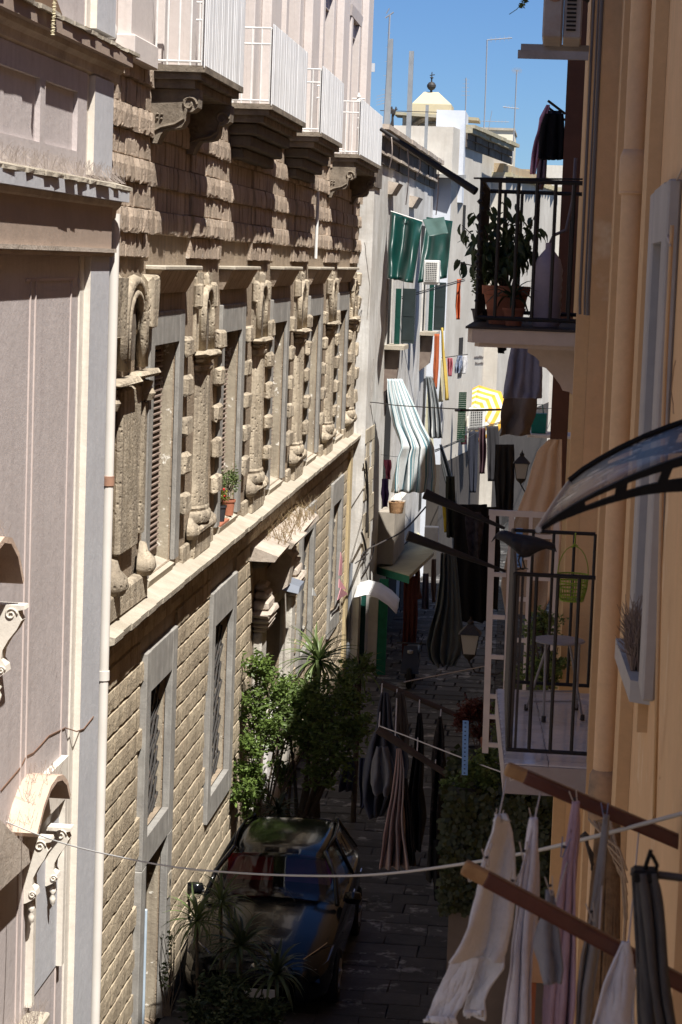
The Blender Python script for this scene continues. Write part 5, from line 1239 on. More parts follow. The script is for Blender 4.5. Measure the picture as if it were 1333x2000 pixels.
    for x, mt in ((-.40, red), (.36, vio)):
        m = MB(); m.hexa([T(2.2,x-.30,.75), T(2.2,x+.30,.75), T(2.35,x+.30,.75), T(2.35,x-.30,.75), T(2.35,x-.29,1.3), T(2.35,x+.29,1.3), T(2.47,x+.29,1.3), T(2.47,x-.29,1.3)])
        m.hexa([T(1.75,x-.30,.7), T(1.75,x+.30,.7), T(2.25,x+.30,.7), T(2.25,x-.30,.7), T(1.72,x-.30,.84), T(1.72,x+.30,.84), T(2.25,x+.30,.80), T(2.25,x-.30,.80)])
        m.box(X0+x-.12, X0+x+.12, Y0+2.36, Y0+2.45, G+1.31, G+1.42, ch=.02); m.build('seat', mt, car)
    MB().hexa([T(2.9,-.75,.8),T(2.9,.75,.8),T(4.1,.7,.8),T(4.1,-.7,.8),T(2.9,-.75,.9),T(2.9,.75,.9),T(4.1,.7,.98),T(4.1,-.7,.98)]).build('rear_shelf', trim, car)
    return car
car_ = make_car(); car_.scale = (1.10, 1.12, 1.12); car_.location.y = 28.4+2.2*1.12

# ================================================================== plants at the foot of the palace
leafG = leafmat('fresh_leaf', (.15,.215,.05), (.10,.155,.035)); leafD = leafmat('dark_leaf', (.12,.175,.05), (.15,.21,.06)); leafY = leafmat('yucca_leaf', (.19,.24,.09), (.11,.16,.05))
bark = M('tree_bark', (.12,.09,.065), (.07,.055,.04), s=9, bump=.6, bs=30)
flax = M('dark_strap_leaf', (.03,.05,.025), (.05,.07,.03), s=5, isl=.3, rough=.45)
yl_mesh = leaf_mesh('leaf', .85, .06, leafY, .35); ys_mesh = leaf_mesh('leaf', .42, .032, leafY, .5); yd_mesh = leaf_mesh('leaf', .5, .045, flax, .6)
def shrub(name, label, cat, base, blobs, n, size, mat, stems=True, trunk_r=.05, group=None):
    root = thing(name, label, cat, base, group); base = Vector(base); m = MB(); t = MB()
    for (px, py, Y, r) in blobs:
        c = PY(px, py, Y); leafy(m, c, (r, r*.8, r*.9), int(n*r*r*4), size)
        if stems:
            mid = base.lerp(c, .5)+Vector((R(-.1,.1), R(-.1,.1), R(0,.2))); t.path([base+Vector((R(-.05,.05),0,0)), base.lerp(mid,.5)+Vector((R(-.04,.04),0,.05)), mid, mid.lerp(c,.6)+Vector((R(-.1,.1),0,0)), c], lambda f: trunk_r*(1-.8*f), n=6)
            for _ in range(5): q = c+Vector((R(-1,1),R(-1,1),R(-.6,1)))*r*.8; t.path([mid.lerp(c,R(.3,1)), c.lerp(q,.5), q], .011, n=4, r_end=.004)
    m.build('crown', mat, root)
    if stems: t.build('trunk', bark, root, smooth=True)
    return root
b0 = PZ(572, 1660, G); b0 = Vector((-3.95, 36.3, G))
shrub('small_tree', 'leafy potted tree with several bare stems behind the black car, half in sun', 'tree', b0,
      [(560,1375,36.6,.42),(610,1350,36.4,.36),(600,1430,36.2,.50),(655,1385,36.0,.50),(690,1340,36.2,.34),(700,1420,35.8,.34),(540,1440,36.6,.34),(655,1470,35.7,.42),(625,1510,35.8,.3),(560,1500,36.3,.30),(705,1300,36.6,.22)], 800, .095, leafD)
shrub('sunlit_shrub', 'bright green sunlit shrub climbing beside the portal, left of the small tree', 'shrub', (-4.4, 35.0, G),
      [(500,1300,35.0,.26),(525,1345,35.2,.34),(620,1400,36.9,.3),(560,1410,36.9,.34),(495,1370,35.0,.26),(560,1350,36.9,.28),(590,1370,36.8,.26),(505,1420,35.0,.28),(580,1420,36.7,.24)], 1500, .08, leafG, trunk_r=.03)
shrub('ivy_clump', 'dense bright ivy-like clump low on the wall, left of the tree stems', 'climbing plant', (-4.45, 34.3, G),
      [(488,1500,34.4,.22),(500,1530,34.4,.24),(480,1545,34.2,.22),(492,1460,34.4,.2),(482,1580,34.2,.16)], 2000, .085, leafG, trunk_r=.02)
big = thing('yucca', 'tall spiky yucca rosette in full sun above the small tree', 'yucca', PY(625,1560,38.6), None)
c_ = PY(622, 1292, 38.8); rosette(big, c_, 74, yl_mesh, tilt=(.12, 2.35), scale=(.6, .95))
MB().path([Vector((c_.x+.1, 38.6, G)), c_-Vector((.05,0,1.2)), c_], .07, n=8).build('trunk', bark, big, smooth=True)
y2_ = thing('yucca', 'smaller yucca head half hidden at the right edge of the small tree', 'yucca', PY(700,1500,38.8))
c_ = PY(702, 1316, 39.2); rosette(y2_, c_, 36, yl_mesh, tilt=(.2, 2.0), scale=(.4, .62)); MB().path([Vector((c_.x, 39.1, G)), c_], .05, n=7).build('trunk', bark, y2_)
y3_ = thing('yucca', 'dark small yucca standing just behind the car roof', 'yucca', PY(543,1640,35))
c_ = PY(543, 1588, 34.9); rosette(y3_, c_, 40, yd_mesh, tilt=(.15, 1.9), scale=(.7, 1.1)); MB().path([Vector((c_.x, 34.9, G)), c_], .035, n=7).build('trunk', bark, y3_)
def pot_thing(px, py, Y, r, h, mat, label, group=None):
    q = PY(px, py, Y); t = thing('plant_pot', label, 'plant pot', (q.x, Y, G), group); pot(t, (q.x, Y, G), r, h, mat); return t
pot_thing(598, 1600, 35.9, .17, .75, terra, 'tall terracotta pot behind the car roof beside the tree stems')
pot_thing(648, 1600, 36.2, .24, .6, M('brown_pot', (.10,.05,.035)), 'wide brown pot in the shade to the right of the terracotta one')
pot_thing(565, 1600, 36.3, .26, .5, dk_pot, 'dark pot holding the small tree behind the car')
B(-4.74, -4.66, 38.0, 39.7, G, 1.25).build('white_wall_piece', M('white_wall_paint', (.72,.69,.66), (.55,.5,.46), s=3, bump=.2), None, label='white painted wall piece at the foot of the portal behind the car', cat='wall piece')  # panel stands in for the white wall at the portal foot
q = PY(690, 1495, 36.5); drape('hanging_cloth', [(672,690,1478),(668,694,1500),(664,690,1545)], 39, cloth_m('blue_grey_cloth', (.08,.09,.14)), 'blue-grey cloth hanging low in the shade right of the tree', 'laundry', 2, .04)
# spiky plants before the car
for (px, py, Y, n, mesh_, sc_, lab) in ((385,1800,26.9,44,ys_mesh,(.9,1.3),'spiky green dracaena head in sun, leftmost before the car'), (432,1765,27.3,40,ys_mesh,(.9,1.3),'taller spiky dracaena head in sun at the car windscreen corner'),
                                        (470,1850,26.6,46,yd_mesh,(.9,1.3),'dark strappy plant in front of the car bonnet'), (540,1905,26.3,40,yd_mesh,(.8,1.2),'dark strappy plant, rightmost before the car bumper')):
    c_ = PY(px, py, Y); t = thing('dracaena', lab, 'potted plant', (c_.x, Y, G)); rosette(t, c_, n, mesh_, tilt=(.1, 2.1), scale=sc_)
    MB().path([Vector((c_.x+.05, Y, G+.25)), c_.lerp(Vector((c_.x,Y,G)),.5)+Vector((.03,0,0)), c_], .022, n=6).build('stem', bark, t, smooth=True); pot(t, (c_.x+.05, Y, G), .18, .32, dk_pot)
shrub('dark_bush', 'dark bushy plant filling the shaded corner at the bottom before the car', 'shrub', (-3.5, 26.2, G), [(470,1950,26.2,.28),(420,1930,26.5,.24),(520,1985,26.0,.28),(390,1985,26.2,.25),(450,2000,25.8,.28)], 1300, .09, flax, trunk_r=.03)
t = thing('bare_twig_plant', 'thin bare twisted plant against the wall foot at the bottom left', 'plant', (-4.6, 26.9, G)); m = MB()
for i in range(16):
    p = PY(327+R(-6,6), 1985, 26.7); q = PY(325+R(-18,30), R(1800,1900), 26.8); m.path([p, p.lerp(q,.5)+Vector((R(-.08,.08),0,0)), q], .010, n=4, r_end=.003)
m.build('twigs', bark, t); m = MB(); leafy(m, PY(330,1880,26.8), (.12,.1,.45), 90, .06); m.build('foliage', leafD, t)
pot_thing(520, 2010, 25.7, .2, .32, terra, 'terracotta pot just visible at the bottom edge in the bush')
# pots of flowers on the palace window sill
fz = 5.40
for (px, py, w_, lab, red_) in ((430,1010,.09,'black flowerpot with yellow-green leaves on the second palace window sill', False),(446,1005,.10,'terracotta flowerpot with a leafy upright plant on the same sill', True)):
    q = PX(px, py, WX-.02); t = thing('flowerpot', lab, 'flowerpot', (q.x, q.y, fz-.06)); pot(t, (q.x, q.y, fz-.06), w_, .24, terra if red_ else dk_pot)
    m = MB(); leafy(m, (q.x, q.y, fz+(.46 if red_ else .30)), (.13,.16,.30 if red_ else .13), 420 if red_ else 180, .05); m.build('foliage', leafY if red_ else leafmat('yellow_green_leaf', (.25,.24,.04),(.16,.18,.03)), t)
    m = MB()
    for _ in range(7): p = Vector((q.x,q.y,fz+.1)); m.path([p, p+Vector((R(-.05,.05),R(-.05,.05),.2)), p+Vector((R(-.1,.1),R(-.12,.12),R(.3,.5)))], .005, n=4)
    m.build('stem', bark, t)
    if not red_:
        m = MB()
        for _ in range(9): m.lathe((q.x+R(-.06,.14), q.y+R(-.1,.1), fz+.3+R(-.02,.14)), [(0,-.02),(.022,0),(0,.02)], n=5)
        each(m, 'flower', M('red_flower', (.5,.02,.02)), t)
B(WX-.12, WX+.06, 32.15, 33.0, fz-.09, fz-.062).build('pot_tray', terra, None, label='terracotta tray under the two flowerpots on the palace sill', cat='tray')
# weeds on the portal hood
m = MB()
for i in range(190):
    p = Vector((R(WX+.05, WX+.5), R(36.6, 41.6), 4.5)); m.path([p, p+Vector((R(-.08,.08),R(-.1,.1),R(.08,.2))), p+Vector((R(-.18,.18),R(-.25,.25),R(.12,.42)))], .006, n=3, r_end=.002)
m.build('dry_weeds', M('dry_weed', (.23,.15,.09), (.3,.24,.13), s=9), None, label='dry brown weeds growing on the broken hood over the portal', cat='weeds', kind='stuff')
# grey lamp panel by the portal, bunting-like scraps of pink cloth, wall pipe
m = MB(); c = [PX(540,1150,WX+.05), PX(583,1160,WX+.42), PX(586,1146,WX+.42), PX(545,1132,WX+.05)]
m.prism(c, (0,.7,.0)); m.build('metal_canopy', M('grey_metal_sheet', (.22,.24,.28), rough=.4, metal=.3), None, label='small grey metal rain canopy jutting from the right side of the portal', cat='canopy')
for i, (pts, lab) in enumerate((([(664,1078),(670,1092),(668,1124),(661,1124)],'upper strip of pink cloth pegged to the palace wall near its far end'), ([(664,1130),(677,1152),(662,1148)],'middle triangular scrap of pink cloth on the palace wall'), ([(660,1172),(664,1148),(679,1160)],'lowest triangular scrap of pink cloth on the palace wall'))):
    q = [PX(x, y, WX+.2) for x, y in pts]; m = MB(); m.prism([p+Vector((R(-.02,.02),0,0)) for p in q], (.012,0,0)); m.build('pink_scrap', cloth_m('pink_scrap_cloth', (.72,.36,.40)), None, label=lab, cat='cloth')
q = [PX(x, y, WX+.2) for x, y in ((611,1148),(618,1164),(610,1163))]; MB().prism(q, (.01,0,0)).build('white_scrap', cloth_m('white_scrap_cloth', (.7,.7,.68)), None, label='tiny white triangular scrap hanging beside the third grilled window', cat='cloth')
m = MB(); p0 = PX(686,1100,WX+.14); m.path([(WX+.14,p0.y,G),(WX+.14,p0.y,p0.z)], .045, n=8); m.build('drainpipe', M('grey_pipe', (.16,.17,.19), rough=.5), None, smooth=40, label='grey pipe fixed low at the far end of the palace wall', cat='pipe')

# ================================================================== things on and around the upper balcony
LP = M('black_laundry_pole', (.015,.013,.013), rough=.6)
def pole(a, b, r0, r1, mat, label, group=None): return MB().path([a, a.lerp(b,.5), b], r0, n=8, r_end=r1).build('laundry_pole', mat, None, smooth=50, label=label, cat='pole', group=group)
pole(PY(744,252,16.8), PY(930,374,16.5), .014, .030, LP, 'long black laundry pole reaching out from the top of the upper balcony')
for i, (x, y0, y1) in enumerate(((797,290,400),(765,268,330),(820,300,345),(856,335,420))):
    cable([PY(x,y0,16.7), PY(x+R(-2,2),(y0+y1)/2,16.7), PY(x-4,y1,16.7)], .004, cab, ('first','second','third','fourth')[i]+' pale string dangling from the long black upper pole, '+('the longest','leftmost','short and middle','rightmost')[i], 'string')
fic = thing('potted_ficus', 'leafy ficus in a big terracotta pot on the upper balcony', 'potted plant', PY(986,632,17.2))
fb = PY(986, 636, 17.2); fb.z = UZ+.0
m = MB(); m.lathe(fb, [(.12,0),(.165,.22),(.18,.225),(.185,.29),(.165,.29),(.16,.25),(0,.25)], n=20); m.build('pot', terra, fic, smooth=35)
fl_mesh = [leaf_mesh('leaf', R(.09,.115), R(.04,.052), leafmat('ficus_leaf', (.035,.06,.025), (.055,.085,.03), .25), R(.4,.9), 4) for _ in range(4)]
m = MB(); tips = []
for i in range(17):
    ex, ey = random.choice([(930,450),(905,430),(898,520),(960,400),(985,395),(1010,400),(1040,420),(1052,445),(1000,440),(960,470),(945,500),(925,470),(1020,470),(990,430),(1035,490),(912,385+60),(972,440)]) if i > 16 else [(930,450),(903,440),(893,512),(955,400),(985,392),(1015,402),(1045,420),(1056,450),(1000,440),(960,470),(940,505),(918,480),(1025,470),(990,430),(1040,485),(925,415),(972,450)][i]
    e = PY(ex, ey, 17.2+R(-.25,.25)); s0 = fb+Vector((R(-.04,.04),R(-.04,.04),.25)); md = s0.lerp(e,.5)+Vector((R(-.05,.05),0,.06)); m.path([s0, md, e], .010, n=5, r_end=.003); tips.append((s0, md, e))
m.build('stem', bark, fic, smooth=True)
k_ = 0
for s0, md, e in tips:
    for j in range(19):
        t = .3+.7*j/18; p = (s0.lerp(md, t*2) if t < .5 else md.lerp(e, t*2-1))+Vector((R(-.03,.03),R(-.05,.05),R(-.03,.03)))
        place(random.choice(fl_mesh), 'leaf', fic, p, (R(.8,1.2),)*3, (R(-1.5,-.2), R(-.6,.6), R(0,6.28)))
# small strappy plant in the same pot row, water carboy, tiny pots
sp_ = thing('strappy_plant', 'short strappy plant in front of the ficus stems on the upper balcony', 'potted plant', PY(1003,600,16.9)); rosette(sp_, PY(1003,585,16.9), 22, leaf_mesh('leaf', .26, .03, flax, .7), tilt=(.2,1.5)); pot(sp_, PY(1003,636,16.9), .08, .13, terra)
s2_ = thing('small_leafy_plant', 'low small-leaved plant at the outer corner of the upper balcony', 'potted plant', PY(938,600,17.9)); m = MB(); leafy(m, PY(938,560,17.9), (.09,.1,.12), 260, .03); m.build('foliage', leafD, s2_); pot(s2_, PY(938,628,17.9), .07, .1, dk_pot)
cb_ = thing('water_carboy', 'large ribbed translucent carboy standing at the wall end of the upper balcony', 'carboy', PY(1066,634,16.9)); cp = PY(1066, 640, 16.9); cp.z = UZ
prof = [(0,0),(.095,.0)]+[(.104+.006*(i % 2), .02+i*.03) for i in range(13)]+[(.108,.42),(.088,.50),(.05,.55),(.028,.575),(.028,.62),(0,.625)]
MB().lathe(cp, prof, n=22).build('body', M('smoky_carboy_plastic', (.34,.29,.34), (.26,.22,.26), s=5, rough=.3), cb_, smooth=50)
MB().path([cp+Vector((-.0,0,.60)), cp+Vector((.03,0,.68)), cp+Vector((.12,0,.72)), cp+Vector((.16,0,.95)), cp+Vector((.165,0,1.25))], .014, n=6).build('hose', M('grey_hose', (.12,.1,.11), rough=.5), cb_, smooth=True)
# clothes on the little rack beyond it
rods(PY(1071,197,20), PY(1104,222,20.1), 'little black rack arm under the roof edge holding three garments', 2, .012)
drape('hanging_garment', [(1069,1074,205),(1056,1072,230),(1050,1064,262),(1040,1058,300),(1036,1046,340)], 20.1, cloth_m('pink_print_cloth', (.62,.28,.42), (.7,.45,.55), s=30), 'pink garment hanging leftmost from the little black rack', 'laundry', 2, .03)
drape('hanging_garment', [(1066,1100,222),(1058,1102,245),(1053,1104,285),(1052,1103,308),(1060,1104,312)], 19.8, cloth_m('black_shirt_cloth', (.008,.008,.010)), 'black shirt bunched on the little rack', 'laundry', 3, .04)
drape('hanging_garment', [(1058,1068,262),(1052,1070,310),(1048,1068,350),(1047,1058,370)], 20.3, cloth_m('mauve_grey_cloth', (.26,.2,.26)), 'mauve-grey garment hanging behind the black shirt', 'laundry', 2, .03)
drape('hanging_garment', [(1070,1098,216),(1072,1096,238)], 19.9, cloth_m('navy_cloth', (0,0,0)), 'navy cloth folded over the little rack above the black shirt', 'laundry', 2, .02)
# air conditioner at the top
q = PY(1078, 82, 15.9); ac = thing('air_conditioner', 'rust-stained air conditioner on metal brackets against the sky at the top right', 'air conditioner', q, 'outdoor air conditioning units')
zt = q.z; B(-.205, -.07, 15.6, 16.3, zt, zt+.58, ch=.012).build('casing', M('ac_casing_aged', (.42,.385,.35), (.34,.3,.27), s=6, rough=.5, grime=(.28,.19,.12)), ac)
B(-.066, .06, 15.62, 16.3, zt+.0, zt+.58, ch=.01).build('side_casing', M('ac_casing_aged', (.4,.4,.4)), ac)
m = MB()
for i in range(17): m.box(-.045, .02, 15.608, 15.619, zt+.05+i*.028, zt+.05+i*.028+.013)
m.build('louvre_slats', dark_in, ac, kind='stuff')
m = MB(); m.lathe((-.13, 15.595, zt+.26), [(0,-.022),(.022,-.016),(.026,0),(.018,.016),(0,.02)], n=8, sx=1.4, sy=.2); m.build('rust_patch', rust, ac)
gal = M('galvanised_bracket', (.34,.32,.31), (.25,.23,.21), s=6, rough=.5, metal=.3)
a_, b_ = PY(1012,100,15.4), PY(1150,108,15.4); B(a_.x, b_.x, 15.40, 15.44, a_.z-.045, a_.z+.01).build('bracket', gal, ac)
a_ = PY(1018,88,16.2); B(a_.x, .2, 16.2, 16.24, a_.z-.045, a_.z+.01).build('bracket', gal, ac)
MB().path([(.04,15.58,zt+.42),(-.0,15.56,zt+.40),(-.02,15.56,zt+.33),(.04,15.56,zt+.27),(.1,15.56,zt+.24)], .013, n=6).build('hose', cabd, ac, smooth=True)
t = thing('stray_twig', 'small leafy twig dangling into view at the very top of the sky', 'twig', PY(1022,0,14)); m = MB(); p0, p1 = PY(1030,-60,14), PY(995,28,14); m.path([p0, PY(1024,0,14), PY(1010,18,14), p1], .003, n=4); leafy(m, PY(1024,6,14), (.018,.02,.03), 26, .03); m.build('leaves', leafD, t)

# ================================================================== below the upper balcony
greyc = cloth_m('slate_cloth', (.27,.28,.38), (.33,.33,.43), s=3); brownc = cloth_m('taupe_cloth', (.20,.165,.15), (.24,.2,.175), s=3)
drape('hanging_sheet', [(1000,1058,670),(995,1058,700),(990,1059,735),(984,1058,765),(983,1056,778)], 20.5, greyc, 'slate blue sheet hanging just under the upper balcony', 'laundry', 3.2, .05)
drape('hanging_sheet', [(986,1050,770),(982,1046,800),(976,1042,830),(977,1036,850)], 21.5, brownc, 'taupe brown sheet hanging below the slate blue sheet', 'laundry', 1.4, .07)
rods(PY(1000,668,20.5), PY(1075,666,20.5), 'drying rod hidden under the upper balcony slab', 1)
drape('hanging_sock', [(970,990,674),(972,989,682),(974,986,690)], 20, cloth_m('black_shirt_cloth', (0,0,0)), 'small black garment peeking from below the upper balcony slab', 'laundry', 1, .02)
q = PY(1053, 846, 22); sh_ = B(q.x-.11, .20, 21.8, 22.3, q.z-.03, q.z, ch=.005).build('white_shelf', white_rail, None, label='narrow white shelf under the teal bag', cat='shelf')
m = MB(); q0 = PY(1038,845,22); q1 = PY(1068,808,22); m.hexa([(q0.x,21.95,q0.z),(q1.x,21.95,q0.z),(q1.x,22.08,q0.z),(q0.x,22.08,q0.z),(q0.x-.004,21.93,q1.z),(q1.x+.004,21.93,q1.z),(q1.x+.004,22.1,q1.z),(q0.x-.004,22.1,q1.z)])
bag = m.build('shopping_bag', M('teal_bag', (.01,.22,.18), (.012,.18,.15), s=9, rough=.5), None, label='teal shopping bag standing on the narrow white shelf', cat='bag')
MB().path([(q0.x+.03,21.96,q1.z), (q0.x+.045,21.96,q1.z+.09), (q1.x-.045,21.96,q1.z+.09), (q1.x-.03,21.96,q1.z)], .005, n=5).build('handle', M('teal_bag', (0,0,0)), bag)
# big beige curtain and the white glazed lattice
beige_c = cloth_m('sand_curtain', (.80,.63,.47), (.74,.57,.42), s=4)
drape('sun_curtain', [(1072,1098,858),(1050,1099,880),(1040,1100,910),(1030,1099,950),(1014,1098,990),(1000,1096,1030),(990,1092,1080),(978,1085,1140),(988,1060,1200)], 18.6, beige_c, 'large sand-coloured sun curtain hanging behind the white lattice', 'curtain', 2.4, .04, nu=30, nv=36)
latw = M('white_lattice_paint', (.58,.53,.50), (.5,.46,.43), s=6, rough=.5)
Yl = 17.2; la = thing('glazed_lattice_screen', 'tall white glazed screen with many small panes behind the lower balcony', 'screen', PY(950,1470,Yl))
def lbar(x0, y0, x1, y1, w_=.020):
    a, b = PY(x0,y0,Yl), PY(x1,y1,Yl); MB().hexa([(a.x-w_,Yl-.02,a.z-w_*.0),(a.x+w_,Yl-.02,a.z),(a.x+w_,Yl+.02,a.z),(a.x-w_,Yl+.02,a.z),(b.x-w_,Yl-.02,b.z),(b.x+w_,Yl-.02,b.z),(b.x+w_,Yl+.02,b.z),(b.x-w_,Yl+.02,b.z)]).build('upright', latw, la)
def hbar(xa, xb, y, w_=.016):
    a, b = PY(xa,y,Yl), PY(xb,y,Yl); z = (a.z+b.z)/2; B(a.x+.02, b.x-.02, Yl-.018, Yl+.018, z-w_, z+w_).build('crossbar', latw, la)
lbar(948,1470,963,998,.024); lbar(984,1470,1000,998); lbar(1022,1400,1038,998,.014); lbar(1076,1400,1088,998,.022)
hbar(950,1100,1004,.022)
for y in (1122,1205,1283,1360,1400,1455): hbar(958-(y-1000)*.03, 998-(y-1000)*.03, y)
for y in (1050,1088,1170,1250): hbar(1000-(y-1000)*.03, 1040-(y-1000)*.03, y)
for y in (1048,1130): hbar(1038-(y-1000)*.03, 1088-(y-1000)*.03, y)
a_, b_ = PY(955,1460,Yl), PY(1085,1005,Yl); B(a_.x+.02, b_.x-.03, Yl+.004, Yl+.008, a_.z, b_.z).build('pane', glass('lattice_glass', (.05,.045,.04), .05, alpha=.28), la)
# plants seen through the screen
shrub('balcony_plant', 'dark leafy plant behind the folding table on the lower balcony', 'potted plant', PY(1065,1345,15.6), [(1062,1225,15.6,.13),(1050,1300,15.6,.12),(1085,1290,15.5,.1),(1070,1330,15.6,.1)], 9000, .035, leafD, trunk_r=.01)
# folding table
tt = thing('folding_table', 'small round grey folding table on the tiled balcony', 'table', PY(1092,1400,13.7)); c = PY(1092, 1251, 13.75); zt = c.z
gm_ = M('grey_table_top', (.30,.29,.29), (.25,.24,.24), s=9, rough=.45); gl_ = M('grey_table_leg', (.25,.24,.25), rough=.45)
MB().lathe((c.x,13.75,zt), [(0,-.006),(.155,-.006),(.163,0),(.155,.008),(0,.008)], n=32).build('table_top', gm_, tt, smooth=40)
for (xa, ya, xb, yb) in ((1028,1385,1072,1262),(1138,1405,1112,1270),(1062,1408,1066,1268),(1126,1385,1132,1262)):
    b_ = PZ(xa, ya, LZ+.012); t_ = PY(xb, yb, 13.75); t_.z = zt-.006; o = MB().tube(t_, b_, .008).build('leg', gl_, tt); MB().lathe(b_, [(0,-.008),(.014,-.006),(.013,.03),(0,.032)], n=8).build('rubber_foot', trim_ if False else cabd, o)
for y_ in (1358, 1378): MB().tube(PZ(1040,y_,LZ+.10) if False else PY(1042,y_-8,13.9), PY(1130,y_-8,13.9), .006).build('stretcher', gl_, tt)
# lime basket on a cord
gb = thing('lime_basket', 'lime green round plastic basket hanging by its handle at the lower balcony', 'basket', PY(1117,1175,13.2)); bc = PY(1117, 1172, 13.2)
lime = M('lime_plastic', (.28,.36,.03), (.22,.3,.03), s=9, rough=.4); m = MB()
for k in range(28):
    t = 2*pi*k/28; m.tube(bc+Vector((cos(t)*.068, sin(t)*.068, 0)), bc+Vector((cos(t)*.086, sin(t)*.086, .07)), .0034, n=4); m.tube(bc+Vector((cos(t)*.086, sin(t)*.086, .07)), bc+Vector((cos(t)*.092, sin(t)*.092, .15)), .0034, n=4)
for z, r in ((.0,.068),(.03,.073),(.075,.081),(.11,.087),(.15,.093)): m.path([bc+Vector((cos(t*pi/12)*r, sin(t*pi/12)*r, z)) for t in range(25)], .005, n=5)
m.lathe(bc, [(0,0),(.066,0),(.066,.005),(0,.005)], n=16); m.build('basket_body', lime, gb)
MB().path([bc+Vector((cos(t*pi/12)*.09, 0, .15+sin(t*pi/12)*.17)) for t in range(13)], .003, n=5).build('handle', lime, gb, smooth=True)
m = MB(); m.tube(bc+Vector((0,0,.32)), bc+Vector((.005,0,.40)), .004); m.path([bc+Vector((.02,0,.32)), bc+Vector((0,0,.335)), bc+Vector((-.015,0,.31))], .005); m.build('hook', lime, gb)
# laundry poles of the lower balcony
GP = 'black wrapped laundry poles of the lower balcony'
pole(PY(829,964,14.7), PY(986,1032,14.75), .036, .010, LP, 'upper of the two black wrapped poles sticking out from the lower balcony', GP)
pole(PY(796,1046,12.5), PY(988,1116,12.6), .030, .008, LP, 'lower of the two black wrapped poles sticking out from the lower balcony', GP)
m = MB(); a_ = PY(1015,1118,12.62)
for i in range(3): m.box(a_.x-.035+i*.024, a_.x-.020+i*.024, 12.62, 12.66, LZ+.05, a_.z-.01)
m.build('folded_screen', M('dark_folded_slats', (.05,.045,.045), (.08,.07,.065), s=8), None, label='folded dark slatted screen standing in the outer corner of the lower balcony', cat='screen')
# blue strips
def strip(px, y0, y1, Y, w_, label):
    a, b = PY(px+1,y0,Y), PY(px-1,y1,Y); t = MB().hexa([(b.x-w_,Y,b.z),(b.x+w_,Y,b.z),(b.x+w_,Y+.015,b.z),(b.x-w_,Y+.015,b.z),(a.x-w_,Y,a.z),(a.x+w_,Y,a.z),(a.x+w_,Y+.015,a.z),(a.x-w_,Y+.015,a.z)])
    o = t.build('blue_strip', M('bright_blue_strip', (.14,.30,.62), (.2,.38,.7), s=14, rough=.5), None, label=label, cat='strip'); m = MB(); n = int((y1-y0)/8)
    for i in range(n): p = a.lerp(b, (i+.5)/n); m.box(p.x-w_*.35, p.x+w_*.2, Y-.004, Y-.001, p.z-.004, p.z+.006)
    m.build('print_mark', M('strip_dark_print', (.03,.05,.12)), o)
strip(1014, 1032, 1108, 14.9, .022, 'short blue printed strip behind the crow at the balcony corner')
strip(909, 1408, 1514, 19.4, .026, 'long bright blue printed strip among the dark pot plants')

# ------------------------------------------------------------------ crow on the railing corner
cr = thing('crow', 'black crow perched on the corner of the lower balcony railing, facing left', 'bird', PY(1022,1110,12.5))
feather = M('crow_feather', (.014,.014,.018), (.02,.02,.025), s=30, rough=.45, bump=.2, bs=60); ck = PY(1020, 1066, 12.5)
S = 12.5/4400
def CP(px, py): return PY(px, py, 12.5)
sp_pts = [((966,1047),(.0,.0),1),((970,1047),(.014,.012),1),((977,1046),(.026,.022),1),((987,1048),(.036,.03),1),((997,1053),(.043,.035),1),((1008,1060),(.052,.042),1),((1022,1067),(.066,.05),1),((1036,1067),(.060,.046),1),((1050,1064),(.042,.036),1),((1064,1062),(.024,.027),1),((1078,1063),(.010,.02),1),((1085,1065),(.003,.01),1)]
m = MB(); vs = []; n = 12
for (p, (rz, ry), _) in sp_pts[1:]:
    c = CP(*p)
    for i in range(n): t = 2*pi*i/n; vs.append(c+Vector((0, cos(t)*ry, sin(t)*rz)))
k = len(sp_pts)-1; m.add(vs, [(j*n+i, j*n+(i+1) % n, (j+1)*n+(i+1) % n, (j+1)*n+i) for j in range(k-1) for i in range(n)]+[tuple(range(n-1,-1,-1)), tuple(range((k-1)*n, k*n))]); m.build('body', feather, cr, smooth=True)
beak = M('crow_beak', (.01,.01,.011), rough=.3)
MB().path([CP(972,1046), CP(966,1051), CP(960,1059)], .011, n=8, r_end=.001).build('beak', beak, cr, smooth=True)
for s in (-1, 1):
    e = CP(980,1042)+Vector((0,s*.0215,0)); MB().lathe(e, [(0,-.004),(.004,0),(0,.004)], n=8).build('eye', glass('bird_eye', (.02,.02,.02), .05), cr)
    m = MB(); w0 = [CP(1000,1052), CP(1020,1051), CP(1045,1054), CP(1070,1059), CP(1085,1065)]; w1 = [CP(1002,1068), CP(1018,1080), CP(1040,1080), CP(1066,1070), CP(1083,1070)]
    m.grid(lambda u, v, s=s: Vector(pl(w0,u)).lerp(Vector(pl(w1,u)), v)+Vector((0, s*(.040+.014*sin(pi*v))*(1-.72*u), 0)), 10, 4, thick=.004); m.build('wing', feather, cr, smooth=True)
    f = CP(1022+s*4, 1112); hip = CP(1020+s*3, 1082)
    m = MB(); m.path([hip+Vector((0,s*.015,0)), CP(1017+s*4,1094)+Vector((0,s*.015,0)), f+Vector((0,s*.015,.004))], .006, n=6, r_end=.004)
    for a in (-.5, 0, .5): m.tube(f+Vector((0,s*.015,.004)), f+Vector((-.028*cos(a), s*.015+.02*sin(a), .0)), .003)
    m.tube(f+Vector((0,s*.015,.004)), f+Vector((.018, s*.015, 0)), .003); m.build('leg', beak, cr, smooth=True)
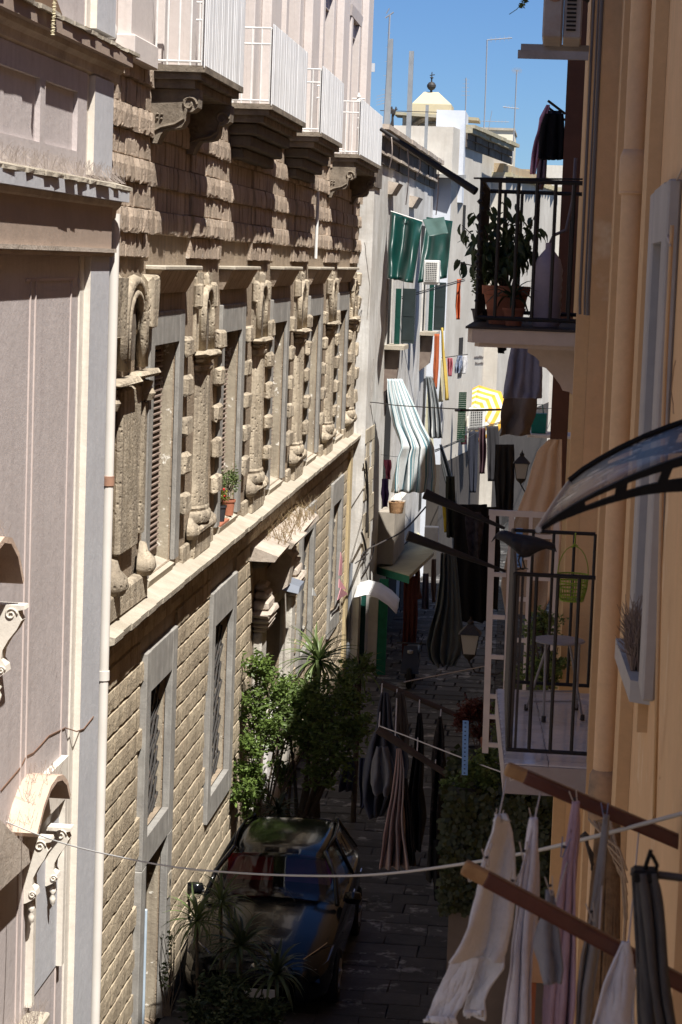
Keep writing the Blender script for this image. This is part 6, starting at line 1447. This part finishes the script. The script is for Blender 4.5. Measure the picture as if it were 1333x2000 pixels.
m = MB(); m.hexa([CP(1068,1072),CP(1066,1072)+Vector((0,.03,0)),CP(1088,1078)+Vector((0,.02,0)),CP(1088,1078)-Vector((0,.01,0)),CP(1066,1058),CP(1066,1058)+Vector((0,.03,0)),CP(1085,1068)+Vector((0,.02,0)),CP(1085,1068)-Vector((0,.01,0))]); m.build('tail', feather, cr)
# ================================================================== clear canopy on the near right
cn = thing('door_canopy', 'curved clear plastic canopy on black brackets jutting in at the right edge', 'canopy', (.42, 5.8, 8.9))
cblk = M('canopy_black_plastic', (.008,.008,.008), rough=.6, spec=.15)
nr = [PY(x, y, 5.2) for x, y in ((1052,1034),(1085,1008),(1125,983),(1170,958),(1230,930),(1290,906),(1345,888),(1400,876),(1440,872))]
k = NT('smoky_polycarbonate'); fl_ = k.ramp(k.noise(k.pos(), 11, 3, .6), .60, .66); k.l(k.mix(fl_, (.07,.06,.06), (.72,.64,.48)), k.p.inputs['Base Color'])
mr_ = k.n('MapRange'); mr_.inputs[3].default_value = .42; mr_.inputs[4].default_value = .9; k.l(fl_, mr_.inputs[0]); k.l(mr_.outputs[0], k.p.inputs['Alpha']); k.p.inputs['Roughness'].default_value = .3; k.p.inputs['Specular IOR Level'].default_value = .3
poly_m = k.m
m = MB(); m.grid(lambda u, v: Vector(pl(nr,u))+Vector((.075*v, .02+1.12*v, .003)), 24, 6, thick=.004); m.build('clear_sheet', poly_m, cn, smooth=True)
for dy in (0, 1.16):
    m = MB(); lo = [PY(x, y, 5.2) for x, y in ((1050,1043),(1090,1020),(1140,1000),(1190,984),(1250,968),(1300,962),(1345,960),(1440,965))]
    up = [Vector(p) for p in nr]; U = [Vector(pl(up, i/20)) for i in range(21)]; Lw = [Vector(pl(lo, i/20)) for i in range(21)]
    def strip_(A, B_, lo_f, hi_f):
        n = len(A); vs = []
        for i in range(n):
            p, q = A[i].lerp(B_[i], lo_f), A[i].lerp(B_[i], hi_f)
            for c in (p, q): vs += [c+Vector((.075*dy/1.16,dy,0)), c+Vector((.075*dy/1.16,dy+.03,0))]
        fs = []
        for i in range(n-1):
            a = i*4; b = a+4; fs += [(a,b,b+2,a+2), (a+1,a+3,b+3,b+1), (a,a+1,b+1,b), (a+2,b+2,b+3,a+3)]
        fs += [(0,2,3,1), ((n-1)*4,(n-1)*4+1,(n-1)*4+3,(n-1)*4+2)]; m.add(vs, fs)
    strip_(U, Lw, 0, .30); strip_(U, Lw, .66, 1.0)
    for i in (0,1,2,3,4,5): strip_(U[i:i+2], Lw[i:i+2], .30, .66)
    for i in (9, 13, 17): strip_(U[i:i+2], Lw[i:i+2], .30, .66)
    m.build('bracket_arm', cblk, cn)
m = MB(); m.path([nr[0]+Vector((0,-.01,0)), nr[0]+Vector((.037,.6,.0)), nr[0]+Vector((.075,1.18,0))], .008, n=6); m.build('front_bar', M('grey_alu', (.35,.35,.36), rough=.35, metal=.6), cn)
m = MB(); m.path([p+Vector((.075,1.165,.008)) for p in nr], .010, n=6); m.build('edge_strip', cblk, cn)

# ================================================================== washing on the near wooden poles
wood = M('varnished_red_wood', (.11,.037,.025), (.07,.024,.016), s=7, rough=.35, coat=.3, bump=.1, bs=40); rawend = M('worn_wood_end', (.36,.22,.10), (.25,.14,.06), s=14, rough=.7)
def wpole(tip, far, Y, th, label):
    a, b = PY(*tip, Y), PY(*far, Y); d = (b-a).normalized(); u = Vector((0,0,1)); t = thing('wooden_pole', label, 'pole', a, 'red wooden laundry poles at the window')
    def bar(p, q, w_, mat, nm):
        n = Vector((-d.z,0,d.x))*w_; y = Vector((0,w_*.8,0)); m = MB()
        m.hexa([p-n-y, p-n+y, p+n+y, p+n-y, q-n-y, q-n+y, q+n+y, q+n-y]); bm = bmesh.new()
        o = m.build(nm, mat, t); md = o.modifiers.new('round', 'BEVEL'); md.width = w_*.45; md.segments = 3; return o
    cut = a+d*.052
    bar(a, cut+d*.05, th*.98, rawend, 'worn_end'); bar(cut, b+d*.12, th*1.03, wood, 'shaft')
    m = MB(); p = a+d*.012-Vector((0,0,th+.003)); m.path([p+Vector((0,0,.004)), p+Vector((.004,0,-.008)), p+Vector((.012,0,-.004))], .0015, n=5); m.build('screw_hook', white_rail, t)
    return t, a, b, d
_, fa, fb_, fd = wpole((988,1500),(1340,1650),6.0,.019,'farther red wooden laundry pole crossing the lower right corner')
_, na, nb, nd = wpole((905,1692),(1340,1925),5.0,.0185,'nearer red wooden laundry pole with a worn tip at the lower right')
cord = M('white_cord', (.5,.48,.46), rough=.8)
cords = []
for i, (x1, y1, x2, y2) in enumerate(((990,1522,945,1700),(1056,1548,1010,1728),(1130,1575,1086,1760),(1184,1600,1170,1830),(1248,1625,1225,1870))):
    a, b = PY(x1, y1, 6.0), PY(x2, y2, 5.0); md = a.lerp(b, .5)-Vector((0,0,.03))
    MB().path([a, md, b], .0022, n=5).build('clothes_line', cord, None, label='thin white clothes line between the two wooden poles, '+('first','second','third','fourth','fifth')[i]+' from their tips', cat='clothes line', group='clothes lines between the wooden poles')
knit = cloth_m('cream_knit', (.86,.88,.92), (.78,.80,.84), s=12, bump=.4, bs=120, trans=.15)
tr = thing('cream_trousers', 'cream children\'s trousers pegged near the worn pole tip, legs spread', 'trousers', PY(930,1700,5.35))
drape('waist', [(968,990,1592),(962,1000,1625),(948,1004,1660),(938,1002,1690),(928,1000,1740),(915,997,1800),(898,990,1850),(885,986,1872)], 5.4, knit, None, None, 1.1, .018, nu=44, nv=44, parent=tr, slope=.1)
drape('leg', [(885,938,1868),(872,930,1900),(858,918,1930),(846,905,1955),(836,893,1985),(846,888,1998)], 5.41, knit, None, None, .6, .014, nu=30, nv=36, parent=tr, ph=2)
drape('leg', [(928,986,1868),(924,984,1890),(925,966,1920),(912,950,1950),(908,944,1985)], 5.43, knit, None, None, .6, .014, nu=30, nv=36, parent=tr, ph=4)
lil = cloth_m('lilac_white_towel', (.74,.72,.78), (.66,.64,.70), s=14, bump=.3, bs=90, trans=.15)
drape('towel', [(1040,1047,1598),(1030,1050,1640),(1020,1052,1690),(1012,1048,1760),(1000,1042,1850),(992,1038,1930),(984,1036,2020)], 5.5, lil, 'long pale lilac towel hanging second from the pole tips', 'towel', 2.2, .028, nu=40, nv=60)
drape('towel', [(1122,1130,1566),(1112,1132,1610),(1100,1128,1680),(1086,1124,1780),(1070,1120,1900),(1058,1118,2020)], 5.5, cloth_m('mauve_towel', (.50,.36,.44), (.44,.31,.38), s=14, bump=.3, bs=90, trans=.15), 'long mauve towel hanging third from the pole tips', 'towel', 2.0, .026, nu=40, nv=60)
drape('sock', [(1068,1082,1738),(1066,1088,1770),(1050,1092,1810),(1047,1096,1850),(1056,1102,1890),(1062,1100,1920)], 5.1, cloth_m('grey_blue_cotton', (.28,.29,.34), (.36,.36,.4), s=10, bump=.2), 'short grey-blue garment pegged below the nearer pole', 'laundry', 1.4, .012)
drape('towel', [(1180,1187,1592),(1174,1186,1640),(1164,1180,1710),(1152,1172,1780),(1138,1172,1860),(1130,1160,1940),(1124,1150,2020)], 5.5, cloth_m('grey_green_cotton', (.36,.36,.38), (.30,.29,.28), s=9), 'narrow grey towel hanging fourth from the pole tips', 'towel', 1.5, .02, nu=34, nv=60)
drape('cloth', [(1214,1228,1838),(1200,1236,1870),(1180,1240,1920),(1164,1242,1970),(1150,1246,2020)], 4.95, cloth_m('lilac_white_cotton', (.76,.77,.84), s=14, bump=.25), 'lilac white cloth at the bottom right beside the dark grey garment', 'laundry', 2, .02)
dark_t = cloth_m('charcoal_knit', (.085,.083,.085), (.065,.062,.062), s=10, bump=.3, bs=100, trans=.05)
dg = thing('hung_trousers', 'charcoal grey trousers clipped to a dark rod at the bottom right', 'trousers', PY(1260,1705,4.6))
drape('leg', [(1233,1258,1706),(1236,1262,1760),(1240,1268,1830),(1244,1276,1920),(1246,1284,2020)], 4.6, dark_t, None, None, 1.2, .012, parent=dg, nv=26)
drape('leg', [(1250,1282,1704),(1258,1290,1770),(1268,1298,1850),(1280,1306,1930),(1290,1318,2020)], 4.56, dark_t, None, None, 1.4, .012, parent=dg, nv=26, ph=3)
rod = MB().tube(PY(1232,1702,4.6), PY(1345,1716,4.6), .0085, n=10).build('clamp_rod', M('dark_rod', (.06,.055,.055), rough=.4), None, smooth=50, label='dark grey rod with a clip holding the charcoal trousers', cat='rod')
m = MB(); c = PY(1258,1710,4.57)
m.box(c.x-.024, c.x+.030, 4.55, 4.60, c.z-.012, c.z+.014, ch=.005); clip = m.build('clip', cblk, rod)
m = MB(); m.path([PY(1262,1706,4.57), PY(1262,1690,4.57), PY(1268,1672,4.57), PY(1272,1660,4.57)], .0045, n=6); m.path([PY(1278,1706,4.57), PY(1284,1690,4.57), PY(1276,1674,4.57), PY(1268,1664,4.57)], .0045, n=6); m.build('clip_handle', cblk, rod, smooth=True)
for rows in ([(834,889,1984),(835,891,1997)], [(907,946,1972),(905,944,1985)]):
    drape('cuff', rows, 5.385, knit, None, None, .6, .010, thick=.012, parent=tr, nv=3)
for rows in ([(967,992,1590),(965,994,1602)],): drape('waistband', rows, 5.38, knit, None, None, .8, .010, thick=.012, parent=tr, nv=3)
# pegs
pl_ = [((972,1602,5.9),peg_m,'farther peg on the cream trousers'),((952,1680,5.1),peg_m,'nearer peg on the cream trousers'),((1042,1600,5.9),peg_m,'pale peg at the top of the lilac towel'),((1024,1668,5.4),peg_m,'lower pale peg on the lilac towel'),
       ((1124,1566,5.95),peg_m,'pale peg at the top of the mauve towel'),((1101,1660,5.4),peg_b,'blue peg on the edge of the mauve towel'),((1182,1590,5.95),peg_b,'blue peg at the top of the narrow grey towel'),((1076,1735,5.05),peg_m,'pale peg holding the grey-blue garment'),
       ((1157,1786,5.1),peg_m,'pale peg low on the narrow grey towel'),((1000,1725,5.1),peg_m,'pale peg just above the nearer wooden pole')]
for (q, mt, lab) in pl_: peg(PY(*q), .62 if q[2] > 5.3 else .55, mt, lab, R(-.3,.3))
# rolled reed mat with cord, and a tin-coloured conduit behind
mat_m = M('reed_mat', (.34,.22,.11), (.22,.135,.07), s=30, bump=.6, bs=80, rough=.85)
rm = thing('rolled_reed_mat', 'rolled brown reed mat tied with cord leaning on the orange wall', 'reed mat', PY(1190,2000,7.4))
m = MB(); a, b = PY(1188,1606,7.6), PY(1165,2060,7.2)
for i in range(30): t = 2*pi*i/30; o_ = Vector((cos(t)*.048, sin(t)*.048, 0)); m.path([a+o_*.8, a.lerp(b,.5)+o_*1.1+Vector((R(-.003,.003),0,0)), b+o_], .0058, n=4)
m.build('reeds', mat_m, rm); MB().tube(a, b, .04, n=12).build('core', mat_m, rm)
m = MB()
for k in range(5):
    p = PY(1150+k*10,1600+k*3,7.5); e = PY(1225,1700+k*24,7.3); m.path([p, p.lerp(e,.35)+Vector((.01,0,-.01*k)), p.lerp(e,.7)+Vector((.012,0,.02)), e], .004, n=5)
m.path([PY(1190,1595,7.5), PY(1215,1700,7.4), PY(1222,1800,7.3), PY(1215,1900,7.2)], .006, n=5); m.build('cord', M('beige_rope', (.4,.3,.2), (.3,.22,.14), s=40), rm, smooth=True)
m = MB(); p = PY(1143,1632,7.0); m.path([PY(1130,1634,7.0), p, PY(1150,1660,7.0), PY(1158,1690,7.0)], .006, n=5); m.path([PY(1140,1628,7.0), PY(1148,1650,7.0), PY(1158,1668,7.0), PY(1156,1700,7.0)], .004, n=5); m.lathe(p, [(0,-.015),(.016,0),(0,.015)], n=8); m.build('line_pulley', cabd, None, smooth=True, label='dark metal pulley hook holding the long washing line at the orange wall', cat='pulley')
# wooden crate/stool seen under the clothes
q0 = PY(1035,1830,7.6); ws = thing('wooden_stand', 'orange-brown wooden stand half hidden behind the near clothes', 'stand', PY(1055,2000,7.6)); B(q0.x, q0.x+.13, 7.5, 7.7, PY(1040,1902,7.6).z, PY(1040,1812,7.6).z, ch=.004).build('drawer', M('tan_wood', (.45,.27,.15), (.38,.22,.12), s=9), ws)
for dx in (.005, .10): B(q0.x+dx, q0.x+dx+.025, 7.52, 7.56, PY(1040,2060,7.6).z, PY(1040,1903,7.6).z).build('leg', M('red_brown_leg', (.3,.1,.04), (.25,.08,.035), s=9), ws)

# ================================================================== ivy terrace and pots left of the lower balcony
iv = thing('ivy_terrace', 'low terrace wall fully covered in dark ivy below the tiled balcony', 'terrace', (-.4, 19.4, G))
tl_, br_ = PY(872,1560,19.2), PY(1005,1785,19.2)
B(tl_.x+.06, .2, 19.3, 21.2, G, tl_.z-.1).build('wall', M('dark_terrace_wall', (.16,.13,.11), (.12,.1,.085), s=3), iv)  # plain dark brown wall under the ivy
m = MB()
for i in range(5200):
    x = R(tl_.x, .18); z = R(br_.z-.02, tl_.z+.06)+.1*N3(x*5, 0, 3); a = Vector((R(-1,1), R(-.3,.3), R(-1,.3))).normalized(); y = 19.27-R(0,.08)-.05*N3(x*6,z*6,0)
    if i % 4 == 0: x = tl_.x+R(-.03,.05); y = R(19.25, 21.0)
    if i % 9 == 0: z = tl_.z+R(-.06,.08); y = R(19.25, 21.0)
    L = R(.035,.07); b_ = a.cross(Vector((R(-.4,.4),-1,R(-.2,.8)))).normalized(); p = Vector((x,y,z)); m.add([p, p+a*L*.5+b_*L*.42, p+a*L, p+a*L*.5-b_*L*.42], [(0,1,2,3)])
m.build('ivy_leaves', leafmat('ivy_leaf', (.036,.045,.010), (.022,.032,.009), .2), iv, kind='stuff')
zt = tl_.z-.1
def pplant(px, py, Y, r, h, mat, blobs, n, size, lm, label):
    q = PY(px, py, Y); t = thing('potted_plant', label, 'potted plant', q); pot(t, q, r, h, mat); m = MB()
    for (bx, by, br) in blobs: leafy(m, PY(bx, by, Y), (br,br,br), int(n*br*30), size)
    m.build('foliage', lm, t); s_ = MB()
    for (bx, by, br) in blobs: s_.path([q+Vector((0,0,h*.8)), (q+Vector((0,0,h*.8))).lerp(PY(bx,by,Y),.5)+Vector((.02,0,0)), PY(bx,by,Y)], .007, n=4)
    s_.build('stem', bark, t)
redl = leafmat('red_leaf', (.10,.022,.014), (.07,.02,.012), .3)
pplant(906,1590,19.6,.12,.26,dk_pot,[(930,1500,.10),(905,1540,.09),(950,1530,.09),(880,1530,.07)],150,.05,leafD,'dark pot with a bushy plant on the ivy terrace, leftmost')
pplant(965,1590,19.9,.09,.16,M('orange_pot', (.4,.08,.02)),[(975,1520,.12),(950,1480,.09),(1000,1540,.08)],150,.05,leafD,'orange pot with a leafy plant on the ivy terrace')
pplant(930,1500,21.0,.10,.20,dk_pot,[(925,1385,.13),(950,1400,.10),(905,1405,.10),(940,1430,.09)],170,.04,redl,'pot plant with dark red leaves above the blue strip')
pplant(1000,1500,20.6,.10,.20,dk_pot,[(990,1380,.12),(1010,1320,.10),(985,1440,.12),(1020,1420,.1)],150,.05,leafD,'dark leafy pot plant behind the bottom of the white glazed screen')
MB().path([PY(944,1440,20.2), PY(946,1500,20.2), PY(950,1570,20.2)], .022, n=8).build('wooden_stake', M('reddish_stake', (.26,.11,.07), (.2,.08,.05), s=8), None, smooth=True, label='reddish wooden stake standing among the terrace pot plants', cat='stake')
B(tl_.x+.1, .2, 19.35, 21.15, zt-.05, zt).build('terrace_floor', concrete, iv)

# ================================================================== laundry in the shade over the street
darkw = M('dark_wood_pole', (.06,.04,.032), (.04,.028,.022), s=6, rough=.7)
pole(PY(744,1334,23.6), PY(895,1398,23.6), .034, .028, darkw, 'farther dark wooden rack pole over the shaded street', 'rack poles over the shaded street')
pole(PY(738,1424,21.6), PY(872,1512,21.6), .045, .028, darkw, 'nearer dark wooden rack pole over the shaded street', 'rack poles over the shaded street')
for i, (x, ya, xb, yb) in enumerate(((747,1334,740,1428),(776,1345,772,1450),(820,1366,815,1474),(862,1384,850,1500))):
    MB().path([PY(x,ya,23.6), PY(xb,yb,21.6)], .007, n=5).build('rack_cord', cord, None, label='pale cord stretched between the two dark rack poles, number from the outer end: '+('outermost','second','third','innermost')[i], cat='cord')
cable([PY(790,1332,24), PY(860,1318,25), PY(948,1301,27)], .006, cord, 'thin white line running up to the right behind the white screen', 'line')
cable([PY(742,1418,21.6), PY(800,1440,21), PY(900,1479,20), PY(985,1510,19)], .006, cord, 'thin white line running down to the right across the shaded laundry', 'line')
G3 = 'dark washing over the shaded street'
GY = 22.2
drape('jacket', [(748,760,1352),(742,766,1380),(738,768,1420),(722,790,1450),(712,800,1490),(708,792,1530),(716,770,1560),(735,752,1592)], GY+.2, cloth_m('steel_blue_cloth', (.085,.09,.115), (.11,.115,.14), s=4), 'steel blue jacket hanging outermost on the shaded rack', 'jacket', 3, .07, group=G3, nu=30)
drape('garment', [(736,756,1458),(728,770,1490),(724,778,1530),(732,768,1552)], GY-.3, cloth_m('grey_lining_cloth', (.20,.20,.22)), 'pale grey lining cloth in front of the steel blue jacket', 'laundry', 2, .05, group=G3)
drape('garment', [(704,722,1480),(702,722,1530),(704,716,1576)], GY+.4, cloth_m('indigo_cloth', (.03,.035,.07)), 'indigo cloth at the outer edge behind the steel blue jacket', 'laundry', 2, .04, group=G3)
drape('garment', [(776,790,1352),(772,796,1390),(768,800,1430),(770,798,1462)], GY+1, cloth_m('dim_brown_cloth', (.085,.068,.06)), 'dim brown garment between jacket and striped skirt', 'laundry', 2, .05, group=G3)
pk_st = stripes('dusty_pink_stripe', [(0,(.32,.20,.18)),(.3,(.16,.09,.085)),(.42,(.36,.24,.20)),(.7,(.22,.17,.17))], 6, trans=.1)
drape('striped_skirt', [(776,784,1462),(772,788,1500),(766,790,1550),(757,792,1600),(748,795,1650),(740,797,1696)], GY-.5, pk_st, 'long dusty pink striped skirt flaring to its hem', 'skirt', 3.4, .07, group=G3, nu=34, nv=26)
drape('garment', [(786,796,1520),(788,802,1580),(792,806,1640),(796,812,1690)], GY-.2, cloth_m('brown_black_cloth', (.03,.023,.022)), 'brown black cloth hanging directly right of the striped skirt', 'laundry', 2, .05, group=G3)
blackc = cloth_m('soft_black_cloth', (.013,.012,.013), (.02,.018,.02), s=8)
drape('garment', [(816,823,1392),(810,828,1430),(806,828,1480),(800,824,1540),(796,830,1600),(802,824,1662)], GY, blackc, 'long black dress hanging third on the shaded rack', 'dress', 2, .06, group=G3)
drape('garment', [(858,862,1400),(850,870,1440),(844,872,1490),(842,868,1560),(838,866,1640),(834,862,1720)], GY-.3, cloth_m('black_print_cloth', (.018,.015,.015), (.06,.045,.04), s=14, lo=.55, hi=.62), 'patterned black dress hanging innermost on the shaded rack', 'dress', 2, .06, group=G3)
drape('garment', [(846,856,1640),(846,856,1700),(848,856,1758)], GY-.4, blackc, 'black trouser leg trailing below the patterned black dress', 'trousers', 1, .03, group=G3)
# ================================================================== dark end of the alley: big pale sheet, lanterns, scooter, doors
drape('hanging_sheet', [(862,892,1080),(858,896,1130),(852,900,1180),(842,904,1220),(836,907,1255),(838,900,1282),(848,890,1300)], 47, cloth_m('grey_green_sheet', (.19,.205,.19), (.16,.175,.16), s=2), 'tall grey-green sheet hanging down into the dark part of the alley', 'laundry', 4, .16, nu=36, nv=30)
for (rows, Y, c, lab) in (([(826,838,1120),(824,838,1190)],56,(.10,.08,.11),'dim lilac cloth left of the tall grey-green sheet'), ([(844,852,1092),(842,852,1150),(846,850,1176)],55,(.14,.09,.08),'thin dusky cloth touching the tall grey-green sheet'), ([(812,820,1110),(810,822,1170)],57,(.2,.08,.05),'dim reddish cloth hanging near the orange door curtain')):
    drape('garment', rows, Y, cloth_m('dim_'+lab.split()[1], c), lab, 'laundry', 1.5, .05)
q0, q1 = PY(785,1310,54.5), PY(812,1125,54.5); drape('door_curtain', [(790,816,1125),(788,816,1200),(786,812,1290)], 56, cloth_m('rust_door_curtain', (.16,.045,.03)), 'rust-coloured door curtain in the dark beyond the green doors', 'curtain', 3, .05)
def lantern(px, py, Y, s, label, lit=False):
    q = PY(px, py, Y); t = thing('street_lantern', label, 'street lamp', q); m = MB(); w0, w1, h = .11*s, .17*s, .36*s
    m.hexa([q+Vector((a*w0,b*w0,0)) for a, b in ((-1,-1),(1,-1),(1,1),(-1,1))]+[q+Vector((a*w1,b*w1,h)) for a, b in ((-1,-1),(1,-1),(1,1),(-1,1))]); m.build('glass_box', M('milky_lamp_glass', (.75,.73,.66), rough=.3, trans=.4), t)
    m = MB(); m.add([q+Vector((a*w1*1.2,b*w1*1.2,h)) for a, b in ((-1,-1),(1,-1),(1,1),(-1,1))]+[q+Vector((a*w1*.3,b*w1*.3,h+.17*s)) for a, b in ((-1,-1),(1,-1),(1,1),(-1,1))], [(0,3,2,1),(4,5,6,7),(0,1,5,4),(1,2,6,5),(2,3,7,6),(3,0,4,7)]); m.lathe(q+Vector((0,0,h+.16*s)), [(.05*s,0),(.06*s,.06*s),(.02*s,.1*s),(0,.17*s)], n=8); m.build('lamp_cap', iron, t)
    m = MB()
    for a, b in ((-1,-1),(1,-1),(1,1),(-1,1)): m.tube(q+Vector((a*w0,b*w0,0)), q+Vector((a*w1,b*w1,h)), .012*s, n=4)
    m.lathe(q+Vector((0,0,-.12*s)), [(0,-.05*s),(.03*s,0),(.10*s,.06*s),(.13*s,.12*s),(0,.121*s)], n=8); m.build('lamp_frame', iron, t)
    m = MB(); m.path([q+Vector((0,0,-.15*s)), q+Vector((.12*s,0,-.34*s)), q+Vector((.5*s,0,-.36*s)), q+Vector((.9*s,0,-.2*s))], .018*s, n=6); m.build('bracket', iron, t, smooth=True); return t
lantern(1018, 934, 42, .78, 'wall lantern with milky glass high on the right before the bend')
lantern(917, 1276, 33, .82, 'dim street lantern seen from above beside the white glazed screen')
# scooter in the shade
sc_ = thing('scooter', 'dark scooter parked at the end of the shaded stretch', 'scooter', PY(800,1300,52)); sb = PY(800,1308,52); sb.z = G
sm_ = M('scooter_body', (.03,.03,.032), rough=.3)
for dy, r in ((0,.24),(1.25,.24)):
    m = MB(); m.lathe((0,0,0), [(.14,-.05),(.22,-.06),(.25,0),(.22,.06),(.14,.05)], n=20); m.v = [(sb.x+z, sb.y+dy+x, G+.25+y) for x, y, z in m.v]; m.build('wheel', M('tyre_rubber', (0,0,0)), sc_, smooth=True)
m = MB(); m.hexa([(sb.x-.13,sb.y+.3,G+.2),(sb.x+.13,sb.y+.3,G+.2),(sb.x+.16,sb.y+1.35,G+.3),(sb.x-.16,sb.y+1.35,G+.3),(sb.x-.12,sb.y+.3,G+.33),(sb.x+.12,sb.y+.3,G+.33),(sb.x+.17,sb.y+1.4,G+.75),(sb.x-.17,sb.y+1.4,G+.75)]); m.build('body', sm_, sc_)
m = MB(); m.hexa([(sb.x-.22,sb.y+.05,G+.35),(sb.x+.22,sb.y+.05,G+.35),(sb.x+.2,sb.y+.12,G+.33),(sb.x-.2,sb.y+.12,G+.33),(sb.x-.16,sb.y+.22,G+.98),(sb.x+.16,sb.y+.22,G+.98),(sb.x+.15,sb.y+.3,G+.96),(sb.x-.15,sb.y+.3,G+.96)]); m.build('leg_shield', sm_, sc_)
MB().path([(sb.x-.34,sb.y+.34,G+1.02),(sb.x-.1,sb.y+.24,G+1.04),(sb.x+.1,sb.y+.24,G+1.04),(sb.x+.34,sb.y+.34,G+1.02)], .018, n=6).build('handlebar', sm_, sc_)
B(sb.x-.15, sb.x+.15, sb.y+.65, sb.y+1.35, G+.76, G+.85, ch=.04).build('seat', M('seat_vinyl', (.012,.012,.012), rough=.5), sc_)
MB().lathe((sb.x, sb.y+.1, G+.86), [(0,-.05),(.07,-.03),(.07,.03),(0,.05)], n=10).build('headlight', M('grey_alu', (.5,.5,.5)), sc_)
for s in (-1, 1): MB().path([(sb.x+s*.22,sb.y+.28,G+1.04),(sb.x+s*.3,sb.y+.26,G+1.22)], .01, n=5).build('mirror_stem', sm_, sc_)
# pale stone bollards of paving, doorway lights on the right ground floor
for (y, w_, h, lab) in ((24,1.2,2.3,''),(33,1.2,2.3,''),(44,1.3,2.4,'')):
    f_ = MB().box(.195, .209, y, y+w_, G, G+h).build('street_door', M('old_brown_door', (.07,.045,.03)), OB)
# small fixings that break up the plain walls
m = MB(); wire_m = M('wall_wire', (.10,.09,.085), rough=.7)
for i, (pts, lab) in enumerate(((((1168,420),(1166,700),(1158,900),(1150,1000)), 'thin dark wire pinned along the orange wall edge beside the white jamb'),
                                (((1262,120),(1255,520),(1240,900),(1228,1180)), 'hairline wire running down the orange wall right of the big pipe'))):
    cable([PX(x, y, .40 if i else .325) for x, y in pts], .0028, wire_m, lab)
def plaster_crack(pts, X, parent, mat, r=.0028):
    P_ = []
    for (a, b) in zip(pts[:-1], pts[1:]):
        p, q = PX(*a, X), PX(*b, X)
        for s in range(6): t = s/6; P_.append(p.lerp(q, t)+Vector((0, R(-.012,.012), R(-.012,.012))))
    MB().path(P_, r, n=3).build('crack', mat, parent)
ck_o = M('orange_crack', (.25,.15,.09))
plaster_crack([(1320,700),(1312,760),(1318,820)], .419, OB, ck_o)
plaster_crack([(1300,1450),(1290,1520),(1310,1600)], .419, OB, ck_o)
ck_w = M('white_wall_crack', (.2,.18,.16))
for pts in (((712,470),(722,560),(716,640)), ((730,700),(724,790),(734,870)), ((712,960),(728,985),(722,1030))):
    P_ = []
    for (a, b) in zip(pts[:-1], pts[1:]):
        p, q = PF(*a, FA, FB)+Vector((.004,0,0)), PF(*b, FA, FB)+Vector((.004,0,0))
        for s in range(6): t = s/6; P_.append(p.lerp(q, t)+Vector((0, R(-.05,.05), R(-.05,.05))))
    MB().path(P_, .008, n=3).build('crack', ck_w, wb)
# exposed stone courses low on the white building
bare = M('bare_stone_patch', (.46,.40,.30), (.36,.30,.22), s=3, bump=.4, bs=10, isl=.2)
for r_ in range(9):
    z = 2.2+r_*.34; t = .05+(0.3 if r_ % 2 else 0)
    while t < 2.0:
        w_ = R(.45,.8)
        if random.random() < .8:
            m = MB(); abox(m, t, t+w_-.02, -.01, .016+R(0,.012), z, z+.32); m.build('bare_stone', bare, wb)
        t += w_
for (a, b) in (((706,905),(716,1050)), ((728,1060),(705,1120)), ((690,1100),(716,1080))):
    cable([PF(*a, FA, FB)+Vector((.05,-.02,0)), PF((a[0]+b[0])/2+R(-4,4), (a[1]+b[1])/2, FA, FB)+Vector((.07,-.02,0)), PF(*b, FA, FB)+Vector((.05,-.02,0))], .014, cabd, {706:'long thin black cable down the bare stone at the white building corner',728:'slanting black cable above the white visor',690:'short black cable crossing the palace joint above the visor'}[a[0]])
